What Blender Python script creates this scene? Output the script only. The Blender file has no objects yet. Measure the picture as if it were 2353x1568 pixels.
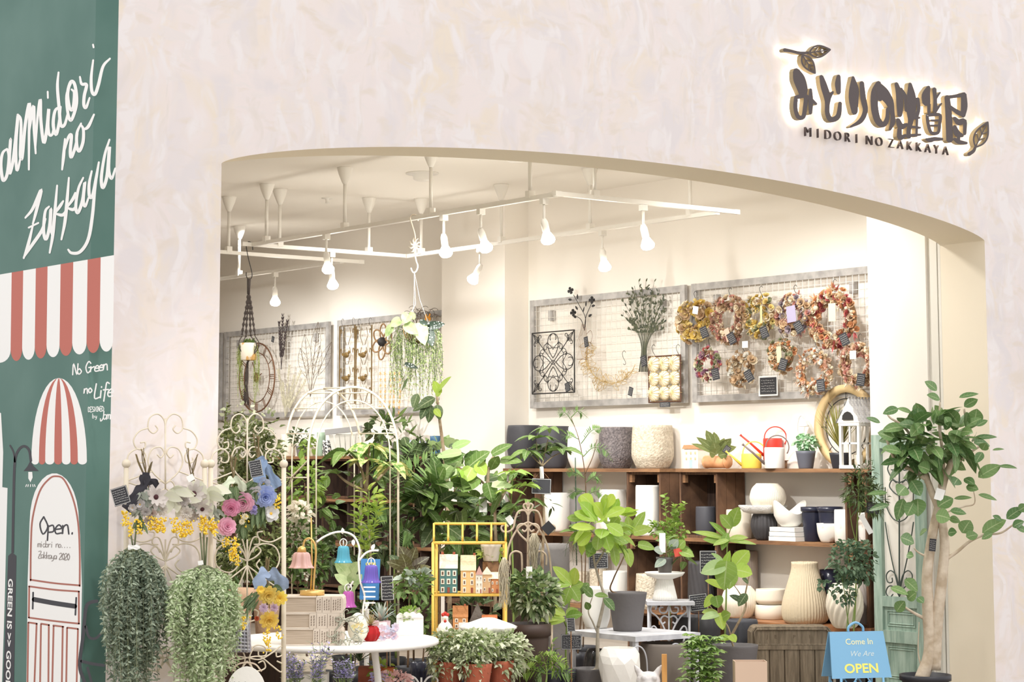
import bpy, math, random
import numpy as np
from mathutils import Vector, Matrix
S = bpy.context.scene
COL = S.collection
PI = math.pi
rnd = random.Random(7)
RN = np.random.default_rng(11)

# ---------------------------------------------------------------- camera
F, PX, PY, HZ = 4744.0, 1130.0, 566.0, 1075.0       # focal length and principal point of the photograph, eye level
PITCH = math.atan((HZ - PY) / F)
YAW = math.radians(37.264)
fh = np.array([math.sin(YAW), math.cos(YAW), 0.0])
rt = np.array([math.cos(YAW), -math.sin(YAW), 0.0])
fw = fh * math.cos(PITCH) + np.array([0, 0, math.sin(PITCH)])
up = -fh * math.sin(PITCH) + np.array([0, 0, math.cos(PITCH)])
CP = np.array([-5.052, -8.845, 1.55])
cd = bpy.data.cameras.new('camera'); cam = bpy.data.objects.new('camera', cd); COL.objects.link(cam)
cd.sensor_width = 36.0; cd.lens = F / 2353 * 36
cd.shift_x = (2353 / 2 - PX) / 2353; cd.shift_y = -(1568 / 2 - PY) / 2353
cd.clip_end = 200
cam.location = CP; cam.rotation_euler = (PI / 2 + PITCH, 0, -YAW)
S.camera = cam

# ---------------------------------------------------------------- light and exposure
S.view_settings.view_transform = 'Standard'; S.view_settings.look = 'None'
S.view_settings.gamma = 1; S.view_settings.use_curve_mapping = False
S.view_settings.exposure = 0.12
wd = bpy.data.worlds.new('mall_light'); S.world = wd; wd.use_nodes = True
bg = wd.node_tree.nodes['Background']; bg.inputs[0].default_value = (1.0, 0.985, 0.975, 1); bg.inputs[1].default_value = 1.16
def lamp(name, kind, loc, aim, power, col=(1, .9, .76), size=.05, angle=60, blend=.6, parent=None):
    l = bpy.data.lights.new(name, kind); l.energy = power; l.color = col
    if kind in ('SPOT', 'POINT'): l.shadow_soft_size = size
    if kind == 'SPOT': l.spot_size = math.radians(angle); l.spot_blend = blend
    if kind == 'AREA': l.size = size
    o = bpy.data.objects.new(name, l); COL.objects.link(o); o.location = loc
    o.rotation_euler = (Vector(aim) - Vector(loc)).to_track_quat('-Z', 'Y').to_euler()
    return o
# unseen spot lamps added just below the ceiling as fill for the shop floor
for i, (x, y) in enumerate([(1.2, 1.0), (3.3, 1.0), (5.0, 1.2), (0.8, 3.2), (2.4, 5.4), (4.6, 5.2), (3.4, 8.0), (5.0, 8.2)]):
    lamp('ceiling_fill', 'SPOT', (x, y, 3.80), (x, y, 0), 100, (1, .985, .955), .09, 150, .8)
# added spots with no fixture, brightening the shelves, the panels and the tables
for p, a, w in [((2.6, .9, 3.25), (6.0, 2.2, 1.9), 330), ((2.6, 2.6, 3.25), (6.0, 4.2, 1.9), 330), ((3.2, 6.4, 3.25), (6.0, 7.6, 2.0), 330),
                ((3.0, 7.8, 3.25), (6.0, 9.6, 2.0), 330), ((3.9, 1.0, 3.3), (5.7, 2.0, .9), 300), ((3.9, 3.2, 3.3), (5.7, 4.0, .9), 260), ((.9, .7, 3.1), (3.4, 3.2, .9), 420),
                ((.3, .55, 3.0), (1.6, .9, .7), 200), ((2.4, .6, 3.1), (3.9, 2.0, .6), 300), ((1.6, 2.0, 3.2), (4.2, 5.6, 1.0), 420)]:
    lamp('fill_spot', 'SPOT', p, a, w * .62, (1, .98, .945), .05, 52, .8)

# unseen fill spots added outside the shop front to brighten the front row
for x, y, tx, ty, w in [(-1.2, -2.6, -.3, -.3, 150), (.6, -2.6, .8, .1, 190), (2.4, -2.6, 2.1, .2, 230), (4.2, -2.6, 3.6, .2, 190), (5.6, -2.4, 5.0, -.1, 120)]:
    lamp('front_fill', 'SPOT', (x, y, 4.6), (tx, ty, .7), w, (1, .97, .93), .08, 46, .9)

# ---------------------------------------------------------------- pixel to place
def ray(x, y):
    v = fw + rt * ((x - PX) / F) + up * ((PY - y) / F)
    return v / (v @ fh)
def onX(x, y, X): v = ray(x, y); return CP + v * ((X - CP[0]) / v[0])
def onY(x, y, Y): v = ray(x, y); return CP + v * ((Y - CP[1]) / v[1])
def onZ(x, y, Z): v = ray(x, y); return CP + v * ((Z - CP[2]) / v[2])
def at(x, y, d): return CP + ray(x, y) * d            # d metres away along the line of sight
def dep(P): return float((np.asarray(P) - CP) @ fh)
def mpp(d): return d / F                             # metres per photo pixel at that distance

# ---------------------------------------------------------------- materials
def lin(c):
    c = np.array(c, float) / 255
    return tuple(np.where(c <= .04045, c / 12.92, ((c + .055) / 1.055) ** 2.4)) + (1.0,)
MATS = {}
def M(name, col, rough=.6, metal=0, col2=None, scale=8, bump=None, trans=0, isl=0, emis=0, stretch=None, spec=.4, alpha=1, sharp=(.35, .65)):
    if name in MATS: return MATS[name]
    m = bpy.data.materials.new(name); m.use_nodes = True; N = m.node_tree.nodes; K = m.node_tree.links
    b = N['Principled BSDF']; b.inputs['Base Color'].default_value = lin(col); b.inputs['Roughness'].default_value = rough
    b.inputs['Metallic'].default_value = metal; b.inputs['Specular IOR Level'].default_value = spec
    tc = N.new('ShaderNodeTexCoord'); mp = N.new('ShaderNodeMapping'); K.new(tc.outputs['Object'], mp.inputs[0])
    if stretch: mp.inputs['Scale'].default_value = stretch
    if col2 is not None:
        cr = N.new('ShaderNodeValToRGB'); cr.color_ramp.elements[0].color = lin(col); cr.color_ramp.elements[1].color = lin(col2)
        cr.color_ramp.elements[0].position, cr.color_ramp.elements[1].position = sharp
        if isl:
            g = N.new('ShaderNodeNewGeometry'); K.new(g.outputs['Random Per Island'], cr.inputs[0])
            cr.color_ramp.elements[0].position = 0; cr.color_ramp.elements[1].position = 1
        else:
            n = N.new('ShaderNodeTexNoise'); n.inputs['Scale'].default_value = scale; n.inputs['Detail'].default_value = 4
            K.new(mp.outputs[0], n.inputs['Vector']); K.new(n.outputs[0], cr.inputs[0])
        K.new(cr.outputs[0], b.inputs['Base Color'])
    if bump:
        n = N.new('ShaderNodeTexNoise'); n.inputs['Scale'].default_value = bump[0]; n.inputs['Detail'].default_value = 3
        K.new(mp.outputs[0], n.inputs['Vector']); bp = N.new('ShaderNodeBump'); bp.inputs['Strength'].default_value = bump[1]
        bp.inputs['Distance'].default_value = .01
        K.new(n.outputs[0], bp.inputs['Height']); K.new(bp.outputs[0], b.inputs['Normal'])
    if emis: b.inputs['Emission Color'].default_value = lin(col); b.inputs['Emission Strength'].default_value = emis
    if trans and col2 is not None and 'petal' not in name and 'flower' not in name and 'wreath' not in name and 'glass' not in name:      # pale midrib and side veins
        at_ = N.new('ShaderNodeAttribute'); at_.attribute_name = 'leaf'; sx = N.new('ShaderNodeSeparateXYZ'); K.new(at_.outputs['Vector'], sx.inputs[0])
        def mth(op, a, b_=0., c_=0.):
            n = N.new('ShaderNodeMath'); n.operation = op
            for i, v in enumerate((a, b_, c_)):
                if isinstance(v, (int, float)): n.inputs[i].default_value = v
                else: K.new(v, n.inputs[i])
            return n.outputs[0]
        mid = mth('LESS_THAN', sx.outputs[0], .07); w_ = mth('SINE', mth('MULTIPLY', mth('SUBTRACT', sx.outputs[1], mth('MULTIPLY', sx.outputs[0], .16)), 36.)); sv = mth('MULTIPLY', mth('GREATER_THAN', w_, .88), .3)
        vm = mth('MULTIPLY', mth('MULTIPLY', mth('MAXIMUM', mid, sv), sx.outputs[2]), .36)
        mv = N.new('ShaderNodeMix'); mv.data_type = 'RGBA'; K.new(vm, mv.inputs[0]); K.new(cr.outputs[0], mv.inputs[6]); mv.inputs[7].default_value = lin((226, 232, 184)); K.new(mv.outputs[2], b.inputs['Base Color'])
    if trans:      # thin leaf or petal: light comes through
        t = N.new('ShaderNodeBsdfTranslucent'); mx = N.new('ShaderNodeMixShader'); mx.inputs[0].default_value = trans
        src = cr.outputs[0] if col2 is not None else None
        if src is not None: K.new(src, t.inputs[0])
        else: t.inputs[0].default_value = lin(col)
        K.new(b.outputs[0], mx.inputs[1]); K.new(t.outputs[0], mx.inputs[2]); K.new(mx.outputs[0], N['Material Output'].inputs[0])
    if alpha < 1: b.inputs['Transmission Weight'].default_value = 1 - alpha; b.inputs['IOR'].default_value = 1.3
    MATS[name] = m
    return m

# ---------------------------------------------------------------- mesh builder
def cat(P, n=6):       # smooth curve through points of any dimension
    P = np.asarray(P, float)
    if len(P) < 3: return P
    A = np.vstack([2 * P[0] - P[1], P, 2 * P[-1] - P[-2]]); out = []
    for i in range(1, len(A) - 2):
        p0, p1, p2, p3 = A[i - 1], A[i], A[i + 1], A[i + 2]
        for k in range(n):
            t = k / n
            out.append(.5 * (2 * p1 + (p2 - p0) * t + (2 * p0 - 5 * p1 + 4 * p2 - p3) * t * t + (3 * p1 - p0 - 3 * p2 + p3) * t ** 3))
    return np.array(out + [P[-1]])
def nrm(v): v = np.asarray(v, float); return v / (np.linalg.norm(v, axis=-1, keepdims=True) + 1e-9)
class G:
    def __init__(s): s.v = []; s.f = []; s.mi = []; s.n = 0; s.cnt = 0; s.lf = []
    def add(s, V, Fc, mi=0):
        s.v.append(np.asarray(V, float)); s.f += [tuple(i + s.n for i in f) for f in Fc]; s.mi += [mi] * len(Fc); s.n += len(V); return s
    def box(s, c, d, mi=0, rz=0, taper=1):
        c = np.array(c, float); x, y, z = np.array(d, float) / 2
        V = np.array([(-x, -y, -z), (x, -y, -z), (x, y, -z), (-x, y, -z), (-x * taper, -y * taper, z), (x * taper, -y * taper, z), (x * taper, y * taper, z), (-x * taper, y * taper, z)])
        if rz: V = V @ np.array([(math.cos(rz), math.sin(rz), 0), (-math.sin(rz), math.cos(rz), 0), (0, 0, 1)])
        return s.add(V + c, [(0, 3, 2, 1), (4, 5, 6, 7), (0, 1, 5, 4), (1, 2, 6, 5), (2, 3, 7, 6), (3, 0, 4, 7)], mi)
    def tube(s, P, r, n=6, mi=0, closed=False):
        P = np.asarray(P, float); k = len(P); R = np.broadcast_to(np.asarray(r, float), (k,))
        T = np.gradient(P, axis=0) if not closed else np.roll(P, -1, 0) - np.roll(P, 1, 0)
        T = nrm(T); a = np.array([0, 0, 1.]) if abs(T[:, 2]).mean() < .8 else np.array([1., .3, 0])
        U = np.zeros_like(T); u = nrm(np.cross(T[0], a if np.linalg.norm(np.cross(T[0], a)) > .1 else (1., .3, 0)))
        for i in range(k): u = u - T[i] * (u @ T[i]); u = u / (np.linalg.norm(u) + 1e-9); U[i] = u
        W = np.cross(T, U)
        th = np.arange(n) * 2 * PI / n
        V = P[:, None] + R[:, None, None] * (np.cos(th)[None, :, None] * U[:, None] + np.sin(th)[None, :, None] * W[:, None])
        Fc = []
        for i in range(k if closed else k - 1):
            j = (i + 1) % k
            for q in range(n): Fc.append((i * n + q, i * n + (q + 1) % n, j * n + (q + 1) % n, j * n + q))
        if not closed: Fc += [tuple(range(n))[::-1], tuple((k - 1) * n + q for q in range(n))]
        return s.add(V.reshape(-1, 3), Fc, mi)
    def lathe(s, prof, c=(0, 0, 0), n=32, mi=0, flute=0, amp=0, twist=0, squash=1, fac=0):
        c = np.array(c, float); prof = np.asarray(prof, float); k = len(prof); th = np.arange(n) * 2 * PI / n; V = []
        H = prof[:, 1].max() - prof[:, 1].min() + 1e-9
        for (r, z) in prof:
            t = th + twist * (z - prof[:, 1].min()) / H
            rr = r * (1 + amp * np.cos(flute * t)) if flute else r * np.ones(n)
            V.append(np.stack([rr * np.cos(th), rr * squash * np.sin(th), z * np.ones(n)], 1))
        V = np.vstack(V) + c; Fc = []
        for i in range(k - 1):
            for q in range(n): Fc.append((i * n + q, i * n + (q + 1) % n, (i + 1) * n + (q + 1) % n, (i + 1) * n + q))
        if prof[0, 0] > 1e-4: Fc.append(tuple(range(n))[::-1])
        if prof[-1, 0] > 1e-4: Fc.append(tuple((k - 1) * n + q for q in range(n)))
        return s.add(V, Fc, mi)
    def ball(s, c, r, n=10, mi=0, sq=(1, 1, 1)):
        a = np.linspace(-PI / 2, PI / 2, n // 2 + 2); s.lathe([(max(1e-5, math.cos(t)) , math.sin(t)) for t in a], (0, 0, 0), n, mi)
        s.v[-1] = s.v[-1] * r * np.array(sq) + np.array(c, float); return s
    def prism(s, poly, o, U, W, depth, mi=0, mside=None):    # polygon in the plane (U, W) at o, thick along U x W
        poly = np.asarray(poly, float); o = np.array(o, float); U = np.array(U, float); W = np.array(W, float); nn = nrm(np.cross(U, W)); k = len(poly)
        A = o + poly[:, :1] * U + poly[:, 1:2] * W
        s.add(np.vstack([A, A + nn * depth]), [tuple(range(k))[::-1], tuple(range(k, 2 * k))], mi)
        s.add(np.vstack([A, A + nn * depth]), [(i, (i + 1) % k, k + (i + 1) % k, k + i) for i in range(k)], mi if mside is None else mside); return s
    def stroke(s, P, w, ex, mi=0, n=5, closed=False, thick=0, nvec=None, mside=None, mback=None, lift=None):
        # brush stroke: P list of (a, b[, width]); ex maps (a, b) to 3-D
        P = [tuple(p) + ((w,) if len(p) == 2 else ()) for p in P]
        if closed: P = P + [P[0]]
        Q = cat(P, n) if n > 1 and len(P) > 2 else np.array(P, float)
        T = np.gradient(Q[:, :2], axis=0)
        if closed: T[0] = T[-1] = (Q[1, :2] - Q[-2, :2])
        T = nrm(T); Nn = np.stack([-T[:, 1], T[:, 0]], 1); hw = np.maximum(Q[:, 2:3], 1e-5) / 2
        A = Q[:, :2] + Nn * hw; B = Q[:, :2] - Nn * hw
        if not closed:   # round the ends a little
            A = np.vstack([Q[:1, :2] - T[:1] * hw[:1] * .7 + Nn[:1] * hw[:1] * .4, A, Q[-1:, :2] + T[-1:] * hw[-1:] * .7 + Nn[-1:] * hw[-1:] * .4])
            B = np.vstack([Q[:1, :2] - T[:1] * hw[:1] * .7 - Nn[:1] * hw[:1] * .4, B, Q[-1:, :2] + T[-1:] * hw[-1:] * .7 - Nn[-1:] * hw[-1:] * .4])
        k = len(A); V = np.array([ex(*a) for a in A] + [ex(*b) for b in B])
        if lift is not None:      # every stroke lies a hair above the one before it
            r_ = np.arange(k) / k; V = V + (np.concatenate([r_, r_]) + s.cnt)[:, None] * np.array(lift, float); s.cnt += 1
        Fc = [(i, i + 1, k + i + 1, k + i) for i in range(k - 1)]
        s.add(V, Fc, mi)
        if thick:
            nv = np.array(nvec, float) * thick; V2 = np.vstack([V, V + nv]); m = 2 * k
            sd = [(i, i + 1, m + i + 1, m + i) for i in range(k - 1)] + [(k + i, k + i + 1, m + k + i + 1, m + k + i) for i in range(k - 1)]
            if not closed: sd += [(0, k, m + k, m), (k - 1, 2 * k - 1, m + 2 * k - 1, m + k - 1)]
            s.add(V2, sd, mi if mside is None else mside)
            s.add(V + nv, [f[::-1] for f in Fc], mi if mback is None else mback)
        return s
    def leaves(s, pos, dr, L, W, shape='oval', droop=.25, fold=.12, mi=0, upv=(0, 0, 1), roll=.5, seg=6):
        pos = np.atleast_2d(np.asarray(pos, float)); N = len(pos); d = nrm(np.broadcast_to(np.asarray(dr, float), (N, 3)))
        L = np.broadcast_to(np.asarray(L, float), (N,)); W = np.broadcast_to(np.asarray(W, float), (N,))
        u = np.broadcast_to(np.asarray(upv, float), (N, 3)) + RN.normal(0, roll * .5, (N, 3))
        sd = nrm(np.cross(d, u)); nn = np.cross(sd, d)
        t = np.linspace(0, 1, seg)
        pf = {'oval': np.sin(PI * t ** .85) ** .75, 'lance': np.sin(PI * t ** .7) ** .9 * .9, 'heart': np.where(t < .02, .55, np.sin(PI * (t * .82 + .18)) ** .7),
              'fig': np.sin(PI * t ** 1.25) ** .7, 'blade': (1 - t) ** .6 + .05, 'petal': np.sin(PI * (t ** 1.5 * .85 + .02)) ** .8, 'ivy': np.interp(t, [0, .12, .45, .6, 1], [.3, 1, .55, .62, 0])}[shape]
        pf = np.maximum(pf, .03)
        V = []
        for i in range(seg):
            c = pos + d * (L * t[i])[:, None] + np.array([0, 0, -1.]) * (droop * L * t[i] ** 2)[:, None]
            h = (W * pf[i] / 2)[:, None]
            V += [c - sd * h + nn * h * fold * 2, c, c + sd * h + nn * h * fold * 2]
        V = np.stack(V, 1); k = 3 * seg
        base = []
        for i in range(seg - 1):
            a = 3 * i; base += [(a, a + 1, a + 4, a + 3), (a + 1, a + 2, a + 5, a + 4)]
        Fc = [tuple(q + k * j for q in f) for j in range(N) for f in base]
        s.lf.append((s.n, np.tile(np.stack([np.tile([1., 0., 1.], seg), np.repeat(t, 3), np.ones(k)], 1), (N, 1))))
        return s.add(V.reshape(-1, 3), Fc, mi)
    def build(s, name, mats, parent=None, smooth=True, local=False, **kw):
        V = np.vstack(s.v) if s.v else np.zeros((0, 3))
        if parent is not None and not local:
            L, a = Q0(parent); V = V - L
            if a: V = V @ np.array([(math.cos(a), -math.sin(a), 0), (math.sin(a), math.cos(a), 0), (0, 0, 1)])
        me = bpy.data.meshes.new(name); me.from_pydata(V.tolist(), [], s.f)
        mats = mats if isinstance(mats, (list, tuple)) else [mats]
        for m in mats: me.materials.append(m)
        if len(mats) > 1: me.polygons.foreach_set('material_index', s.mi)
        if smooth: me.polygons.foreach_set('use_smooth', [True] * len(me.polygons))
        if s.lf:      # across / along each leaf, for its veins
            A = np.zeros((s.n, 3), np.float32)
            for i, a in s.lf: A[i:i + len(a)] = a
            me.attributes.new('leaf', 'FLOAT_VECTOR', 'POINT').data.foreach_set('vector', A.ravel())
        me.update()
        o = bpy.data.objects.new(name, me); COL.objects.link(o)
        if parent is not None: o.parent = parent; o['_w'] = list(Q0(parent)[0]) + [Q0(parent)[1]]
        if smooth == 'auto': autosm(me)
        for k, v in kw.items(): o[k] = v
        return o
def autosm(me, ang=.6):
    try: me.set_sharp_from_angle(angle=ang)
    except Exception: pass
def Q0(o):
    w = o.get('_w')
    if w is not None: return np.array(w[:3]), w[3]
    return np.array(o.location), o.rotation_euler.z
def T(name, label, cat_, loc, rz=0, group=None):
    o = bpy.data.objects.new(name, None); o.empty_display_size = .05; COL.objects.link(o)
    o.location = tuple(map(float, loc)); o.rotation_euler = (0, 0, rz); o['label'] = label; o['category'] = cat_
    if group: o['group'] = group
    return o
def tag(o, label, cat_, group=None):
    o['label'] = label; o['category'] = cat_
    if group: o['group'] = group
    return o
def ST(g, name, mats, smooth=False): o = g.build(name, mats, smooth=smooth); o['kind'] = 'structure'; return o
def text(s, size, mat, ex=.0, name='lettering', parent=None, M4=None, align='CENTER', shear=0, sx=1, bold=0, spacing=1):
    c = bpy.data.curves.new(name, 'FONT'); c.body = s; c.size = size; c.extrude = ex; c.align_x = align; c.align_y = 'CENTER'; c.shear = shear; c.resolution_u = 3
    c.offset = bold; c.space_character = spacing
    o = bpy.data.objects.new(name, c); COL.objects.link(o); bpy.context.view_layer.update()
    me = bpy.data.meshes.new_from_object(o.evaluated_get(bpy.context.evaluated_depsgraph_get()))
    bpy.data.objects.remove(o); bpy.data.curves.remove(c)
    me.transform(Matrix.Diagonal((sx, 1, 1, 1)))
    if M4 is not None: me.transform(M4)
    me.materials.clear(); me.materials.append(mat)
    r = bpy.data.objects.new(name, me); COL.objects.link(r)
    if parent is not None: r.parent = parent
    return r
def frame4(o, x, y):       # local frame: x axis, y axis, origin (lists)
    x = nrm(x); y = nrm(np.asarray(y) - x * (np.asarray(y) @ x)); z = np.cross(x, y)
    return Matrix([[x[0], y[0], z[0], o[0]], [x[1], y[1], z[1], o[1]], [x[2], y[2], z[2], o[2]], [0, 0, 0, 1]])
# ================================================================ the setting
W_, XC = 6.05, 5.79               # right wall, face of the pilasters on it
ZC = 3.86
SP, AP, OW, TH = 3.045, .262, 5.78, .38      # spring height, arch rise, opening width, wall thickness
XL, XR, ZT = -.577, 9.0, 8.5
# trowelled plaster
def plaster():
    m = bpy.data.materials.new('trowelled_plaster'); m.use_nodes = True; N = m.node_tree.nodes; K = m.node_tree.links; b = N['Principled BSDF']
    b.inputs['Roughness'].default_value = .75
    tc = N.new('ShaderNodeTexCoord'); mp = N.new('ShaderNodeMapping'); K.new(tc.outputs['Object'], mp.inputs[0])
    w = N.new('ShaderNodeTexNoise'); w.inputs['Scale'].default_value = 1.6; w.inputs['Detail'].default_value = 2; K.new(mp.outputs[0], w.inputs['Vector'])
    mx = N.new('ShaderNodeVectorMath'); mx.operation = 'MULTIPLY_ADD'; mx.inputs[1].default_value = (.45, .45, .45); K.new(w.outputs['Color'], mx.inputs[0]); K.new(mp.outputs[0], mx.inputs[2])
    def layer(sc, st, rot, lo, hi, ca, prev):
        m2 = N.new('ShaderNodeMapping'); m2.inputs['Scale'].default_value = st; m2.inputs['Rotation'].default_value = (0, rot, 0); K.new(mx.outputs[0], m2.inputs[0])
        n = N.new('ShaderNodeTexNoise'); n.inputs['Scale'].default_value = sc; n.inputs['Detail'].default_value = 3.2; n.inputs['Roughness'].default_value = .5; n.inputs['Distortion'].default_value = .35
        K.new(m2.outputs[0], n.inputs['Vector']); r = N.new('ShaderNodeMapRange'); r.inputs[1].default_value = lo; r.inputs[2].default_value = hi; K.new(n.outputs[0], r.inputs[0])
        x = N.new('ShaderNodeMix'); x.data_type = 'RGBA'; K.new(r.outputs[0], x.inputs[0]); x.inputs[7].default_value = lin(ca)
        if prev is None: x.inputs[6].default_value = lin((239, 229, 227))
        else: K.new(prev, x.inputs[6])
        return x.outputs[2]
    c = layer(2.6, (1.5, 1, .8), .5, .46, .64, (238, 226, 212), None)
    c = layer(4.0, (1.5, 1, .7), -.6, .48, .64, (231, 224, 225), c)
    c = layer(6.0, (.8, 1, 1.8), .9, .54, .68, (232, 221, 212), c)
    c = layer(4.2, (2.2, 1, .8), .7, .52, .62, (240, 234, 234), c)
    c = layer(6.4, (1, 1, 2.4), -.5, .55, .64, (236, 228, 226), c)
    c = layer(6.5, (2.6, 1, .8), -.9, .60, .72, (232, 223, 218), c)
    K.new(c, b.inputs['Base Color'])
    n = N.new('ShaderNodeTexNoise'); n.inputs['Scale'].default_value = 7; n.inputs['Detail'].default_value = 3; K.new(mx.outputs[0], n.inputs['Vector'])
    bp = N.new('ShaderNodeBump'); bp.inputs['Strength'].default_value = .12; bp.inputs['Distance'].default_value = .02; K.new(n.outputs[0], bp.inputs['Height']); K.new(bp.outputs[0], b.inputs['Normal'])
    return m
PLASTER = plaster()
REVEAL = M('cream_paint', (237, 226, 206), .8)
WALLW = M('warm_white_paint', (241, 235, 226), .85, bump=(60, .03))
CEILW = M('ceiling_paint', (242, 237, 228), .9)
GREEN = M('green_wall_paint', (82, 118, 109), .6, col2=(94, 128, 119), scale=2.2)
def arch(n=48):
    return [(x, SP + AP * max(0, 1 - ((x - OW / 2) / (OW / 2)) ** 2) ** .7) for x in OW / 2 - OW / 2 * np.cos(np.linspace(0, PI, n))]
g = G(); A = arch(); k = len(A)
for y, flip in ((0, 0), (TH, 1)):
    V = [(XL, y, 0), (0, y, 0), (0, y, ZT), (XL, y, ZT), (OW, y, 0), (XR, y, 0), (XR, y, ZT), (OW, y, ZT)] + [(x, y, z) for x, z in A] + [(x, y, ZT) for x, z in A]
    Fc = [(0, 1, 2, 3), (4, 5, 6, 7)] + [(8 + i, 9 + i, 9 + k + i, 8 + k + i) for i in range(k - 1)]
    Fc[0] = (0, 1, 8, 8 + k, 3); Fc[1] = (4, 5, 6, 8 + 2 * k - 1, 8 + k - 1)
    g.add(V, [f[::-1] for f in Fc] if flip else Fc, 0 if y == 0 else 1)
path = [(0, 0)] + A + [(OW, 0)]
g.add([(x, y, z) for y in (0, TH) for x, z in path], [(i, i + len(path), i + 1 + len(path), i + 1) for i in range(len(path) - 1)], 1)
ST(g, 'wall_front', [PLASTER, REVEAL])
g = G().box((XL - .06, 6, ZT / 2), (.12, 12, ZT)); wall_mural = ST(g, 'wall_left', GREEN)
g = G().box((W_ + .1, 6.5, ZC / 2), (.2, 12.2, ZC)); ST(g, 'wall_right', WALLW)
ST(G().box((3.0, 12.55, ZC / 2), (6.5, .1, ZC)), 'wall_back', WALLW)
ST(G().box((-.2, 6.45, ZC / 2), (.1, 12.1, ZC)), 'wall_inner', WALLW)
ST(G().box((3.0, 6.45, ZC + .05), (6.9, 12.1, .1)), 'ceiling', CEILW)
ST(G().box((2.0, 1.0, -.05), (22, 24, .1)), 'floor', M('shop_floor', (150, 138, 125), .5, col2=(170, 158, 144), scale=3))
y1, y2 = onX(1160, 700, XC)[1], onX(1015, 700, XC)[1]
ST(G().box(((XC + W_) / 2, (y1 + y2) / 2, ZC / 2), (W_ - XC, y2 - y1, ZC - .002)), 'trim_1', WALLW)          # pilaster between the panels
ST(G().box(((5.779 + W_) / 2, (.511 + 1.036) / 2, ZC / 2), (W_ - 5.779, .525, ZC - .002)), 'trim_2', WALLW)  # pilaster beside the entrance
g = G().box((5.90, .48, ZC / 2), (.2, .06, ZC - .004), 0).box((5.885, .43, ZC / 2), (.2, .025, ZC - .004), 0).box((5.92, .412, ZC / 2), (.2, .016, ZC - .004), 1).box((5.88, .392, ZC / 2), (.2, .022, ZC - .004), 0)
ST(g, 'trim_3', [M('shutter_guide', (226, 222, 212), .5), M('black_gap', (30, 26, 24), .7)])                 # roller shutter guide with its black slot

# ---------------------------------------------------------------- painted wall on the left
XM = XL - .1203
def ml(x, y, e=0): p = onX(x, y, XM - e); return (XM - e * .2, p[1], p[2])
WHITEP = M('white_mural_paint', (250, 249, 247), .6); REDP = M('red_mural_paint', (196, 110, 96), .6); BLACKP = M('black_mural_paint', (62, 62, 68), .6); BROWNP = M('brown_mural_line', (176, 110, 96), .6); GREYP = M('grey_mural_ink', (150, 142, 138), .6)
def mpart(g, name, mat): 
    o = g.build(name, mat, smooth=False); o.parent = wall_mural; return o
def mpoly(g, P, e, mi=0): g.add([ml(x, y, e) for x, y in P], [tuple(range(len(P)))], mi); return g
# awning: stripes between x edges, top line sloping, scalloped foot
tp = lambda x: 631 - .170 * x
bt = lambda x: 834 - .105 * x
ex_ = [-26, 26.5, 53, 82, 109, 139, 168, 201, 231, 262]
gw, gr = G(), G()
for i in range(len(ex_) - 1):
    a, b_ = ex_[i], ex_[i + 1]; w = (b_ - a) / 2; c = (a + b_) / 2 - 2.5
    P = [(a, tp(a)), (b_, tp(b_))] + [(c + w * math.cos(t), bt(c) - 28 + 28 * math.sin(t)) for t in np.linspace(0, PI, 13)]
    mpoly(gw if i % 2 == 0 else gr, P[::-1], .001)
mpart(gw, 'awning_white_stripe', WHITEP); mpart(gr, 'awning_red_stripe', REDP)
# small domed awning
gw, gr = G(), G(); top = (135, 869)
def dome(f):    # rib at fraction f -1..1
    return [(top[0] + f * 64 * math.sin(t) ** .9 - 1 * f, top[1] + (1060 - top[1]) * (1 - math.cos(t)) ** .95) for t in np.linspace(0.02, PI / 2, 12)]
fr = [-1, -.72, -.48, -.16, .16, .48, .72, 1]; fr = [-1, -.73, -.50, -.17, .11, .42, .69, 1.02]
for i in range(7):
    a, b_ = dome(fr[i]), dome(fr[i + 1]); w = (b_[-1][0] - a[-1][0]) / 2; c = (a[-1][0] + b_[-1][0]) / 2
    P = a + [(c - w * math.cos(t), 1060 + 8 * math.sin(t)) for t in np.linspace(0, PI, 9)[1:-1]] + b_[::-1]
    mpoly(gw if i % 2 == 0 else gr, P, .001)
mpoly(gw, dome(-1) + [(137 + 65 * math.cos(t), 1060) for t in np.linspace(PI, 0, 9)][1:-1] + dome(1.02)[::-1], .0004)
mpart(gw, 'dome_white_stripe', WHITEP); mpart(gr, 'dome_red_stripe', REDP)
# door: white arched panel with brown lines and a dark bar
g = G(); c = 122
P = [(59, 1640), (62, 1450), (63, 1340), (67, 1220)] + [(124.5 - 57 * math.cos(t), 1210 - 122 * math.sin(t) ** .9) for t in np.linspace(.05, PI - .05, 16)] + [(184, 1230), (188, 1350), (182, 1640)]
mpoly(g, P[::-1], .001); mpart(g, 'door_panel', WHITEP)
g = G(); sx = lambda p: ml(p[0], p[1], .003)
exm = lambda x, y: ml(x, y, .003)
g.stroke([(69, 1335), (70, 1250), (74, 1190), (90, 1130), (112, 1101), (128, 1095), (146, 1103), (166, 1145), (178, 1200), (182, 1270), (182, 1348)], 4, exm)
for pl in [[(69, 1333), (125, 1341), (182, 1346)], [(65, 1348), (125, 1356), (181, 1360)], [(66, 1349), (65, 1420)], [(180, 1360), (180, 1434)], [(65, 1420), (125, 1428), (181, 1434)],
           [(64, 1432), (62, 1568)], [(64, 1431), (84, 1434)], [(83, 1434), (78, 1568)], [(93, 1436), (91, 1568)], [(93, 1434), (112, 1437)], [(111, 1437), (110, 1568)], [(122, 1440), (119, 1568)], [(121, 1438), (145, 1441)], [(143, 1441), (141, 1568)], [(153, 1444), (151, 1568)], [(153, 1443), (178, 1446)], [(178, 1446), (175, 1568)]]:
    g.stroke(pl, 4, exm)
mpart(g, 'door_line', BROWNP)
g = G()
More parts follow.
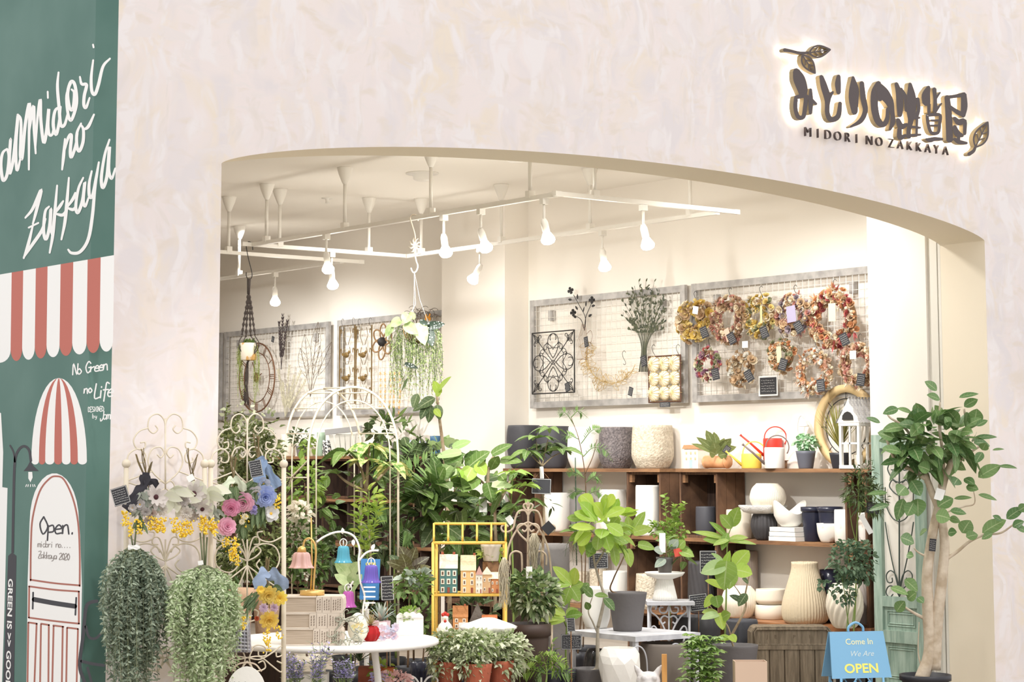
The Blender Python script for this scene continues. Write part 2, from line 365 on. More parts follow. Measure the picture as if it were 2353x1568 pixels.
for pl, w in [([(76, 1378), (125, 1387), (172, 1394)], 11), ([(75, 1362), (74, 1400)], 4), ([(174, 1374), (172, 1414)], 4)]: g.stroke(pl, w, exm)
mpart(g, 'door_plaque', BLACKP)
# street lamp painted on the wall, and its thick foot with white words
g = G()
for pl, w in [([(28, 1270), (30, 1150), (33, 1062), (42, 1034), (55, 1026), (66, 1036), (70, 1060)], 6), ([(33, 1062), (30, 1040), (22, 1024)], 4)]: g.stroke(pl, w, exm)
mpoly(g, [(53, 1083), (62, 1072), (68, 1060), (76, 1072), (88, 1083)][::-1], .003)
mpoly(g, [(18, 1278), (27, 1270), (37, 1278), (34, 1430), (31, 1600), (5, 1600), (12, 1430)][::-1], .002)
for pl, w in [([(193, 1568), (182, 1530), (190, 1460), (196, 1400), (205, 1386), (222, 1382)], 8), ([(196, 1440), (203, 1464), (218, 1468), (232, 1456)], 6), ([(186, 1520), (210, 1526), (238, 1530)], 7), ([(200, 1535), (212, 1580)], 6)]: g.stroke(pl, w, exm)
mpart(g, 'painted_street_lamp', BLACKP)
g = G(); mpoly(g, [(64, 1085), (73, 1085), (74, 1098), (69, 1109), (64, 1100)][::-1], .003)
for a in (60, 64, 69, 74, 78): g.stroke([(a, 1114), (a - (69 - a) * .2, 1119)], 2, exm, n=1)
mpoly(g, [(-30, 930), (2, 950), (7, 1040), (5, 1120), (17, 1122), (10, 1400), (2, 1640), (-40, 1640)], .001)
mpart(g, 'painted_bulb', WHITEP)
gx = text('GREEN IS >> GOOD', .075, WHITEP, 0, 'post_lettering', wall_mural, frame4((XM - .0008, ml(24, 1330)[1], ml(24, 1330)[2]), (0, 0, -1), (0, -1, 0)), align='LEFT', bold=.002, sx=.8)
# single-stroke hand lettering
HW = {'a': [[(3, 3), (1, 3.2), (.5, 1.5), (1.5, 0), (3, 2), (3, 3), (3, 0)]], 'b': [[(.8, 6), (.6, 0), (2.6, .4), (3, 2), (2, 3), (.7, 2)]], 'd': [[(3, 2.6), (1.2, 3), (.5, 1.2), (1.6, 0), (3, 1.6), (3.2, 6), (3, 0)]], 'e': [[(.6, 1.6), (3, 2), (2, 3.2), (.6, 1.8), (1, .2), (3, .4)]],
      'f': [[(3, 5.6), (1.8, 6), (1.4, 3), (1, -1.6)], [(.4, 3), (2.8, 3.2)]], 'g': [[(3, 3), (1, 3), (.8, .8), (2.8, 1), (3, 3), (2.8, -1.4), (1, -1.6)]], 'i': [[(1.5, 3), (1.4, 0)], [(1.6, 4.2), (1.6, 4.6)]], 'k': [[(.8, 6), (.6, 0)], [(3, 3.2), (.8, 1.4), (3, 0)]], 'm': [[(.5, 3), (.5, 0), (.8, 2.6), (1.8, 3), (1.8, 0), (2, 2.6), (3.2, 3), (3.4, 0)]],
      'n': [[(.6, 3), (.6, 0), (.9, 2.4), (2.4, 3.1), (3, 0)]], 'o': [[(1.8, 3), (.6, 1.8), (1.6, 0), (3, 1.4), (1.8, 3)]], 'p': [[(.8, 3), (.5, -2.2)], [(.8, 2.6), (2.6, 3), (2.8, 1), (.8, .6)]], 'r': [[(.8, 3), (.7, 0), (1, 2), (2.8, 3)]], 'w': [[(.3, 3), (1, 0), (1.8, 2.4), (2.6, 0), (3.4, 3)]], 'y': [[(.6, 3), (1, .8), (2.6, 1), (3, 3), (2.4, -1), (.8, -2)]],
      'O': [[(1.8, 6), (.4, 3.4), (1.6, 0), (3.4, 2.6), (1.8, 6)]], 'N': [[(.5, 0), (.6, 6), (3, .2), (3.2, 6)]], 'G': [[(3.2, 5), (1.8, 6), (.4, 3), (1.6, 0), (3.2, 1.4), (3.2, 2.8), (2, 2.8)]], 'L': [[(1.2, 6), (.8, .2), (3.4, .6)]], 'D': [[(.6, 0), (.7, 6), (3, 4), (2.8, 1), (.6, 0)]], 'E': [[(3, 6), (.6, 6), (.6, 0), (3, 0)], [(.6, 3), (2.6, 3)]], 'S': [[(3, 5.4), (1.2, 6), (.8, 4), (2.8, 2.4), (2.4, .2), (.4, .6)]], 'I': [[(1.6, 6), (1.5, 0)]],
      'J': [[(2.8, 6), (2.6, 1), (1, -1), (.6, .8)]], 'W': [[(.2, 6), (.9, 0), (1.8, 4), (2.7, 0), (3.5, 6)]], 'Z': [[(.4, 6), (3.2, 6), (.4, 0), (3.4, 0)], [(.9, 3), (2.7, 3)]], '2': [[(.5, 5), (2, 6), (3, 4.4), (.4, 0), (3.2, .2)]], '0': [[(1.8, 6), (.6, 3), (1.8, 0), (3, 3), (1.8, 6)]], '.': [[(1.4, 0), (1.5, .5)]], ' ': []}
def hand(g, s, x, y, h, w, dx=0, slope=0, ex=exm, adv=None):    # baseline start (x, y), cap height h px
    adv = adv or h * .62; k = h / 6
    for i, ch in enumerate(s):
        for pl in HW.get(ch, []): g.stroke([(x + i * adv + a * k * .9 + b * dx, y + slope * (i * adv) - b * k) for a, b in pl], w, ex, n=4, lift=(-.00003, 0, 0))
    return g
g = G(); hand(g, 'No Green', 164, 862, 26, 3.0, .3, -.16, adv=10); hand(g, 'no', 190, 905, 22, 3, .3, -.2, adv=10); hand(g, 'Life', 212, 916, 34, 3.2, .4, -.12, adv=10.5)
hand(g, 'DESIGNED', 201, 947, 11, 1.6, 0, -.06, adv=4.5); hand(g, 'by', 211, 961, 10, 1.4, 0, 0, adv=6); hand(g, 'Jami', 228, 965, 20, 2.4, .3, -.1, adv=7)
mpart(g, 'slogan_lettering', WHITEP)
g = G(); hand(g, 'Open.', 88, 1228, 40, 3.6, .1, 0, adv=17); mpart(g, 'open_lettering', BLACKP)
g = G(); hand(g, 'midori no....', 84, 1258, 16, 1.5, .1, .02, adv=6); hand(g, 'Zakkaya 2020', 86, 1283, 15, 1.5, .1, .07, adv=6); mpart(g, 'small_lettering', GREYP)
q = 1.96
SC = [[(30, 670), (10, 690), (2, 740), (8, 800), (16, 812), (30, 785), (38, 710), (30, 670)], [(32, 780), (42, 700), (46, 625), (41, 700), (40, 782), (55, 735), (66, 650), (80, 515), (70, 640), (72, 755), (80, 758), (92, 700)],
      [(78, 515), (92, 540), (92, 620), (90, 700), (98, 706), (112, 560), (131, 465), (129, 600), (128, 765)], [(129, 600), (140, 520), (150, 480), (152, 580), (159, 692)], [(158, 660), (168, 520), (180, 448), (182, 540), (195, 642), (208, 590), (218, 490), (214, 560), (220, 605), (234, 604), (242, 560)],
      [(213, 412), (214, 442)], [(268, 480), (246, 500), (238, 560), (250, 606), (263, 560), (272, 480)], [(262, 325), (257, 390), (264, 480), (272, 562), (290, 560), (306, 500)], [(320, 370), (298, 430), (305, 515), (320, 540), (343, 465), (336, 385), (318, 368), (303, 420), (312, 485), (326, 490), (332, 420), (320, 402)],
      [(358, 345), (366, 378), (388, 382), (378, 430), (376, 472), (386, 484), (402, 440)], [(418, 270), (409, 350), (412, 410), (426, 424), (442, 380), (462, 300), (494, 263)], [(417, 200), (420, 214)],
      [(291, 625), (285, 700), (278, 765)], [(284, 695), (305, 622), (320, 610), (315, 680), (320, 708), (338, 660), (348, 600)], [(364, 555), (345, 600), (345, 660), (356, 680), (372, 640), (374, 585), (362, 560)], [(372, 585), (396, 570), (422, 515)],
      [(112, 982), (146, 940), (184, 855), (162, 950), (146, 1010)], [(127, 1026), (172, 1004)], [(146, 1018), (126, 1100), (105, 1164)], [(105, 1160), (142, 1105), (186, 1040), (204, 985)], [(220, 930), (202, 955), (195, 1040), (206, 1078), (222, 1020), (228, 940), (226, 1020), (234, 1064)],
      [(256, 835), (246, 950), (236, 1060), (222, 1140)], [(240, 968), (268, 930), (284, 905)], [(246, 962), (282, 968), (304, 935)], [(309, 800), (301, 900), (291, 1000), (275, 1080)], [(300, 935), (328, 895), (338, 868)], [(300, 936), (328, 944), (344, 925)],
      [(374, 800), (352, 850), (340, 930), (350, 958), (371, 900), (381, 820), (374, 900), (382, 930), (398, 890)], [(412, 770), (400, 830), (402, 884), (416, 880), (432, 800), (444, 730)], [(443, 735), (426, 850), (415, 970), (396, 1078), (360, 1134), (322, 1140), (305, 1124)], [(492, 628), (470, 700), (455, 800), (462, 846), (481, 790), (492, 660), (488, 760), (501, 805), (518, 758)]]
g = G()
for pl in SC:
    nn = len(pl); P = [(x / q, y / q, 7.6 - 3.2 * abs(2 * i / max(1, nn - 1) - 1) ** 3) for i, (x, y) in enumerate(pl)]
    g.stroke(P, 7, exm, n=6, lift=(-.00003, 0, 0))
mpart(g, 'script_lettering', WHITEP)

# ---------------------------------------------------------------- back-lit shop sign
sg = T('shop_sign', 'back-lit sign of dark carved characters and leaves above small metal capitals on the plaster facade', 'sign', onY(2030, 330, -.06))
SGF = M('dark_sign_face', (88, 78, 78), .5, bump=(120, .1)); SGS = M('tan_sign_edge', (160, 146, 114), .5); SGB = M('warm_sign_light', (255, 245, 222), .5, emis=6.5)
def sp(x, y): return onY(1750 + x / 3.902, 60 + y / 3.902, -.062)
def glyph(name, strokes, loops=()):
    g = G()
    for st in strokes: g.stroke(st, 30, sp, 0, n=4, lift=(0, -.0003, 0), thick=.034, nvec=(0, 1, 0), mside=1, mback=2)
    for st, w in loops: g.stroke(st, w, sp, 0, n=4, closed=True, lift=(0, -.0003, 0), thick=.034, nvec=(0, 1, 0), mside=1, mback=2)
    return g.build(name, [SGF, SGS, SGB], sg, smooth=False)
glyph('character', [[(310, 400, 60), (335, 470, 105), (365, 560, 95), (372, 615, 70)], [(440, 568, 26), (440, 680, 44), (438, 782, 30)], [(360, 622, 40), (420, 640, 34), (490, 700, 24)]], [([(308, 640), (390, 630), (388, 730), (372, 815), (325, 812), (302, 730)], 38)])
glyph('character', [[(535, 452, 36), (560, 540, 62), (590, 640, 62), (590, 700, 44), (590, 780, 44), (622, 838, 48), (686, 808, 46), (705, 690, 34)], [(590, 650, 60), (640, 590, 18)], [(690, 448, 34), (684, 520, 54), (690, 600, 40)]])
glyph('character', [[(820, 458, 24), (828, 560, 84), (826, 660, 88), (835, 776, 54)], [(898, 508, 40), (912, 650, 52), (930, 760, 46), (888, 850, 42), (798, 904, 18)]])
glyph('character', [[(1050, 512, 50), (1014, 600, 66), (1014, 740, 66), (1044, 850, 62), (1092, 884, 50), (1126, 830, 40), (1128, 740, 26)], [(1040, 520, 50), (1092, 600, 100), (1146, 680, 76), (1172, 780, 42), (1176, 860, 46), (1150, 930, 24)], [(1052, 560, 60), (1062, 660, 40)]])
glyph('character', [[(1208, 516, 34), (1232, 600, 58), (1240, 700, 62), (1240, 800, 46)], [(1250, 560, 24), (1292, 650, 40), (1296, 760, 26)], [(1222, 840, 40), (1250, 900, 58), (1304, 880, 24)], [(1236, 920, 40), (1240, 1000, 48), (1290, 980, 26)], [(1330, 518, 30), (1342, 640, 84), (1340, 760, 84), (1336, 850, 50), (1318, 940, 40), (1320, 994, 46)], [(1396, 652, 36), (1408, 740, 32), (1384, 820, 40)], [(1330, 832, 26), (1416, 822, 20)], [(1330, 902, 24), (1422, 912, 18)], [(1330, 982, 28), (1424, 974, 18)], [(1392, 830, 22), (1386, 985, 22)]])
glyph('character', [[(1498, 548, 34), (1474, 620, 76), (1478, 690, 72)], [(1500, 700, 34), (1500, 775, 30)], [(1548, 564, 38), (1556, 660, 34), (1556, 764, 44)], [(1560, 650, 26), (1600, 596, 14)], [(1556, 764, 34), (1612, 694, 14)], [(1520, 846, 18), (1592, 846, 18)], [(1522, 892, 18), (1588, 892, 18)], [(1472, 1014, 18), (1512, 1022, 44), (1550, 1012, 34), (1616, 1014, 28)]], [([(1482, 800), (1492, 880), (1520, 956), (1580, 956), (1594, 880), (1598, 800), (1540, 794)], 30)])
glyph('character', [[(1664, 636, 48), (1678, 800, 60), (1686, 1024, 62)], [(1664, 640, 34), (1740, 628, 30), (1812, 616, 40)], [(1812, 612, 50), (1816, 720, 60), (1806, 806, 40)], [(1690, 724, 30), (1756, 772, 40), (1812, 800, 34)], [(1728, 826, 34), (1770, 866, 54), (1818, 852, 40), (1820, 968, 30)], [(1730, 900, 34), (1752, 962, 58), (1800, 984, 30)], [(1726, 1012, 28), (1770, 1040, 40), (1838, 1050, 24)], [(1764, 950, 30), (1764, 1045, 30)]])
def sleaf(a, b, w):
    a, b = np.array(a, float), np.array(b, float); d = b - a; n_ = np.array([-d[1], d[0]]); n_ = n_ / np.linalg.norm(n_) * w
    lp = [tuple(a + d * t + n_ * s_ * math.sin(PI * t ** .8)) for s_, ts in ((1, np.linspace(.02, .98, 7)), (-1, np.linspace(.98, .02, 7))) for t in ts]
    st = [[tuple(a) + (12,), tuple(b) + (10,)]] + [[tuple(a + d * t) + (9,), tuple(a + d * (t + .2) + n_ * s_ * .7) + (8,)] for t in (.25, .5) for s_ in (1, -1)]
    return st, (lp, 15)
l1, l2, l3 = sleaf((425, 240), (612, 212), 52), sleaf((362, 262), (476, 424), 46), sleaf((1918, 1085), (2026, 862), 58)
glyph('leaf_emblem', [[(205, 214, 34), (260, 222, 26), (340, 240, 26), (440, 238, 22)]] + l1[0] + l2[0], [l1[1], l2[1]])
glyph('leaf_emblem', [[(1858, 1150, 34), (1900, 1120, 30), (1920, 1078, 22)]] + l3[0], [l3[1]])
SGM = M('dark_metal_letter', (86, 76, 74), .4, metal=.3)
for ch, xz in zip('MIDORINOZAKKAYA', (414, 503, 592, 680, 768, 850, 964, 1051, 1160, 1241, 1324, 1407, 1488, 1565, 1647)):
    p = onY(1750 + xz / 3.902, 60 + (955 + (xz - 414) * .1355) / 3.902, -.02) - np.array(sg.location)
    text(ch, .087, SGM, .008, 'capital_letter', sg, frame4(p, (1, 0, 0), (0, 0, 1)), bold=-.002)

# ---------------------------------------------------------------- ceiling track lighting
ZR = 1.55 + (ZC - 1.55) / 1.264
TRK = M('white_track_metal', (236, 232, 224), .45)
BULB = M('lit_bulb', (255, 246, 228), .4, emis=18)
def rail(a, b, label, grp='white ceiling track rails'):
    A_, B_ = np.array(a), np.array(b); d = B_ - A_; L = np.linalg.norm(d); an = math.atan2(d[1], d[0]); c = (A_ + B_) / 2
    t = T('track_rail', label, 'track light rail', (c[0], c[1], ZR), 0, grp)
    G().box(c, (L, .034, .03), rz=an).build('rail_bar', TRK, t, smooth=False)
    for p in (A_ + d / L * .02, B_ - d / L * .02): G().box(p, (.05, .037, .033), rz=an).build('end_cap', TRK, t, smooth=False)
    return t
def rp(x, y, z=None): return onZ(x, y, z or ZR)
xn, xf = rp(1290, 445)[0], (rp(1655, 490)[0] + rp(972, 582)[0]) / 2
yn, yf = (rp(1290, 445)[1] + rp(1655, 490)[1]) / 2, (rp(600, 562)[1] + rp(850, 583)[1]) / 2
NR, FR = [(xn, yn - .0, ZR), (xn, yf, ZR)], [(xf, yn + .05, ZR), (xf, yf, ZR)]
rail(NR[0], NR[1], 'long near rail of the front track, holding three lamps and two hooks')
rail(FR[0], FR[1], 'long far rail of the front track, holding two lamps toward the wreath wall')
rail((xn - .03, yn - .035, ZR + .002), (xf + .12, yn - .035, ZR + .002), 'short cross rail closing the right end of the front track')
rail((xn - .1, yf + .035, ZR + .002), (xf + .02, yf + .035, ZR + .002), 'short cross rail closing the left end of the front track')
q1, q2 = rp(507, 641), rp(800, 605); rail((q1[0] + .0, q1[1] + 1.2, ZR), (q1[0], q2[1] - .1, ZR), 'rail of the rear track at the far left, holding a hanging lamp')
q3 = rp(507, 584); rail((q3[0] - .3, q2[1] - .14, ZR + .002), (q1[0] + .2, q2[1] - .14, ZR + .002), 'thin cross rail of the rear track behind the front one')
def hanger(x, y, zb, lab):
    p = np.array([x, y, ZC]); t = T('track_hanger', lab, 'track hanger', p, 0, 'ceiling hangers of the track rails')
    G().lathe([(.062, 0), (.062, -.006), (.05, -.05), (.026, -.11), (.016, -.13)], p, 20).build('ceiling_cup', TRK, t)
    G().tube([p + (0, 0, -.1), (x, y, zb + .02)], .0135, 8).build('rod', TRK, t)
    G().box((x, y, zb + .028), (.05, .045, .05)).build('clamp', TRK, t, smooth=False)
for x, lab in ((792, 'hanger with wide cup left of the middle of the near rail'), (612, 'left hanger of the close pair near the rail corner'), (990, 'hanger above the middle of the near rail'), (1218, 'hanger above the right part of the near rail')):
    # on the near rail: solve where the vertical through photo column x meets it
    ys = np.linspace(yn, yf, 200); pr = [((np.array([xn, y_, ZR]) - CP) @ rt) / ((np.array([xn, y_, ZR]) - CP) @ fw) * F + PX for y_ in ys]
    hanger(xn, float(np.interp(x, pr[::-1], ys[::-1])), ZR, lab)
def colX(X, x, y0, y1, z=None):
    z = ZR if z is None else z
    ys = np.linspace(y0, y1, 300); pr = [((np.array([X, y_, z]) - CP) @ rt) / ((np.array([X, y_, z]) - CP) @ fw) * F + PX for y_ in ys]
    return float(np.interp(x, pr[::-1], ys[::-1]))
for x, lab in ((968, 'hanger at the left end of the far rail'), (1152, 'hanger in the middle of the far rail'), (1356, 'hanger right of the middle of the far rail'), (1586, 'bright hanger at the right end of the far rail')): hanger(xf, colX(xf, x, yn - .3, yf + .5), ZR, lab)
for x, lab in ((643, 'right hanger of the close pair near the rail corner'), (848, 'hanger on the left cross rail')): p = onY(x, 500, yf + .035); hanger(p[0], yf + .035, ZR, lab)
p = onY(1367, 440, yn - .035); hanger(p[0], yn - .035, ZR, 'hanger on the right cross rail')
hanger(q1[0], colX(q1[0], 549, q2[1] - .3, q1[1] + 1.2), ZR, 'short hanger of the rear track'); p = onY(525, 580, q2[1] - .14); hanger(p[0], q2[1] - .14, ZR, 'hanger of the rear cross rail at the left edge')
def spot(base, px, aim, lab, power=30, tilt=0):     # hangs from a rail point, bulb head aimed
    b = np.array(base, float); t = T('track_lamp', lab, 'track lamp', b, 0, 'white track lamps with bare bulbs')
    G().box(b + (0, 0, -.035), (.05, .04, .04)).build('adapter', TRK, t, smooth=False)
    j = b + (0, 0, -.17); G().tube([b + (0, 0, -.05), j], .0095, 8).build('stem', TRK, t)
    d = nrm(nrm(np.array(aim) - j) * (1 if tilt else .55) + (0, 0, -.6 if not tilt else 0)); 
    e = j + d * .07; G().tube([j - d * .02, j + d * .01, e], [.016, .026, .026], 12).build('socket', TRK, t)
    # bulb: reflector cone with a domed face
    ax = Vector(d).to_track_quat('Z', 'Y').to_matrix(); Rm = np.array(ax); g = G().lathe([(.02, 0), (.028, .014), (.049, .055), (.049, .067), (.038, .084), (.018, .092), (.0001, .094)], (0, 0, 0), 16); g.v[-1] = g.v[-1] @ Rm.T + e
    g.build('bulb', BULB, t)
    l = lamp('bulb_light', 'SPOT', tuple(e + d * .13 - b), tuple(e + d * 2 - b), power, (1, .98, .945), .05, 100, 1); l.parent = t
    l = lamp('bulb_glow', 'POINT', tuple(e + d * .14 - b), tuple(e + d * 2 - b), 6, (1, .97, .92), .04); l.parent = t
for x, aim, lab in ((750, (6, 6.9, 1.6), 'lamp at the left end of the near rail, above the iron arch'), (1020, (6, 5.2, 1.7), 'lamp on the near rail left of the middle column'), (1105, (5.8, 3.2, 1.6), 'lamp on the near rail in front of the middle column'), (1250, (5.6, 2.6, 1.2), 'lamp on the near rail toward its right end')):
    spot((xn, colX(xn, x, yn, yf), ZR), x, aim, lab)
for x, aim, lab, *tl in ((1103, (4.7, 5.8, 1.4), 'sharply tilted lamp under the far rail before the middle column', 1), (1384, (6.0, 3.3, 1.4), 'lamp on the far rail above the black metal flowers')): spot((xf, colX(xf, x, yn, yf), ZR), x, aim, lab, tilt=len(tl))
p = onY(1478, 470, yn - .035); spot((p[0], yn - .035, ZR), 1478, (5.6, 1.6, 1.2), 'lamp on the right cross rail')
p = onY(762, 580, yf + .035); spot((p[0], yf + .035, ZR), 762, (5.2, 6.5, 2.0), 'small tilted lamp on the left cross rail')
spot((q1[0], colX(q1[0], 632, q2[1] - .3, q1[1] + 1.2), ZR), 632, (6, 9, 1.4), 'lamp hanging from the rear rail at the left')
for x, y, lab in ((970, 402, 'round ribbed detector on the ceiling behind the near rail'), (1185, 358, 'round detector on the ceiling by the arch edge')):
    p = onZ(x, y - 4, ZC); t = tag(G().lathe([(.13, 0), (.13, -.008), (.075, -.012), (.07, -.05), (.045, -.062), (.0001, -.064)], p, 24).build('smoke_detector', TRK), lab, 'smoke detector')
p = onZ(752, 455, ZC); tag(G().lathe([(.05, 0), (.05, -.006), (.018, -.008), (.014, -.04), (.022, -.045), (.0001, -.05)], p, 16).build('sprinkler_head', TRK), 'small sprinkler head on the ceiling above the left cross rail', 'sprinkler')
# ================================================================ shared small builders
def colp(cx, z, X=None, d=None, Y=None):    # place whose photo column is cx, at height z, on plane X or Y or at distance d
    y = HZ
    for _ in range(4):
        p = onX(cx, y, X) if X is not None else onY(cx, y, Y) if Y is not None else at(cx, y, d)
        dd = dep(p); y = HZ - (z - 1.55) * F / dd
    p[2] = z; return p
CHALKB = M('chalkboard_black', (58, 58, 62), .7); CHALKW = M('chalk_white', (225, 225, 222), .9); CARDW = M('white_card', (244, 243, 240), .7)
CAMX, CAMD = rt, fh
def card(parent, c, w, h, rot=0, name='price_tag', mat=None, lines=5, U=None, ink=None, border=False):
    # small flat board facing U x Z, chalk scribbles on it
    U = np.array(rt if U is None else U, float); Wv = np.array([0, 0, 1.]); nv = nrm(np.cross(U, Wv)); c = np.array(c, float)
    cr, sr = math.cos(rot), math.sin(rot); A, B = U * cr + Wv * sr, -U * sr + Wv * cr
    ex = lambda a, b: c + A * a + B * b + nv * .0028
    p = G().prism([(-w / 2, -h / 2), (w / 2, -h / 2), (w / 2, h / 2), (-w / 2, h / 2)], c - nv * .0015, A, B, .003).build(name, mat or CHALKB, parent, smooth=False)
    g = G()
    for i in range(lines):
        yy = h * (.32 - .64 * i / max(1, lines - 1)) if lines > 1 else 0; x = -w * .4
        while x < w * .36:
            l = rnd.uniform(.05, .13) * w; a = h * .32 / max(2, lines)
            g.stroke([(x, yy), (x + l * .4, yy + a * rnd.uniform(-.4, .5)), (x + l, yy - a * rnd.uniform(-.3, .4))], h * .012 + .0004, ex, n=1); x += l + w * rnd.uniform(.025, .06)
    if border: g.stroke([(-w * .47, -h * .46), (w * .47, -h * .46), (w * .47, h * .46), (-w * .47, h * .46)], h * .03, ex, n=1, closed=True)
    if g.v: g.build('chalk_writing', ink or CHALKW, p, smooth=False)
    return p
def curl(p0, ang, L, k0, k1, n=26, e=3):    # scroll: heading turns ever faster
    s = np.linspace(0, 1, n); th = ang + k0 * s + k1 * s ** e; ds = L / (n - 1)
    x = p0[0] + np.concatenate([[0], np.cumsum(np.cos(th[:-1])) * ds]); y = p0[1] + np.concatenate([[0], np.cumsum(np.sin(th[:-1])) * ds]); return np.stack([x, y], 1)
def mir(P, c=0): Q = np.array(P, float); Q[:, 0] = 2 * c - Q[:, 0]; return Q
def t3(g, P, ex, r, n=5, mi=0, closed=False): g.tube([ex(*p) for p in P], r, n, mi, closed)
def flower(g, c, ax, R, npet=6, rings=2, mi=0, cup=.5, shape='petal', wid=.75):
    ax = nrm(ax); a = np.array([0, 0, 1.]) if abs(ax[2]) < .8 else np.array([1., 0, 0]); u = nrm(np.cross(ax, a)); w = np.cross(ax, u)
    for k in range(rings):
        th = np.arange(npet) * 2 * PI / npet + k * PI / npet + rnd.random(); e = cup + k * .45
        d = (np.cos(th)[:, None] * u + np.sin(th)[:, None] * w) * math.cos(min(e, 1.35)) + ax * math.sin(min(e, 1.35)); L = R * (1 - .22 * k)
        g.leaves(np.repeat(np.array([c]), npet, 0) + ax * .004 * k, d, L, L * wid, shape, droop=0, fold=.08, mi=mi, upv=ax, roll=.15, seg=4)

# ================================================================ wire panels on the right wall
ZINC = M('zinc_frame', (186, 183, 180), .55, metal=.15, col2=(158, 155, 153), scale=14); WIRE = M('white_wire', (238, 235, 228), .5)
BLK = M('black_iron', (46, 44, 44), .6); DKB = M('dark_bronze', (96, 80, 62), .6); RUST = M('rusty_wire', (140, 104, 80), .6)
XP = 5.985
pz0, pz1 = 2.055, 2.985
def panel(xa, xb, lab, yb_=None, z0=pz0, z1=pz1):
    ya = onX(xa, 800, XP)[1]; yb = onX(xb, 800, XP)[1] if yb_ is None else yb_
    if ya < yb: ya, yb = yb, ya
    t = T('wire_grid_panel', lab, 'wire panel', (XP + .06, (ya + yb) / 2, z0), 0, 'zinc framed wire panels on the wall'); b = .055
    g = G()
    for y in (ya - b / 2, yb + b / 2): g.box((XP + .012, y, (z0 + z1) / 2), (.03, b, z1 - z0))
    for z in (z0 + b / 2, z1 - b / 2): g.box((XP + .013, (ya + yb) / 2, z), (.028, ya - yb - .003, b - .003))
    g.build('frame', ZINC, t, smooth=False); g = G()
    for y in np.arange(yb + b + .03, ya - b, .062): g.tube([(XP, y, z0 + b), (XP, y, z1 - b)], .0022, 4)
    for z in np.arange(z0 + b + .03, z1 - b, .062): g.tube([(XP + .004, yb + b, z), (XP + .004, ya - b, z)], .0022, 4)
    g.build('wire_grid', WIRE, t)
    for y in (ya - .25, yb + .3): G().box((XP + .037, y, z1 - .14), (.03, .05, .09)).build('wall_bracket', ZINC, t, smooth=False)
    return t
panel(1218, 1575, 'zinc framed wire panel holding the black scroll grille and the metal bouquet')
panel(1590, 2005, 'zinc framed wire panel holding the dried flower wreaths', 1.1)
panel(775, 1040, 'zinc framed wire panel behind the hanging greenery, with the bird grilles')
panel(515, 755, 'zinc framed wire panel behind the big round clock')
panel(420, 508, 'zinc framed wire panel cut off by the left plaster pillar')
def wq(x, y, X=5.955): return onX(x, y, X)
def wex(X=5.955): return lambda x, y: onX(x, y, X)
def hookS(parent, p, h=.06, r=.002, name='hook', mat=None):
    P = [(0, -h * .5), (h * .18, -h * .6), (h * .3, -h * .42), (0, 0), (-h * .1, h * .35), (h * .12, h * .55), (h * .3, h * .4)]
    return G().tube(cat([(p[0], p[1] - a, p[2] + b) for a, b in P], 4), r, 5).build(name, mat or BLK, parent)
# --- black scroll grille (square, two mirrored scrolls in each quarter)
def grille(x0, x1, y0, y1, lab, mat, X=5.95, r=.0035, fr=.007, n_=1, name='scroll_grille'):
    a, b = wq(x0, (y0 + y1) / 2, X), wq(x1, (y0 + y1) / 2, X); ya, yb = a[1], b[1]; dd = dep((a + b) / 2)
    z1 = 1.55 + (HZ - y0) * dd / F; z0 = 1.55 + (HZ - y1) * dd / F
    t = T(name, lab, 'metal wall panel', (X, (ya + yb) / 2, z0)); ex = lambda u, v: (X, (ya + yb) / 2 - u * (ya - yb) / 2, (z0 + z1) / 2 + v * (z1 - z0) / 2)
    g = G()
    g.tube([ex(-1, -1), ex(1, -1), ex(1, 1), ex(-1, 1)], fr, 4, closed=True); g.build('frame', mat, t, smooth=False)
    return t, ex
t, ex = grille(1223, 1320, 764, 905, 'black wrought iron scroll grille hanging on the left of its wire panel', BLK)
g = G()
for s in (1, -1):
    t3(g, [(-1, s), (1, -s)], ex, .0035)
    for q in (0, 1):
        m = (lambda P: np.stack([P[:, 1] * s, P[:, 0]], 1)) if q else (lambda P: np.stack([P[:, 0], P[:, 1] * s], 1))
        for k in (1, -1):
            f = lambda P: m(mir(P) if k < 0 else P)
            t3(g, f(curl((0, .14), .8, 1.32, 1.2, 3.6)), ex, .0035); t3(g, f(curl((0, .42), .9, .8, -1.0, -5.4)), ex, .003); t3(g, f(curl((0, .5), -.35, .6, 1.0, 5.0)), ex, .003); t3(g, f(curl((.62, .62), .9, .5, 1.0, 4.6)), ex, .003)
            t3(g, f(curl((.95, .95), -1.9, .6, -1.0, -5.)), ex, .003)
t3(g, [(.1 * math.cos(a), .07 * math.sin(a)) for a in np.linspace(0, 2 * PI, 13)], ex, .003)
g.build('scrollwork', BLK, t); card(t, wq(1304, 890, 5.93), .06, .075, .25, U=(0, -1, 0))
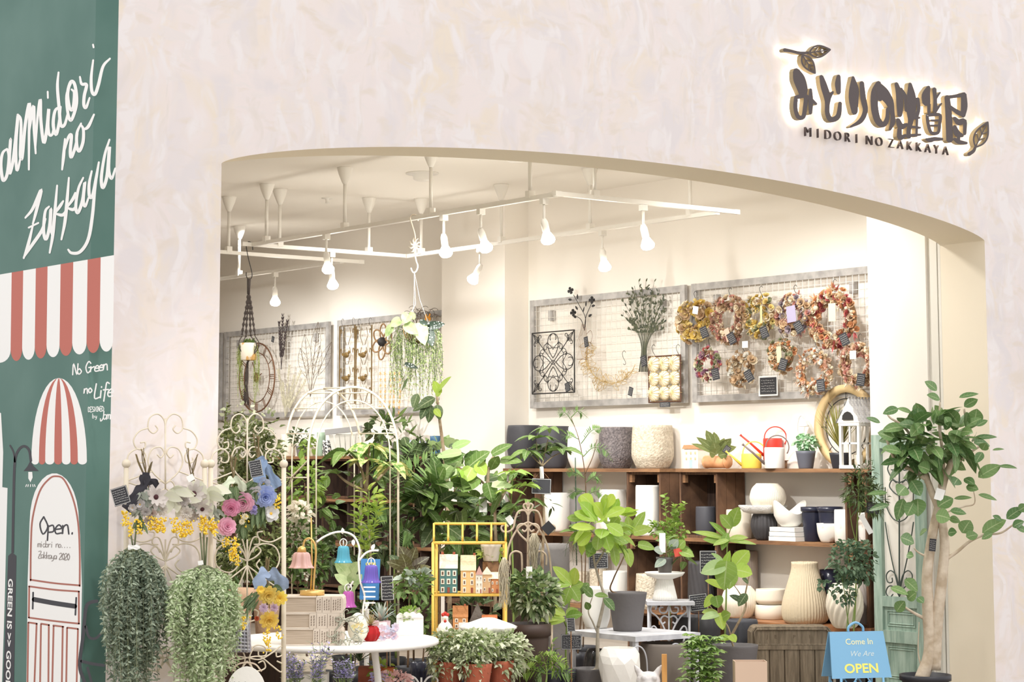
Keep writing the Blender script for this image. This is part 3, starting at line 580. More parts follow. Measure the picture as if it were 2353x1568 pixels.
# --- metal flowers in a wire vase
t = T('metal_flower_decoration', 'black metal four petal flowers standing in a wire jug on the wire panel', 'metal flower decoration', wq(1340, 826)); e = wex(); g = G()
for P in ([(1343, 760), (1345, 730), (1330, 700), (1318, 678)], [(1343, 760), (1346, 730), (1356, 705), (1362, 692)], [(1342, 755), (1335, 735), (1322, 726)]): g.tube(cat([e(*p) for p in P]), .0028, 5)
for x, y, dx, dy in ((1314, 690, -8, -2), (1327, 689, 0, -9), (1346, 705, 1, -9), (1359, 704, 9, -2), (1328, 712, -6, -8), (1340, 718, 2, -9), (1352, 728, 8, -5), (1325, 730, -5, -2)):
    a, b = wq(x, y), wq(x + dx, y + dy); g.leaves([a], b - a, .05, .022, 'oval', 0, .05, upv=(-1, 0, 0))
g.build('stem', BLK, t)
for x, y in ((1312, 668), (1361, 690), (1318, 719)):
    g = G(); flower(g, wq(x, y, 5.94), (-1, -.3, 0), .032, 4, 1, cup=.2, wid=.95); flower(g, wq(x, y, 5.935), (-1, -.3, 0), .018, 4, 1, cup=.4, wid=.95); g.build('flower_head', BLK, t)
g = G()
for k in range(7):
    a = (k - 3) / 3; g.tube(cat([e(1341 + a * 4, 745), e(1340 + a * 7, 765), e(1338 + a * 12, 790), e(1338 + a * 11, 826)]), .0016, 4)
g.tube([e(1326, 826), e(1350, 826)], .002, 4); g.tube(cat([e(1348, 768), e(1357, 760), e(1361, 775), e(1353, 800)]), .002, 4); g.build('wire_jug', RUST, t); card(t, wq(1347, 786, 5.93), .05, .085, .2, U=(0, -1, 0))
# --- metal leaf bouquet
OLIVE = M('olive_metal', (92, 96, 70), .6, col2=(60, 66, 56), isl=1)
t = T('metal_leaf_bouquet', 'fan of thin olive metal stems with many small leaves on the wire panel', 'metal leaf decoration', wq(1480, 855)); g, g2 = G(), G()
for k in range(30):
    a = (k - 14.5) / 14.5 + rnd.uniform(-.06, .06); L = 120 + 65 * math.cos(a * 1.5) + rnd.uniform(-25, 12); tx, ty = 1482 + 66 * math.sin(a * 1.25) * (L / 170), 838 - L * (.62 + .42 * math.cos(a * 1.2))
    P = cat([(1478 + 10 * a, 855), (1480 + 6 * a, 800), (1482 + 18 * a, 765), (tx * .6 + 593 + 4 * a, ty * .6 + 306), (tx, ty)], 5); P[:, 1] = np.maximum(P[:, 1], 648)
    g.tube([e(*p) for p in P], .0016, 4)
    for q in range(11):
        i = rnd.randint(len(P) // 2, len(P) - 1); a3 = e(*P[i]); d = e(P[i][0] + rnd.uniform(-7, 7) + 5 * a, P[i][1] - rnd.uniform(2, 9)) - a3; g2.leaves([a3], d, .035, .015, 'oval', 0, .08, upv=(-1, 0, 0))
g.build('stem', OLIVE, t); g2.build('leaf', OLIVE, t, kind='stuff'); card(t, wq(1479, 830, 5.93), .065, .085, .25, U=(0, -1, 0))
# --- gold wire leaf crescent
GOLD = M('pale_gold_wire', (206, 178, 122), .45, metal=.3)
t = T('wire_leaf_crescent', 'gold wire leaf crescent wreath below the black metal flowers', 'wire wreath', wq(1400, 870)); g = G()
arc = np.array([(1405 + 58 * math.cos(a), 815 + 66 * math.sin(a)) for a in np.linspace(3.6, .35, 40)]); g.tube([onX(*p, 5.972) for p in arc], .003, 5); g.build('wire_hoop', GOLD, t); g = G()
for k in range(64):
    p = arc[min(39, int(abs(rnd.gauss(0, 14))))] if k < 38 else arc[rnd.randint(20, 36)]; a = rnd.uniform(0, 2 * PI); L = rnd.uniform(16, 30); w = L * .2
    P = [(p[0] + L * t_ * math.cos(a) * .75 - w * s_ * math.sin(PI * t_) * math.sin(a), p[1] + L * t_ * math.sin(a) + w * s_ * math.sin(PI * t_) * math.cos(a)) for s_, ts in ((1, np.linspace(0, 1, 6)), (-1, np.linspace(1, 0, 6))) for t_ in ts]
    g.tube([onX(*q, 5.975 - .01 * rnd.random()) for q in P], .0019, 4)
g.build('wire_leaf', GOLD, t, kind='stuff'); hookS(t, wq(1432, 822), .1); card(t, wq(1449, 900, 5.93), .05, .07, -.3, U=(0, -1, 0))
# --- openwork balls in a frame
t, ex = grille(1491, 1564, 820, 925, 'brown framed wall panel of nine pale gold openwork balls', M('brown_frame', (92, 62, 46), .6), 5.925, fr=.009, name='ball_panel')
for i in range(3):
    for j in range(3):
        c = np.array(ex(-.66 + .66 * i, -.62 + .64 * j)) ; R = .058 if (i + j) % 2 else .066; g = G().ball(c, R * .93, 14, 0, (.6, 1, 1))
        for k in range(7):
            th = np.linspace(0, 2 * PI, 20); ph = k * PI / 7; g.tube(np.stack([c[0] + R * .6 * np.cos(th), c[1] + R * np.sin(th) * math.cos(ph), c[2] + R * np.sin(th) * math.sin(ph)], 1)[:-1], .0026, 4, 1, closed=True)
        g.build('openwork_ball', [M('cream_ball', (248, 242, 226), .6), M('gold_band', (226, 204, 150), .4, metal=.2)], t)
for x in (1500, 1556): hookS(t, wq(x, 808, 5.95), .1)
card(t, wq(1528, 930, 5.92), .12, .04, 0, U=(0, -1, 0))
# --- dried flower wreaths
TWIG = M('twig_brown', (164, 134, 102), .9)
def wreath(cx, cy, ry, cols, lab, inner=.5, big=.3, tagp=None, white=None, seed=0):
    c = wq(cx, cy, 5.93 - .05 * (seed in (2, 4, 6, 8, 10))); R = ry * mpp(dep(c)); rm = R * (1 + inner) / 2; tr = R * (1 - inner) / 2; rs = random.Random(seed)
    cols = [tuple(int(v + (252 - v) * .22) for v in cl) for cl in cols]; t = T('dried_flower_wreath', lab, 'wreath', c, 0, 'dried flower wreaths on the wire panel')
    f = lambda a, q=0, rad=rm: np.array([c[0] + q, c[1] - rad * math.cos(a) * 1.12, c[2] + rad * math.sin(a)])
    G().tube([f(a) for a in np.linspace(0, 2 * PI, 30)[:-1]], tr * .38, 8, closed=True).build('twig_base', TWIG, t)
    for ci, cl in enumerate(cols):
        m = M('wreath_%d_%d_%d' % cl, tuple(min(250, int(v * 1.06)) for v in cl), .8, col2=tuple(int(v * .88) for v in cl), isl=1, trans=.15); g = G()
        NK = int(36 * ry / 50)
        for k in range(NK):
            a = 2 * PI * (k + rs.uniform(-.6, .6)) / NK + ci; b = rs.uniform(-1.35, 1.35); o_ = np.array([-math.cos(b), 0, 0]) + np.array([0, -math.cos(a), math.sin(a)]) * math.sin(b)
            p = f(a) + o_ * tr * rs.uniform(.55, .95); q = rs.random()
            if q < .62: flower(g, p, o_ + np.array([0, rs.uniform(-.4, .4), rs.uniform(-.4, .4)]), R * rs.uniform(.12, big * .8), 6, 2, cup=rs.uniform(.4, .9), wid=.9)
            elif q < .85: g.ball(p + o_ * .006, R * rs.uniform(.05, .1), 8)
            else: g.leaves(np.repeat([p], 5, 0), np.array([o_ + np.array([rs.uniform(-.4, .4), rs.uniform(-1, 1), rs.uniform(-1, 1)]) for _ in range(5)]), R * .3, R * .08, 'lance', .1, .1)
        g.build('dried_flowers', m, t, kind='stuff')
    hookS(t, f(PI / 2, 0, R) + np.array([0, 0, .02]), .08)
    if tagp: card(t, wq(tagp[0], tagp[1], 5.80), .062, .088, tagp[2] if len(tagp) > 2 else .35, U=(.25, -1, 0))
    if white: card(t, wq(white[0], white[1], 5.80), white[2], white[3], white[4] if len(white) > 4 else 0, 'paper_label', CARDW if len(white) < 6 else M('label_%d' % seed, white[5], .8), 0, U=(0, -1, 0))
Y_, YL, CRM, TAN, RS, RED, OR, GN, PU, PK, BR, WH = (206, 166, 52), (226, 196, 104), (236, 214, 178), (196, 158, 112), (190, 116, 98), (176, 60, 60), (222, 150, 92), (120, 124, 80), (140, 84, 110), (238, 186, 158), (150, 104, 74), (244, 238, 224)
wreath(1597, 738, 50, [Y_, YL, TAN, CRM], 'golden yellow wreath at the left edge of the wreath panel', .34, .4, (1618, 764), (1598, 713, .06, .06, -.2), 1)
wreath(1677, 735, 54, [TAN, BR, RS, CRM], 'brown and dusty rose wreath between the two yellow wreaths', .45, .28, (1681, 778, .45), (1672, 770, .05, .1, .35, (236, 196, 176)), 2)
wreath(1748, 728, 51, [YL, Y_, GN, CRM], 'olive yellow wreath third from left in the upper row', .36, .28, (1756, 764), (1749, 723, .02, .13, 0, (226, 206, 158)), 3)
wreath(1827, 725, 50, [TAN, RS, (128, 110, 120), CRM], 'tan and mauve wreath with a lilac ribbon in the upper row', .4, .3, (1835, 752, .5), (1818, 722, .09, .12, .1, (176, 168, 196)), 4)
wreath(1918, 733, 71, [OR, RED, CRM, TAN], 'largest wreath, red and cream flowers, upper right', .52, .2, (1940, 780, .4), (1912, 718, .07, .13, 0, (236, 218, 184)), 5)
wreath(1630, 836, 39, [PU, RED, CRM, GN], 'small purple and red wreath in the lower row', .4, .3, (1644, 860, .2), None, 6)
wreath(1708, 848, 40, [CRM, TAN, WH, TAN], 'small cream wreath with big white flowers in the lower row', .35, .42, (1721, 864, .5), (1712, 792, .06, .05), 7)
wreath(1798, 817, 39, [TAN, GN, OR, CRM], 'small green and gold wreath with a pale paper tag in the lower row', .4, .32, (1799, 838, -.3), (1790, 815, .045, .12, .05, (240, 224, 178)), 8)
wreath(1876, 855, 53, [PK, CRM, OR, WH], 'pale peach and white wreath below the largest wreath', .45, .24, (1886, 886, .1), None, 9)
wreath(1976, 841, 53, [PK, CRM, RS, TAN], 'peach and rose wreath cut off by the white pilaster', .45, .24, (1978, 873, -.15), (1960, 816, .06, .06), 10)
t = T('price_board', 'black price board in a white frame low on the wreath panel', 'price board', wq(1765, 900, 5.95)); card(t, wq(1765, 887, 5.95), .2, .15, 0, 'white_frame', CARDW, 0, U=(0, -1, 0)); card(t, wq(1765, 887, 5.945), .17, .125, 0, 'board', CHALKB, 5, U=(0, -1, 0))

# ================================================================ crates and shelf boards along the right wall
XF, ZT1, ZM, ZL = 5.75, 1.543, 1.02, .45
WOOD = M('stained_crate_wood', (112, 82, 60), .75, col2=(78, 56, 42), scale=5, stretch=(1, 12, 1.2), bump=(20, .3)); WOODD = M('dark_crate_wood', (70, 52, 42), .8, col2=(52, 38, 32), scale=6, stretch=(8, 8, 1)); SHELFW = M('shelf_board_wood', (150, 112, 78), .65, col2=(112, 80, 56), scale=4, stretch=(6, 1, 6), bump=(20, .2))
def YX(x): return onX(x, 1200, XF)[1]
def crate(xa, xb, z0, z1, lab):
    ya, yb = YX(xa), YX(xb); D = W_ - XF - .012; t = T('wooden_crate', lab, 'crate', (XF + D / 2, (ya + yb) / 2, z0), 0, 'stained wooden crates under the shelf boards'); th = .018; h = z1 - z0
    for nm, y in (('deep_side', ya - th / 2), ('near_side', yb + th / 2)):
        g = G()
        for k in range(3): g.box((XF + D * (k + .5) / 3, y, z0 + h / 2), (D / 3 - .004, th, h))
        g.build('side_board', [WOOD], t, smooth=False)
    g = G()
    for k in range(4): g.box((XF + D - .008, yb + (ya - yb) * (k + .5) / 4, z0 + h / 2), ((.012), (ya - yb) / 4 - .006, h - .01))
    g.build('back_board', WOODD, t, smooth=False)
    for nm, z in (('bottom', z0 + .009), ('top', z1 - .009)): G().box((XF + D / 2, (ya + yb) / 2, z), (D - .02, ya - yb - .04, .018)).build(nm + '_board', WOOD, t, smooth=False)
    g = G()
    for y in (ya - .035, yb + .035): G().box((XF + .03, y, z1 - .05), (.03, .03, .06)).build('corner_block', SHELFW, t, smooth=False)
    return t
CR = [(1168, 1231, 'left end of the right-hand shelf'), (1440, 1518, 'middle of the shelf, before the gap'), (1562, 1649, 'just right of the gap between the two shelves'), (1942, 1992, 'right end of the shelf beside the green shutter')]
for lv, (z0, z1) in (('upper', (ZM, ZT1 - .028)), ('middle', (ZL, ZM - .028)), ('lowest', (.0, ZL - .028))):
    for xa, xb, w in CR: crate(xa, xb, z0 + (.001 if z0 == 0 else 0), z1, '%s dark crate at the %s' % (lv, w))
def board(xa, xb, z, lab, X0=XF - .02, X1=W_ - .01, ov=0):
    ya, yb = YX(xa), YX(xb); return tag(G().box(((X0 + X1) / 2, (ya + yb) / 2, z - .014), (X1 - X0, ya - yb, .027)).build('shelf_board', SHELFW, None, smooth=False), lab, 'shelf', 'wooden boards laid on the crates')
board(1160, 1521, ZT1, 'top board of the left shelf, carrying five big pots'); board(1558, 2001, ZT1, 'top board of the right shelf, carrying watering cans and the lantern')
board(1160, 1521, ZM, 'middle board of the left shelf, carrying white pots'); board(1558, 2001, ZM, 'middle board of the right shelf, carrying stacked bowls and marbled pots')
board(1160, 1521, ZL, 'low board of the left shelf, behind the plant tables')
g = G(); ya, yb = YX(1558), YX(2001); P = [(W_ - .012, ya), (XF - .02, ya)] + [(XF - .02 - .17 * math.sin(a) ** .6, ya + (yb - ya) * (.2 + .8 * a / PI)) for a in np.linspace(0.15, PI - .15, 14)] + [(XF - .02, yb), (W_ - .012, yb)]
g.add([(x, y, z) for z in (ZL, ZL - .03) for x, y in P], [tuple(range(len(P)))[::-1], tuple(range(len(P), 2 * len(P)))] + [(i, (i + 1) % len(P), len(P) + (i + 1) % len(P), len(P) + i) for i in range(len(P))])
tag(g.build('shelf_board', M('bowed_shelf_wood', (166, 112, 70), .5, col2=(126, 84, 54), scale=4, stretch=(6, 1, 6)), smooth=False), 'bow-fronted low board of the right shelf, carrying ribbed vases', 'shelf', 'wooden boards laid on the crates')

# ================================================================ pots
SOIL = M('dark_soil', (64, 50, 40), .95, bump=(80, .5))
def prof(kind, R, H):
    K = {'egg': [(.62, 0), (.74, .06), (.9, .3), (1, .6), (.97, .85), (.9, 1)], 'cyl': [(.88, 0), (.94, .05), (.97, .4), (1, 1)], 'taper': [(.66, 0), (.72, .04), (.86, .5), (1, 1)], 'block': [(.9, 0), (.97, .04), (1, .5), (.98, .96), (.94, 1)], 'ball': [(.5, 0), (.7, .08), (.95, .35), (1, .55), (.88, .82), (.62, 1)],
         'gourd': [(.8, 0), (.96, .08), (1, .24), (.92, .42), (.7, .7), (.57, .88), (.56, 1)], 'bowl': [(.5, 0), (.7, .1), (.93, .5), (1, 1)], 'waist': [(.72, 0), (.76, .1), (.86, .5), (1, .95), (1, 1)], 'rim': [(.68, 0), (.72, .02), (.9, .84), (.9, .86), (1, .87), (1, 1)], 'shoulder': [(.72, 0), (.8, .05), (.98, .25), (1, .45), (.97, .8), (.93, 1)]}[kind]
    P = cat([(a, b) for a, b in K], 3) if kind not in ('rim', 'block') else np.array(K); P = P * (R, H); w = max(.004, R * .07)
    inner = [(P[-1, 0] - w, H), (P[-1, 0] - w * 1.1, H * .86)]
    return np.vstack([P, inner]), P[-1, 0] - w * 1.1
def vessel(g, c, kind, R, H, n=36, **k):
    p, ri = prof(kind, R, H); g.lathe(p, c, n, **k); return ri
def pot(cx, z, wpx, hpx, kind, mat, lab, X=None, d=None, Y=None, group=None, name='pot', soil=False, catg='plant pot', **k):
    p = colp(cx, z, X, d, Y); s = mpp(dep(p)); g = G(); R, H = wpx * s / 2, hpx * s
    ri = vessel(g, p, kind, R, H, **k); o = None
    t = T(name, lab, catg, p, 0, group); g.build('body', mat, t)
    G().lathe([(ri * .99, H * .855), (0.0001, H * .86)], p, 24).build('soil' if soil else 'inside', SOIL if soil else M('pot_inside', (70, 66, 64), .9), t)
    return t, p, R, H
POTD = M('dark_grey_pot', (72, 72, 78), .55, bump=(60, .1)); POTW = M('white_pot', (240, 237, 230), .6, bump=(50, .08)); POTT = M('dark_hammered_pot', (80, 74, 76), .6, col2=(122, 114, 114), scale=60, bump=(70, 1.0)); POTP = M('pale_hammered_pot', (182, 170, 150), .7, col2=(210, 199, 180), scale=46, bump=(60, 1.0)); CRMP = M('cream_ribbed_pot', (232, 222, 204), .65); NAVY = M('navy_glaze', (44, 46, 62), .25); POTG = M('mid_grey_pot', (122, 118, 116), .7, bump=(40, .2)); BRNP = M('brown_grey_pot', (122, 112, 104), .65); CHAR = M('charcoal_ribbed', (62, 60, 62), .6)
for cx, w, h, m, kd, lab in ((1204, 80, 98, POTD, 'egg', 'dark grey rounded pot at the far left of the top shelf'), (1272, 78, 96, POTD, 'egg', 'dark grey rounded pot second from left on the top shelf'), (1343, 78, 94, POTW, 'shoulder', 'off-white rounded pot in the middle of the five on the top shelf'), (1417, 82, 94, POTT, 'shoulder', 'dark hammered pot between the off-white and the beige pots on the top shelf'), (1500, 97, 98, POTP, 'shoulder', 'beige hammered pot at the right end of the five big pots')):
    pot(cx, ZT1, w, h, kd, m, lab, X=5.87, group='five big pots on the top shelf')
for cx, w, h, m, kd, lab in ((1282, 66, 88, POTW, 'egg', 'white pot at the left of the middle shelf'), (1334, 50, 88, POTG, 'egg', 'grey pot in shadow on the middle shelf between the white pots'), (1408, 64, 100, POTW, 'shoulder', 'wide white pot on the middle shelf behind the fig leaves'), (1489, 56, 114, POTW, 'block', 'tall white pot standing inside the crate by the gap'), (1622, 46, 70, POTD, 'block', 'straight dark grey pot standing inside the crate right of the gap'), (1218, 36, 60, POTG, 'egg', 'grey pot at the left end of the middle shelf')):
    pot(cx, ZM + (.001 if m is POTD else 0), w, h, kd, m, lab, X=5.81 if h == 114 else 5.85 if m is POTD or w == 36 else 5.90, group='pots on the middle shelf')
pot(1698, ZM, 58, 66, 'block', CRMP, 'plain cream pot on the middle shelf behind young leaves', X=5.88)
pot(1756, ZM, 60, 66, 'ball', CHAR, 'dark ribbed pot supporting the cream ribbed pot', X=5.80, flute=20, amp=.025, n=120)
t, p, R, H = pot(1765, ZM + .203, 82, 66, 'ball', CRMP, 'cream ribbed pot resting on bubble wrap above a dark pot', X=5.80, flute=60, amp=.012, n=240)
# bubble wrap collar below it
g = G(); q = colp(1752, ZM + .205, X=5.80); g.lathe([(.09, -.012), (.135, 0), (.17, .045), (.165, .05), (.12, .018), (.06, .008)], q, 40, flute=9, amp=.1)
tag(g.build('bubble_wrap', M('clear_bubble_wrap', (240, 238, 234), .3, bump=(90, .8), alpha=.7)), 'clear bubble wrap tucked under the cream ribbed pot', 'packing wrap')
for k in range(3):
    p = colp(1816, ZM + .001 + k * .034, X=5.84); g = G().box(p + (0, 0, .0155), (.17, .27 - k * .01, .031)); tag(g.build('white_tray', POTW, smooth=False), ('lowest', 'middle', 'topmost')[k] + ' of three white trays stacked on the middle shelf', 'tray', 'white trays stacked on the middle shelf')
t = T('curved_bowl', 'white bowl with wavy cut rim on the stacked trays', 'bowl', colp(1815, ZM + .104, X=5.84)); q = np.array(t.location); g = G(); V = []; n = 40
for r_, z_ in ((.06, 0), (.09, .03), (.115, .08), (.12, 1.0)):
    for k in range(n):
        a = 2 * PI * k / n; zz = z_ if z_ < 1 else .09 + .05 * (1 + math.cos(2 * a + .6)); V.append((q[0] + r_ * math.cos(a), q[1] + r_ * math.sin(a), q[2] + zz))
g.add(V, [(i * n + k, i * n + (k + 1) % n, (i + 1) * n + (k + 1) % n, (i + 1) * n + k) for i in range(3) for k in range(n)] + [tuple(range(n))[::-1]]); g.build('shell', POTW, t)
for cx, w, h, lab in ((1868, 54, 78, 'glossy navy pot with square rim left of the other navy pot'), (1908, 60, 80, 'glossy navy pot behind the marbled pots')):
    t, p, R, H = pot(cx, ZM, w, h, 'rim', NAVY, lab, X=5.90, group='glossy navy pots on the middle shelf', n=4 if 0 else 36)
MARB = M('marbled_white_brown', (240, 234, 226), .4, col2=(150, 112, 84), scale=6, sharp=(.52, .6))
pot(1905, ZM, 58, 44, 'bowl', MARB, 'low white marbled bowl in front of the navy pots', X=5.80, squash=.9)
pot(1946, ZM, 56, 76, 'block', MARB, 'tall marbled white and brown pot tied with a dark cord', X=5.84); 
pot(1989, ZM, 32, 70, 'block', MARB, 'marbled white pot at the right end of the middle shelf', X=5.88)
# low shelf
pot(1700, ZL, 82, 72, 'ball', CRMP, 'cream ribbed ball vase at the left of the low shelf', X=5.70, flute=44, amp=.012, n=180)
pot(1716, ZL, 52, 145, 'cyl', M('taupe_ribbed', (178, 164, 152), .7), 'tall taupe ribbed cylinder behind the cream ball vase', X=5.95, flute=40, amp=.015, n=160)
pot(1772, ZL, 74, 32, 'block', CRMP, 'lower of the two nested cream bowls on the low shelf', X=5.84); pot(1772, ZL + .1, 72, 36, 'shoulder', CRMP, 'upper of the two nested cream bowls on the low shelf', X=5.84)
pot(1851, ZL, 106, 138, 'gourd', M('rope_ribbed_vase', (206, 190, 162), .75, bump=(60, .3)), 'tall gourd-shaped vase with rope-like ribs on the low shelf', X=5.72, flute=46, amp=.022, n=190)
pot(1910, ZL, 50, 118, 'cyl', NAVY, 'tall glossy navy cylinder behind the rope-ribbed vase', X=5.95)
pot(1942, ZL, 82, 100, 'ball', CRMP, 'cream vase with slanting carved ribs at the right of the low shelf', X=5.625, flute=15, amp=.05, twist=-1.2, n=120)
pot(1986, ZL, 36, 100, 'ball', M('grey_carved_vase', (170, 160, 152), .6), 'grey vase with slanting ribs beside the green shutter', X=5.84, flute=15, amp=.05, twist=1.4, n=120)
pot(1612, ZL, 60, 118, 'shoulder', CHAR, 'charcoal vase with flowing grooves on the low shelf left of the cream ball', X=5.80, flute=16, amp=.03, twist=.8, n=120)
for cx, w, h, m, lab in ((1490, 58, 80, POTP, 'beige rounded pot on the low shelf behind the white compote'), (1415, 60, 78, POTW, 'white speckled pot on the low shelf behind the dark pot'), (1375, 40, 120, POTP, 'tall cream pot on the low shelf behind the blackboard'), (1330, 56, 70, POTP, 'beige wood-grain pot on the low shelf left of the cream pot')):
    pot(cx, ZL, w, h, 'block' if m is not POTP else 'shoulder', m, lab, X=5.81 if w == 58 else 5.88, group='pots on the low left shelf')

# ================================================================ top shelf: small wares
t = T('ceramic_house', 'little white house with orange tile roof and blue door on the top shelf', 'house ornament', colp(1600, ZT1, X=5.86)); q = np.array(t.location); g = G().box(q + (0, 0, .075), (.11, .155, .15)); g.build('walls', POTW, t, smooth=False)
G().prism([(-.09, 0), (.09, 0), (.07, .03), (-.07, .03)], q + (-.065, 0, .15), (0, -1, 0), (0, 0, 1), -.13).build('tiled_roof', M('orange_tile', (214, 150, 112), .8, bump=(80, .6)), t, smooth=False)
G().box(q + (-.056, 0, .035), (.006, .03, .06)).build('door', M('pale_blue', (176, 206, 212), .6), t, smooth=False)
for dy in (-.05, 0, .05):
    for z in (.075, .118): G().box(q + (-.056, dy, z), (.005, .016, .018)).build('window', M('house_window', (206, 190, 150), .5), t, smooth=False)
hookp = colp(1648, ZT1, X=5.86)
TERR = M('pale_terracotta', (222, 160, 112), .75, col2=(236, 188, 142), scale=10)
t = T('log_planter', 'pale terracotta log planter lying on the top shelf under broad leaves', 'planter', hookp); q = hookp; g = G(); a = np.linspace(0, 2 * PI, 17)[:-1]
g.tube([q + (0, .11, .048), q + (0, .1, .05), q + (0, -.1, .05), q + (0, -.11, .048)], [.035, .048, .048, .035], 14).build('log_body', TERR, t)
for dy in (-.11, .11): g = G().tube([q + (0, dy, .05), q + (0, dy * 1.08, .05)], [.05, .05], 14).build('log_end', TERR, t)
YEL = M('yellow_enamel', (240, 208, 92), .4); REDE = M('red_enamel', (206, 62, 50), .4)
def can(cx, z, w, h, mat, lab, X, sp=-1, hoop=True, hmat=None):
    p = colp(cx, z, X=X); s = mpp(dep(p)); R, H = w * s / 2, h * s; t = T('watering_can', lab, 'watering can', p); g = G().lathe([(R * .96, 0), (R, .005), (R, H * .93), (R * .97, H), (R * .93, H), (R * .93, H * .8)], p, 28); g.build('body', mat, t)
    u = np.array(rt); g = G().tube([p + u * R * sp * .95 + (0, 0, H * .22), p + u * sp * (R + H * .55) + (0, 0, H * .75), p + u * sp * (R + H * 1.0) + (0, 0, H * 1.12)], [.011, .008, .006], 8); g.tube([p + u * sp * (R + H * .97) + (0, 0, H * 1.1), p + u * sp * (R + H * 1.04) + (0, 0, H * 1.16)], [.006, .01], 8); g.build('spout', hmat or mat, t)
    th = np.linspace(-.6, 3.4, 22); hc = p - u * sp * R * .3 + np.array([0, 0, H * 1.02]); G().tube([hc - u * sp * math.cos(a) * R * 1.15 + np.array([0, 0, math.sin(a) * R * 1.15]) for a in th], .0045, 7).build('hoop_handle', hmat or mat, t)
    return t
WST = tag(G().box(colp(1783, ZT1, X=5.97) + (0, 0, .14 if 0 else .058), (.1, .16, .006)).box(colp(1783, ZT1, X=5.97) + (0, .07, .0275), (.09, .008, .055)).box(colp(1783, ZT1, X=5.97) + (0, -.07, .0275), (.09, .008, .055)).build('small_riser', SHELFW, smooth=False), 'small wooden riser holding the red watering can', 'riser')
can(1776, ZT1 + .0615, 44, 50, REDE, 'red watering can with hoop handle raised behind the white one', 5.97)
can(1727, ZT1, 46, 34, YEL, 'yellow watering can on the top shelf', 5.84); can(1780, ZT1, 46, 48, M('white_ribbed_enamel', (232, 230, 226), .4), 'white ribbed watering can with dark handle', 5.77, hmat=M('grey_brown_handle', (120, 104, 100), .5))
WOODR = M('pale_wood_ring', (214, 186, 138), .7, bump=(12, .2)); p = colp(1945, ZT1 + .30, X=5.965); t = T('ring_ornament', 'round pale wooden ring with inner wire circle leaning on the wall by the lantern', 'wooden ring', p - (0, 0, .3)); th = np.linspace(0, 2 * PI, 49)[:-1]
g = G(); 
for i in range(48):
    pass
V = []; 
for a in th:
    for r_, x_ in ((.30, -.02), (.30, .02), (.245, .02), (.245, -.02)): V.append((p[0] + x_, p[1] - r_ * math.cos(a), p[2] + r_ * math.sin(a)))
g.add(V, [(4 * i + j, 4 * i + (j + 1) % 4, 4 * ((i + 1) % 48) + (j + 1) % 4, 4 * ((i + 1) % 48) + j) for i in range(48) for j in range(4)]); g.build('ring', WOODR, t)
g = G(); g.tube([(p[0], p[1] - .2 * math.cos(a), p[2] + .2 * math.sin(a)) for a in th], .004, 5, closed=True)
for a in np.arange(0, 2 * PI, PI / 4): g.tube([(p[0], p[1] - .2 * math.cos(a), p[2] + .2 * math.sin(a)), (p[0], p[1] - .25 * math.cos(a), p[2] + .25 * math.sin(a))], .003, 4)
g.build('inner_wire', BLK, t)
# lantern house
t = T('lantern_house', 'whitewashed lantern with slate-like shingle roof at the right end of the top shelf', 'lantern', colp(1974, ZT1, X=5.82)); q = np.array(t.location); LW = M('whitewashed_wood', (224, 222, 216), .7, bump=(30, .3)); hw, hh = .085, .32
for sx in (-1, 1):
    for sy in (-1, 1): G().box(q + (sx * hw, sy * hw, hh / 2), (.022, .022, hh)).build('post', LW, t, smooth=False)
for z in (.012, hh - .01): G().box(q + (0, 0, z), (hw * 2.3, hw * 2.3, .024)).build('rail_plate', LW, t, smooth=False)
g = G()
for a in (0, 1):
    for sg_ in (-1, 1):
        if a: g.box(q + (sg_ * hw, 0, hh / 2), (.012, .012, hh)).box(q + (sg_ * hw, 0, hh * .55), (.012, hw * 2, .012))
        else: g.box(q + (0, sg_ * hw, hh / 2), (.012, .012, hh)).box(q + (0, sg_ * hw, hh * .55), (hw * 2, .012, .012))
g.build('glazing_bars', LW, t, smooth=False)
g = G().prism([(-.11, 0), (.11, 0), (0, .17)], q + (-.1, 0, hh), (0, -1, 0), (0, 0, 1), -.2); g.build('gable', LW, t, smooth=False)
for s_ in (-1, 1):
    g = G()
    for k in range(6):
        for j in range(7):
            a = q + (-.115 + .033 * j + .016 * (k % 2) + .014, s_ * (.118 - .02 * k), hh - .006 + .03 * k); g.leaves([a], np.array([0, -s_ * .55, .85]), .045, .032, 'petal', 0, 0, upv=(0, s_ * .85, .5), roll=0, seg=3)
    g.build('shingle_roof', M('grey_shingle', (196, 194, 194), .7, col2=(168, 166, 166), isl=1), t, kind='stuff')
G().prism([(-.05, 0), (.05, 0), (.045, .03), (.025, .05), (0, .058), (-.025, .05), (-.045, .03)], q + (-.112, 0, hh + .02), (0, -1, 0), (0, 0, 1), -.008).build('fan_window', BLK, t, smooth=False)
G().lathe([(.03, 0), (.03, .07), (.001, .072)], q + (0, 0, .025), 16).build('candle', CRMP, t)
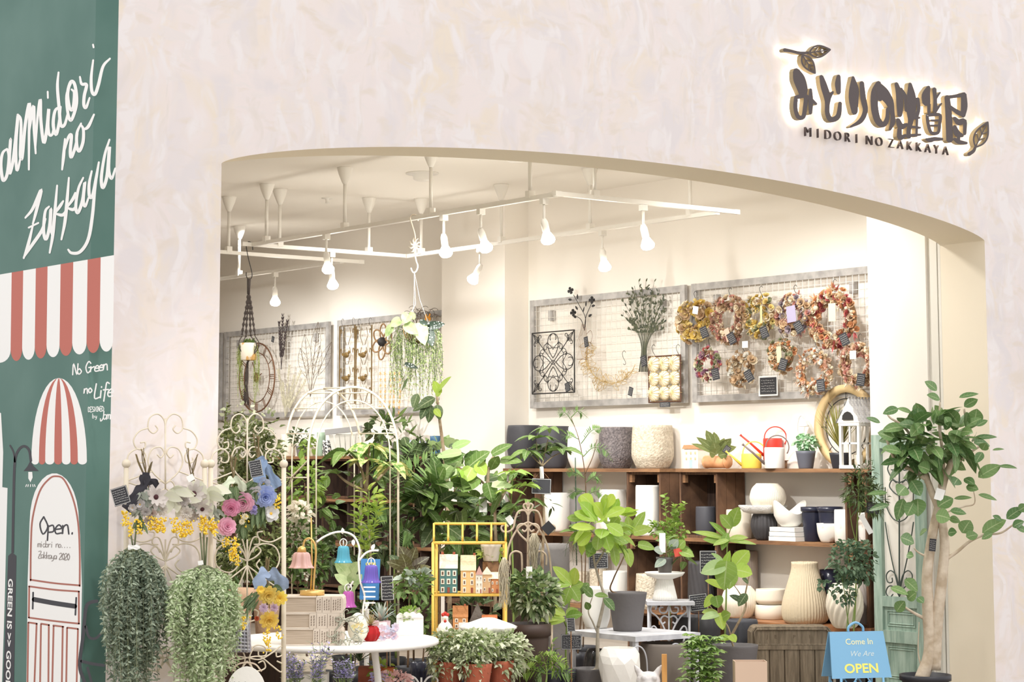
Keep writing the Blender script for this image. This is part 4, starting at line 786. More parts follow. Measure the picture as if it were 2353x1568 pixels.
# ================================================================ iron screens before the left pillar
CIRON = M('cream_iron', (226, 214, 192), .55, bump=(60, .1)); YS = -.13
def screen(xl, xr, lab, Y=YS):
    c = (xl + xr) / 2; k = (xr - xl) / 2 / 86; base = colp(c, 0, Y=Y); t = T('iron_screen', lab, 'iron screen', base, 0, 'cream iron folding screens'); ex = lambda u, v: onY(c + u * k, v, Y)
    for x in (xl, xr):
        p = onY(x, 1075, Y); q = colp(x, 0, Y=Y); G().tube([q, p], .0115, 10).build('post', CIRON, t); G().ball(p + (0, 0, .018), .021, 12).build('finial', CIRON, t)
    g = G(); r = .0037
    A = [[(0, 1000), (-2, 968), (-16, 952), (-34, 960), (-38, 984), (-27, 996), (-17, 987), (-22, 978)], [(-38, 984), (-58, 992), (-70, 1012), (-62, 1032), (-46, 1030), (-45, 1017), (-55, 1018)], [(-86, 1068), (-80, 1044), (-60, 1032), (-44, 1044), (-46, 1062), (-60, 1062), (-60, 1052)],
         [(0, 1112), (-26, 1088), (-38, 1062), (-30, 1034), (-12, 1028), (-3, 1040), (-10, 1052), (-18, 1045)], [(-86, 1106), (-55, 1094), (-30, 1084)], [(-86, 1108), (-50, 1122), (-20, 1150)], [(0, 1112), (-12, 1106), (-20, 1118), (-12, 1130), (-2, 1124)],
         [(0, 1290), (-14, 1262), (-40, 1250), (-66, 1258), (-76, 1284), (-66, 1308), (-40, 1316), (-22, 1300), (-30, 1286)], [(0, 1286), (-12, 1240), (-26, 1236), (-28, 1250), (-16, 1252)], [(0, 1290), (-20, 1280), (-32, 1266), (-20, 1256), (-12, 1270)], [(-86, 1232), (-56, 1246), (-30, 1240), (-24, 1225), (-36, 1222)],
         [(0, 1300), (-26, 1360), (-56, 1420)], [(0, 1300), (-60, 1344), (-86, 1352)], [(0, 1430), (-18, 1425), (-26, 1408), (-14, 1402), (-8, 1414)],
         [(0, 1500), (-20, 1484), (-42, 1488), (-44, 1506), (-28, 1508), (-26, 1498)], [(0, 1512), (-30, 1516), (-60, 1500), (-80, 1486), (-84, 1504), (-70, 1510), (-68, 1500)], [(0, 1512), (-30, 1510), (-60, 1532), (-80, 1545), (-84, 1528), (-70, 1520)], [(0, 1520), (-20, 1542), (-42, 1536), (-38, 1520), (-26, 1524)], [(-14, 1490), (-5, 1515), (-16, 1545)]]
    for P in A:
        for P2 in (P, [(-a, b) for a, b in P]): g.tube([ex(*p) for p in cat(P2, 5)], r, 6)
    for u in (0,): g.tube([ex(u, 962), ex(u, 1135)], r * 1.1, 6); g.tube([ex(u, 1240), ex(u, 1430)], r * 1.1, 6)
    g.build('scrollwork', CIRON, t); g = G()
    for v in (1150, 1480, 1555): pass
    for z in (.12, .42): g.tube([colp(xl, z, Y=Y), colp(xr, z, Y=Y)], .005, 6)
    for i in range(1, 6): x = xl + (xr - xl) * i / 6; g.tube([colp(x, .12, Y=Y), colp(x, .42, Y=Y)], .004, 6)
    g.build('foot_bars', CIRON, t); return t
screen(290, 470, 'cream iron scroll screen standing before the plaster pillar')
screen(484, 652, 'cream iron scroll screen standing before the shop opening, right of the other')

# ================================================================ dried and artificial flower bunches
STEMG = M('dry_stem', (140, 120, 84), .8, col2=(110, 98, 70), isl=1); MIM = M('mimosa_yellow', (254, 222, 92), .8, col2=(246, 204, 56), isl=1)
LEAFP = M('pale_sage_leaf', (226, 224, 206), .7, col2=(204, 206, 182), isl=1, trans=.25); LEAFD = M('dull_green_leaf', (104, 124, 84), .65, col2=(74, 96, 62), isl=1, trans=.2); DKC = M('dark_flower_centre', (74, 40, 44), .8); YC = M('yellow_flower_centre', (236, 190, 84), .8)
def cloth(g, P, w, mi=0, wave=.3):    # loose ribbon along a path of 3-D points
    P = cat(P, 6); n = len(P); Tn = nrm(np.gradient(P, axis=0)); S_ = nrm(np.cross(Tn, fh)); V = []; m = 7
    for i in range(n):
        for j in range(m):
            u = j / (m - 1) - .5; V.append(P[i] + S_[i] * u * w * (1 + .25 * math.sin(i * .9)) - fh * (.25 * w * math.cos(u * 9 + i * .7) * wave + .1 * w))
    return g.add(V, [(i * m + j, i * m + j + 1, (i + 1) * m + j + 1, (i + 1) * m + j) for i in range(n - 1) for j in range(m - 1)], mi)
def bunch(lab, Y, stems, ribbon, flowers, leaves=(), mim=(), tags=(), group='hanging flower bunches', name='flower_bunch', tie=None):
    ex = lambda x, y, q=0: onY(x, y, Y - q); o = ex(*(tie or stems[0][-1])); t = T(name, lab, 'flower bunch', o, 0, group); s = mpp(dep(o)); g = G()
    for P in stems:
        for k in range(3): g.tube(cat([ex(x + rnd.uniform(-4, 4), y + rnd.uniform(-3, 3), rnd.uniform(0, .02)) for x, y in P], 4), rnd.uniform(.0018, .0032), 5)
    g.build('stems', STEMG, t, kind='stuff')
    if ribbon:
        col, paths = ribbon; g = G()
        for P, w in paths: cloth(g, [ex(x, y, .045) for x, y in P], w * s)
        g.build('ribbon', M('ribbon_%d_%d_%d' % col, col, .85, bump=(60, .2)), t)
    for x, y, R, kind, col in flowers:
        m = M('petal_%d_%d_%d' % col, col, .75, col2=tuple(min(255, int(v * 1.04 + 6)) if sum(col) < 600 else int(v * .93) for v in col), isl=1, trans=.25); q = .05 + rnd.random() * .03; c = ex(x, y, q); ax = -ray(x, y) + np.array([rnd.uniform(-.3, .3), 0, rnd.uniform(-.5, .1)]); g = G(); R = R * s
        if kind == 'daisy': flower(g, c, ax, R, 9, 2, cup=.1, wid=.42)
        elif kind == 'anemone': flower(g, c, ax, R, 6, 2, cup=.25, wid=.95)
        elif kind == 'rose':
            for k in range(5): flower(g, c + nrm(ax) * R * .1 * k, ax, R * (1 - .15 * k), 7, 1, cup=.12 + .28 * k, wid=1.0)
        elif kind == 'frill':
            for k in range(4): flower(g, c + nrm(ax) * R * .08 * k, ax, R * (1 - .18 * k), 9, 1, cup=.15 + .3 * k, wid=.6)
        f = g.build('flower', m, t)
        if kind in ('daisy', 'anemone'): G().ball(c + nrm(ax) * R * .12, R * .22, 8).build('flower_centre', DKC if kind == 'daisy' else YC, f)
    if mim:
        g = G()
        for x, y, n in mim:
            for k in range(int(n * 1.9)):
                a = rnd.gauss(0, 1); b = rnd.random(); g.ball(ex(x + a * 6 * (1 - b * .5), y + b * 34 - 6, .04 + rnd.random() * .05), rnd.uniform(.003, .006), 6)
        g.build('mimosa', MIM, t, kind='stuff')
    for col2, L in leaves:
        g = G()
        for x, y, n, ln, wd, spread, ang in L:
            d = [(math.cos(a) * rt + np.array([0, 0, -math.sin(a)]) - fh * rnd.uniform(0, .6)) for a in np.array([rnd.gauss(ang, spread) for _ in range(n)])]; g.leaves([ex(x + rnd.gauss(0, 7), y + rnd.gauss(0, 7), .03 + rnd.random() * .03) for _ in range(n)], d, ln * s * RN.uniform(.7, 1.2, n), wd * s, 'oval', .15, .1, upv=-fh)
        g.build('foliage', col2, t, kind='stuff')
    for x, y, w, h, r, mt in tags: card(t, ex(x, y, .11), w * s, h * s, r, mat=mt, lines=6 if mt is None else 0, border=mt is None)
    return t
HP = PI / 2
GREYW = (206, 200, 198); WDAISY = (226, 218, 212)
SAGE = M('sage_grey_leaf', (168, 172, 160), .75, col2=(140, 148, 138), isl=1, trans=.2); BLUEG = M('blue_green_leaf', (96, 116, 100), .7, col2=(66, 88, 76), isl=1, trans=.2)
bunch('hanging bunch of grey-white flowers and yellow mimosa tied with a black ribbon', -.22, [[(310, 1045), (322, 1070), (336, 1100)], [(328, 1032), (332, 1066), (338, 1100)], [(350, 1062), (342, 1080), (338, 1100)], [(338, 1095), (330, 1140), (310, 1180)], [(338, 1095), (340, 1150), (345, 1195)]],
      ((52, 50, 56), [([(334, 1092), (330, 1118), (312, 1136), (300, 1160), (290, 1172)], 22), ([(330, 1108), (346, 1108), (362, 1118)], 20), ([(336, 1086), (334, 1104)], 16)]),
      [(357, 1143, 30, 'daisy', WDAISY), (322, 1160, 13, 'anemone', GREYW), (335, 1176, 12, 'frill', GREYW), (350, 1180, 12, 'frill', (206, 190, 182)), (304, 1168, 10, 'anemone', GREYW), (373, 1172, 14, 'frill', (232, 226, 218)), (340, 1196, 10, 'frill', (214, 204, 198))],
      [(SAGE, [(330, 1130, 16, 26, 13, .7, HP), (320, 1165, 16, 22, 9, .8, HP + .3), (350, 1160, 12, 24, 11, .8, HP)]), (LEAFP, [(395, 1132, 6, 52, 22, .15, .05)]), (LEAFD, [(325, 1195, 14, 24, 7, .5, HP)])],
      [(288, 1182, 26), (300, 1205, 22), (322, 1200, 22), (345, 1192, 30), (362, 1196, 34), (375, 1196, 22)], [(277, 1140, 37, 40, .3, None)])
bunch('hanging bunch of dark-eyed white daisies with yellow mimosa and pale leaves', -.22, [[(430, 1032), (434, 1060), (442, 1092)], [(452, 1045), (446, 1070), (443, 1095)], [(443, 1090), (440, 1130), (430, 1180)], [(443, 1090), (452, 1140), (470, 1185)]], None,
      [(444, 1136, 34, 'daisy', (220, 212, 206)), (464, 1169, 25, 'daisy', (220, 212, 206)), (428, 1178, 16, 'frill', (236, 230, 222)), (420, 1150, 16, 'frill', (208, 200, 196)), (446, 1188, 12, 'frill', (210, 200, 190))],
      [(LEAFP, [(474, 1126, 6, 44, 24, .5, .5), (414, 1146, 5, 38, 20, .4, 2.2), (452, 1108, 5, 36, 18, .6, 1.2)]), (SAGE, [(440, 1160, 16, 24, 10, .8, HP), (485, 1165, 12, 26, 8, .5, 1.1)])],
      [(402, 1196, 26), (414, 1208, 26), (424, 1206, 26), (436, 1200, 24), (462, 1192, 24), (472, 1200, 28), (486, 1196, 28), (494, 1204, 18)], [(438, 1099, 16, 14, .5, CARDW)])
bunch('hanging bunch of pink peonies with a pale green ribbon', -.22, [[(530, 1046), (533, 1072), (536, 1105)], [(540, 1050), (537, 1075), (536, 1105)], [(534, 1095), (538, 1200)]], ((206, 214, 188), [([(536, 1100), (522, 1112), (508, 1138)], 16), ([(536, 1100), (552, 1110), (562, 1130)], 16)]),
      [(561, 1153, 25, 'rose', (250, 198, 218)), (532, 1166, 22, 'rose', (246, 176, 206)), (521, 1211, 22, 'rose', (250, 192, 214)), (563, 1188, 8, 'frill', (240, 234, 206)), (556, 1200, 7, 'frill', (240, 234, 206)), (536, 1230, 8, 'frill', (120, 92, 76))],
      [(LEAFD, [(535, 1130, 18, 30, 15, .7, HP), (556, 1212, 10, 24, 12, .6, HP)])], [(520, 1240, 14), (540, 1242, 22), (532, 1262, 26), (566, 1190, 10), (544, 1272, 16)])
bunch('hanging bunch of blue and white flowers with a sky blue ribbon and black price tag', -.21, [[(585, 1000), (590, 1030), (596, 1058)], [(594, 1004), (594, 1030), (598, 1058)], [(596, 1050), (606, 1120)]], ((142, 164, 196), [([(594, 1052), (606, 1070), (622, 1090), (640, 1120)], 20), ([(600, 1056), (598, 1085), (592, 1110)], 26)]),
      [(609, 1140, 27, 'rose', (186, 202, 244)), (589, 1132, 19, 'anemone', (238, 236, 236)), (607, 1112, 17, 'anemone', (206, 212, 228)), (622, 1181, 20, 'anemone', (236, 236, 234)), (583, 1176, 9, 'frill', (176, 170, 214)), (584, 1168, 8, 'frill', (168, 160, 210))],
      [(LEAFD, [(582, 1112, 20, 34, 10, .5, HP + .3), (600, 1170, 18, 34, 8, .5, HP), (628, 1150, 8, 20, 8, .6, HP)])], [(636, 1142, 24), (630, 1160, 14)], [(588, 1077, 28, 38, .2, None)])
bunch('lower hanging bunch of yellow flowers with a grey-blue ribbon', -.2, [[(612, 1282), (614, 1305), (615, 1325)], [(617, 1284), (616, 1305), (615, 1325)], [(615, 1320), (616, 1400)]], ((148, 164, 190), [([(614, 1312), (600, 1326), (594, 1355)], 26), ([(618, 1316), (640, 1330), (655, 1356)], 28)]),
      [(616, 1366, 24, 'frill', (255, 230, 130)), (643, 1374, 18, 'frill', (255, 224, 110)), (618, 1424, 23, 'frill', (255, 226, 120)), (606, 1398, 11, 'frill', (206, 182, 200)), (630, 1398, 10, 'frill', (206, 182, 200)), (598, 1356, 10, 'anemone', (240, 208, 90)), (590, 1422, 6, 'frill', (176, 82, 50))],
      [(LEAFD, [(588, 1372, 26, 36, 5, .35, HP + .7), (620, 1350, 10, 24, 16, .6, HP)]), (LEAFP, [(575, 1420, 10, 40, 6, .3, PI - .5)])], [(612, 1452, 22), (616, 1474, 12), (640, 1440, 14), (560, 1420, 16)])
def greens(lab, Y, tie, bottom, halfw, m, n, ll, lw, stem_top, seed):
    ex = lambda x, y, q=0: onY(x, y, Y - q); o = ex(*tie); t = T('hanging_greenery', lab, 'greenery bunch', o, 0, 'hanging greenery bunches'); s = mpp(dep(o)); r_ = np.random.default_rng(seed); g = G(); gl = G(); pos, dr, LL = [], [], []
    for P in stem_top: g.tube(cat([ex(*p) for p in P], 4), .004, 6)
    for k in range(n):
        a = r_.normal(0, .5); a = max(-1, min(1, a)); L = (bottom - tie[1]) * (1 - .35 * abs(a) ** 1.5) * r_.uniform(.45, 1.05); b = r_.uniform(-.02, .16)
        P = cat([ex(tie[0] + a * 10, tie[1], .02), ex(tie[0] + a * halfw * .62, tie[1] + L * .22, .02 + b * .7), ex(tie[0] + a * halfw * .95, tie[1] + L * .55, .02 + b), ex(tie[0] + a * halfw * r_.uniform(.8, 1.15), tie[1] + L, .02 + b * r_.uniform(.6, 1.2))], 8)
        g.tube(P, .0014, 4)
        for i in range(3, len(P)):
            for q in range(5 if i > 6 else 2):
                th = r_.uniform(0, 2 * PI); pos.append(P[i] + r_.normal(0, .004, 3)); dr.append(np.array([0, 0, r_.uniform(-1.0, .35)]) + (math.cos(th) * rt + math.sin(th) * fh)); LL.append(ll * s * r_.uniform(.6, 1.25))
    gl.leaves(pos, dr, LL, np.array(LL) * lw, 'oval', .12, .1, upv=-fh, seg=4, roll=1.2)
    g.build('stems', M('grey_green_stem', (150, 156, 122), .8, col2=(112, 122, 92), isl=1), t, kind='stuff'); gl.build('foliage', m, t, kind='stuff'); return t
EUC = M('grey_eucalyptus', (178, 190, 168), .7, col2=(82, 102, 86), isl=1, trans=.2); MINT = M('pale_mint_leaf', (226, 234, 204), .7, col2=(164, 188, 132), isl=1, trans=.25)
t = greens('big hanging bunch of dark grey-green eucalyptus at the far left of the screens', -.22, (307, 1256), 1640, 74, EUC, 170, 11, .38, [[(300, 1225), (306, 1260)], [(312, 1222), (309, 1260)]], 3)
g = G(); cloth(g, [onY(x, 1258, -.28) for x in (294, 308, 322)], .02); g.build('paper_band', CARDW, t)
t = greens('big hanging bunch of pale mint foliage right of the eucalyptus', -.24, (468, 1300), 1640, 80, MINT, 170, 11, .36, [[(460, 1225), (466, 1300)], [(468, 1220), (470, 1300)], [(476, 1235), (472, 1300)]], 4)
card(t, onY(461, 1294, -.3), .024, .02, .2, mat=CARDW, lines=0)

# ================================================================ hanging from the rails
def onrail(x): y_ = colX(xn, x, yn, yf + .4); return np.array([xn, y_, ZR])
pr = onrail(578); dM = dep(pr); exd = lambda x, y, q=0: at(x, y, dM - q); s = mpp(dM); MAC = M('charcoal_cotton_cord', (74, 66, 62), .95, bump=(120, .5))
tag(G().tube(cat([exd(*p) for p in [(581, 575), (579, 560), (570, 556), (566, 566), (571, 595), (579, 628), (577, 640), (570, 642), (566, 634), (566, 626)]], 5), .0035, 7).build('s_hook', BLK), 'black S-hook over the left end of the near rail', 'hook')
t = T('macrame_hanger', 'charcoal knotted macrame hanger carrying a small plant pot', 'plant hanger', exd(572, 640)); g = G(); g.tube([exd(572, 640), exd(571, 676)], [.016, .012], 8)
for x1, x2, y2 in ((567, 556, 770), (570, 565, 775), (574, 576, 772), (577, 586, 770)):
    P = cat([exd(571, 668), exd(x1, 700), exd((x1 + x2) / 2 - .5, 735), exd(x2, y2)], 10); g.tube(P, [.0085 + .004 * math.sin(i * 1.7) for i in range(len(P))], 6)
for x2, xb in ((556, 558), (565, 563), (576, 581), (586, 584)): g.tube(cat([exd(x2, 772, 0), exd(xb - 2 * (570 - xb) * .4, 795, .045), exd(570, 832, .03)], 6), .0045, 5)
g.build('knotted_cords', MAC, t); g = G()
for k in range(16): g.tube(cat([exd(569 + rnd.uniform(-2, 2), 832, .0), exd(566 + rnd.uniform(-4, 4), 870), exd(565 + rnd.uniform(-7, 7), 930 + rnd.uniform(-6, 4))], 4), .004, 4)
g.build('tassel', MAC, t)
GL1 = M('leaf_mid_green', (112, 138, 70), .5, col2=(76, 106, 50), isl=1, trans=.25); GL2 = M('leaf_bright_green', (160, 184, 86), .5, col2=(116, 152, 62), isl=1, trans=.35); GLD = M('leaf_dark_green', (86, 106, 62), .45, col2=(58, 78, 46), isl=1, trans=.15); GLY = M('leaf_yellow_green', (190, 206, 96), .5, col2=(146, 180, 72), isl=1, trans=.35); IVYV = M('variegated_ivy_leaf', (236, 238, 212), .6, col2=(128, 148, 92), isl=1, trans=.25); GRY = M('silver_leaf', (176, 186, 172), .6, col2=(138, 152, 140), isl=1, trans=.2)
base = exd(570, 832); t = T('hanging_pot', 'small white and tan pot with trailing succulent inside the macrame hanger', 'potted plant', base); g = G(); ri = vessel(g, base + (0, 0, .012), 'block', 19.5 * s, 40 * s); g.build('pot', M('white_tan_pot', (238, 230, 214), .6, col2=(214, 170, 106), scale=9, sharp=(.5, .54)), t)
g = G(); c = exd(570, 792); g.leaves([c + rt * rnd.uniform(-.04, .04) for _ in range(16)], [rt * rnd.uniform(-1, 1) + np.array([0, 0, rnd.uniform(.3, 1)]) - fh * rnd.uniform(-.6, .6) for _ in range(16)], .075, .032, 'lance', .2, .1); g.build('rosette_leaves', GL1, t, kind='stuff'); g = G()
for k in range(26):
    x = 570 + (1 if k % 2 else -1) * rnd.uniform(14, 24); L = rnd.uniform(50, 150); P = cat([exd(x * .5 + 285, 790), exd(x, 798, rnd.uniform(-.04, .05)), exd(x + rnd.uniform(-6, 6), 790 + L * .5, .03), exd(x + rnd.uniform(-9, 9), 790 + L, .03)], 8)
    g.tube(P, .0015, 4)
    for q in P[5:]: g.leaves([q] * 2, RN.normal(0, 1, (2, 3)) + (0, 0, -.6), .012, .007, 'oval', 0, .1, seg=3)
g.build('trailing_strands', M('string_green', (160, 170, 92), .6, col2=(128, 144, 72), isl=1), t, kind='stuff')
# white coral hook and the hanging artificial plants
pr = onrail(952); dH = dep(pr); exh = lambda x, y, q=0: at(x, y, dH - q); s = mpp(dH); CORAL = M('white_coral', (238, 228, 212), .7)
t = T('coral_hook', 'white coral-shaped hook hanging from the middle of the near rail', 'hook', pr); g = G(); g.tube(cat([exh(*p) for p in [(961, 508), (958, 496), (948, 494), (943, 503), (948, 520), (954, 545), (952, 575), (956, 598), (960, 612), (956, 624), (949, 626), (944, 616)]], 5), .0055, 7)
for a in np.linspace(0, 2 * PI, 10)[:-1]: g.tube([exh(954, 565), exh(954 + 10 * math.cos(a), 566 + 14 * math.sin(a), .01), exh(954 + 15 * math.cos(a + .3), 566 + 20 * math.sin(a + .3), .0)], [.009, .006, .003], 6)
g.build('coral_body', CORAL, t)
t = T('hanging_plant', 'hanging basket of pale trailing foliage with polka-dot leaves below the coral hook', 'hanging plant', exh(952, 626)); g = G()
for P in ([(952, 624), (951, 700), (945, 745)], [(952, 624), (965, 690), (985, 745)], [(952, 624), (955, 700), (930, 745)]): g.tube([exh(*p) for p in P], .0015, 4)
g.build('hanging_wires', WIRE, t); g = G()
for k in range(9): g.tube(cat([exh(925 + k * 8, 748, .05 * math.sin(k)), exh(930 + k * 6, 770, .08), exh(945 + k * 2, 790)], 5), .004, 5)
g.build('basket', M('twig_basket', (138, 110, 74), .9), t); pos, dr, LL = [], [], []; gs = G()
for k in range(120):
    x0 = rnd.uniform(890, 1012); y0 = 740 + abs(x0 - 950) * .25 + rnd.uniform(0, 40); L = rnd.uniform(40, 150); P = cat([exh(950 + (x0 - 950) * .4, 750, .02), exh(x0, y0, rnd.uniform(-.06, .1)), exh(x0 + rnd.uniform(-8, 8), y0 + L * .5, rnd.uniform(-.05, .12)), exh(x0 + rnd.uniform(-12, 12), y0 + L, rnd.uniform(-.03, .1))], 6); gs.tube(P, .0012, 4)
    for q in P[6:]:
        for _ in range(2): pos.append(q); dr.append(RN.normal(0, .8, 3) + (0, 0, -.7)); LL.append(rnd.uniform(.014, .026))
gs.build('trailing_stems', LEAFD, t, kind='stuff'); gl = G(); gl.leaves(pos, dr, LL, np.array(LL) * .42, 'oval', .1, .1, seg=3); gl.build('fine_foliage', M('pale_lime_leaf', (206, 218, 164), .6, col2=(166, 188, 118), isl=1, trans=.3), t, kind='stuff')
def dotleaf():
    m = M('polka_dot_leaf', (44, 60, 48), .5, trans=0); N = m.node_tree.nodes; K = m.node_tree.links; v = N.new('ShaderNodeTexVoronoi'); v.inputs['Scale'].default_value = 62; tc = N.new('ShaderNodeTexCoord'); K.new(tc.outputs['Object'], v.inputs['Vector']); r = N.new('ShaderNodeValToRGB'); r.color_ramp.elements[0].color = lin((236, 240, 232)); r.color_ramp.elements[1].color = lin((44, 60, 48)); r.color_ramp.elements[0].position = .26; r.color_ramp.elements[1].position = .32; K.new(v.outputs['Distance'], r.inputs[0]); K.new(r.outputs[0], N['Principled BSDF'].inputs['Base Color']); return m
DOT = dotleaf()
for x, y, dx, dy, w in ((978, 752, 46, -10, 20), (984, 755, 10, 42, 24), (965, 738, 24, 8, 12), (930, 836, 34, 10, 11)): G().leaves([exh(x, y, .1)], exh(x + dx, y + dy, .14) - exh(x, y, .1), math.hypot(dx, dy) * s, w * s, 'heart', .05, .15, upv=-fh, roll=0, seg=9).build('polka_dot_leaf', DOT, t)
CAL = M('caladium_leaf', (196, 210, 160), .6, col2=(132, 162, 98), scale=14, trans=.3, sharp=(.4, .7))
for x, y, dx, dy, w in ((962, 742, 16, 50, 34), (920, 735, -28, 14, 22), (938, 722, -14, 24, 26), (930, 745, 34, 22, 26), (945, 728, 14, -12, 20), (900, 748, -16, 28, 18)): G().leaves([exh(x, y, .09)], exh(x + dx, y + dy, .15) - exh(x, y, .09), math.hypot(dx, dy) * s, w * s, 'heart', .1, .15, upv=-fh, roll=0, seg=8).build('pale_broad_leaf', CAL, t)
G().leaves([exh(937, 868, .08)], exh(924, 896, .08) - exh(937, 868, .08), 36 * s, 7 * s, 'lance', 0, .1, upv=-fh).build('dark_narrow_leaf', GLD, t)

# ================================================================ goods on the left wire panels
ew = wex(5.95)
t = T('wall_clock', 'large round openwork clock with metal numerals on the left wire panel', 'clock', wq(590, 868)); cc = wq(590, 868); R = 79 * mpp(dep(cc)); ring = lambda r, q=0: [(cc[0] - q, cc[1] - r * math.cos(a), cc[2] + r * math.sin(a)) for a in np.linspace(0, 2 * PI, 41)[:-1]]
CLK = M('bronze_clock_metal', (122, 86, 62), .5, metal=.3); G().tube(ring(R), .008, 6, closed=True).build('outer_ring', CLK, t); G().tube(ring(R * .72), .005, 6, closed=True).build('inner_ring', CLK, t)
for h in range(12):
    a = h * PI / 6; n_ = (3, 1, 2, 3, 3, 2, 3, 4, 4, 3, 2, 3)[h]; g = G()
    for j in range(n_):
        o_ = (j - (n_ - 1) / 2) * .02; u = np.array([0, -math.cos(a), math.sin(a)]); v = np.array([0, math.sin(a), math.cos(a)]); g.tube([cc + u * R * .74 + v * o_, cc + u * R * .97 + v * o_], .004, 5)
    g.build('numeral', CLK, t)
G().lathe([(.05, 0), (.05, .01), (.001, .014)], (0, 0, 0), 20).build('hub', CLK, t, local=True).rotation_euler = (0, -HP, 0)
for a, L in ((2.0, .5), (.3, .35)): G().tube([cc, cc + np.array([-.012, -math.cos(a) * R * L, math.sin(a) * R * L])], .005, 5).build('hand', CLK, t)
def metal_leaves(lab, base, tips, m, kind, lw, ll, X=5.95, tagp=None, wire=False):
    t = T('metal_leaf_spray', lab, 'metal leaf decoration', wq(*base, X)); g, gl = G(), G(); ex = wex(X)
    for tp_ in tips:
        P = cat([ex(*base), ex((base[0] * 2 + tp_[0]) / 3, (base[1] * .6 + tp_[1] * .4)), ex(*tp_)], 10); g.tube(P, .0025, 5)
        if wire:
            b_, a_ = np.array(tp_, float), np.array(tp_, float) + (np.array(base, float) - tp_) * wire; d = a_ - b_; n_ = np.array([-d[1], d[0]]) / np.linalg.norm(d); L = np.linalg.norm(d); lp = [b_ + d * u + n_ * s_ * lw * math.sin(PI * u) for s_, us in ((1, np.linspace(0, 1, 9)), (-1, np.linspace(1, 0, 9)[1:-1])) for u in us]; gl.tube([ex(*q) for q in lp], .002, 4, closed=True)
            for u in np.linspace(.15, .85, 6):
                for s_ in (1, -1): gl.tube([ex(*(b_ + d * (u + .1))), ex(*(b_ + d * u + n_ * s_ * lw * math.sin(PI * u)))], .0012, 4)
        else:
            for i in range(len(P) // 3, len(P)):
                for s_ in (-1, 1): gl.leaves([P[i]], nrm(P[-1] - P[0]) + np.array([0, s_ * .7, rnd.uniform(-.1, .3)]), ll, lw, 'oval', 0, .1, upv=(-1, 0, 0))
    g.build('stem', m, t); gl.build('wire_leaf' if wire else 'leaves', m, t, kind='stuff')
    if tagp: card(t, wq(*tagp, 5.93), .05, .06, -.3, U=(0, -1, 0))
    return t
metal_leaves('dark metal leaf stems standing up on the left wire panel above the clock', (646, 850), [(650, 728), (642, 745), (660, 742)], M('dark_leaf_metal', (70, 60, 60), .6), '', .019, .044, tagp=(627, 780))
metal_leaves('wire outline sculpture of five big leaves on the left wire panel', (713, 912), [(731, 740), (700, 768), (762, 786), (690, 800), (735, 795)], DKB, '', 11, 0, wire=.62)
metal_leaves('pale metal leaf spray low on the left wire panel', (655, 960), [(640, 855), (665, 845), (690, 858), (700, 880), (650, 880), (676, 868)], M('pale_leaf_metal', (190, 184, 160), .6), '', .018, .04)
BRZ = M('antique_bronze', (128, 104, 62), .5, metal=.3)
for x0, x1, w in ((780, 815, 'left'), (818, 854, 'right')):
    t, ex = grille(x0, x1, 750, 930, w + ' one of two tall bronze bird grilles hung side by side', BRZ, 5.945, fr=.007, name='bird_grille'); t['group'] = 'bronze bird grilles'; g = G()
    for v0 in (.75, .25, -.25, -.75):
        for s_ in (1, -1): t3(g, [(0.1 * s_, v0 - .25), (.5 * s_, v0), (.3 * s_, v0 + .2)], ex, .003); t3(g, curl((.95 * s_, v0 - .1), HP, .5, s_ * .9, s_ * 3.6), ex, .004)
    g.build('scrollwork', BRZ, t)
    for v0 in (.25, -.35):
        g = G(); b = np.array(ex(-.1, v0)); g.ball(b, .035, 10, sq=(.4, 1.3, .8)); g.ball(b + (0, -.045, .025), .018, 8, sq=(.5, 1, 1)); g.leaves([b + (0, .03, 0)], (0, 1, .25), .06, .03, 'oval', 0, .1, upv=(-1, 0, 0)); g.build('bird', BRZ, t)
    for u in (-.7, .7): hookS(t, np.array(ex(u, 1.04)), .1)
t = T('rattan_flower', 'rattan loop flower with dark centre beside the bird grilles', 'flower ornament', wq(882, 786, 5.94)); c = wq(882, 786, 5.92)
for k in range(6):
    a = k * PI / 3 + .4; th = np.linspace(0, 2 * PI, 16)[:-1]; R_ = .17; G().tube([c + np.array([-.02 * math.sin(x / 2), -(math.cos(a) * (R_ * .5 * (1 - math.cos(x))) - math.sin(a) * .055 * math.sin(x)), math.sin(a) * (R_ * .5 * (1 - math.cos(x))) + math.cos(a) * .055 * math.sin(x)]) for x in th], .008, 5, closed=True).build('petal_loop', M('rattan', (150, 118, 82), .7), t)
G().ball(c - (.02, 0, 0), .045, 12).build('seed_centre', BLK, t)
t = T('star_garland', 'garland of small orange star charms hanging low on the panel behind the greenery', 'garland', wq(900, 850, 5.93)); g, g2 = G(), G()
for x in (874, 884, 896, 908, 918):
    P = cat([onX(x, 845, 5.93), onX(x + rnd.uniform(-3, 3), 900, 5.93), onX(x + rnd.uniform(-4, 4), 948, 5.93)], 4); g.tube(P, .0012, 4)
    for q in P[1:]: flower(g2, q, (-1, 0, 0), .02, 5, 1, cup=.05, wid=.45)
g.build('thread', DKB, t); g2.build('star_charms', M('orange_star', (240, 178, 74), .6, col2=(214, 160, 60), isl=1), t, kind='stuff')
t = T('wire_butterfly_frame', 'dark wire ornament with an orange butterfly at the top right of the left panels', 'wire ornament', wq(975, 740, 5.94)); g = G()
for k in range(22):
    x, y = rnd.uniform(945, 1010), rnd.uniform(690, 735); g.tube([onX(*p, 5.94) for p in curl((x, 745), -HP + rnd.uniform(-.5, .5), rnd.uniform(25, 60), rnd.uniform(-.5, .5), rnd.choice((-3, 3)))], .0022, 4)
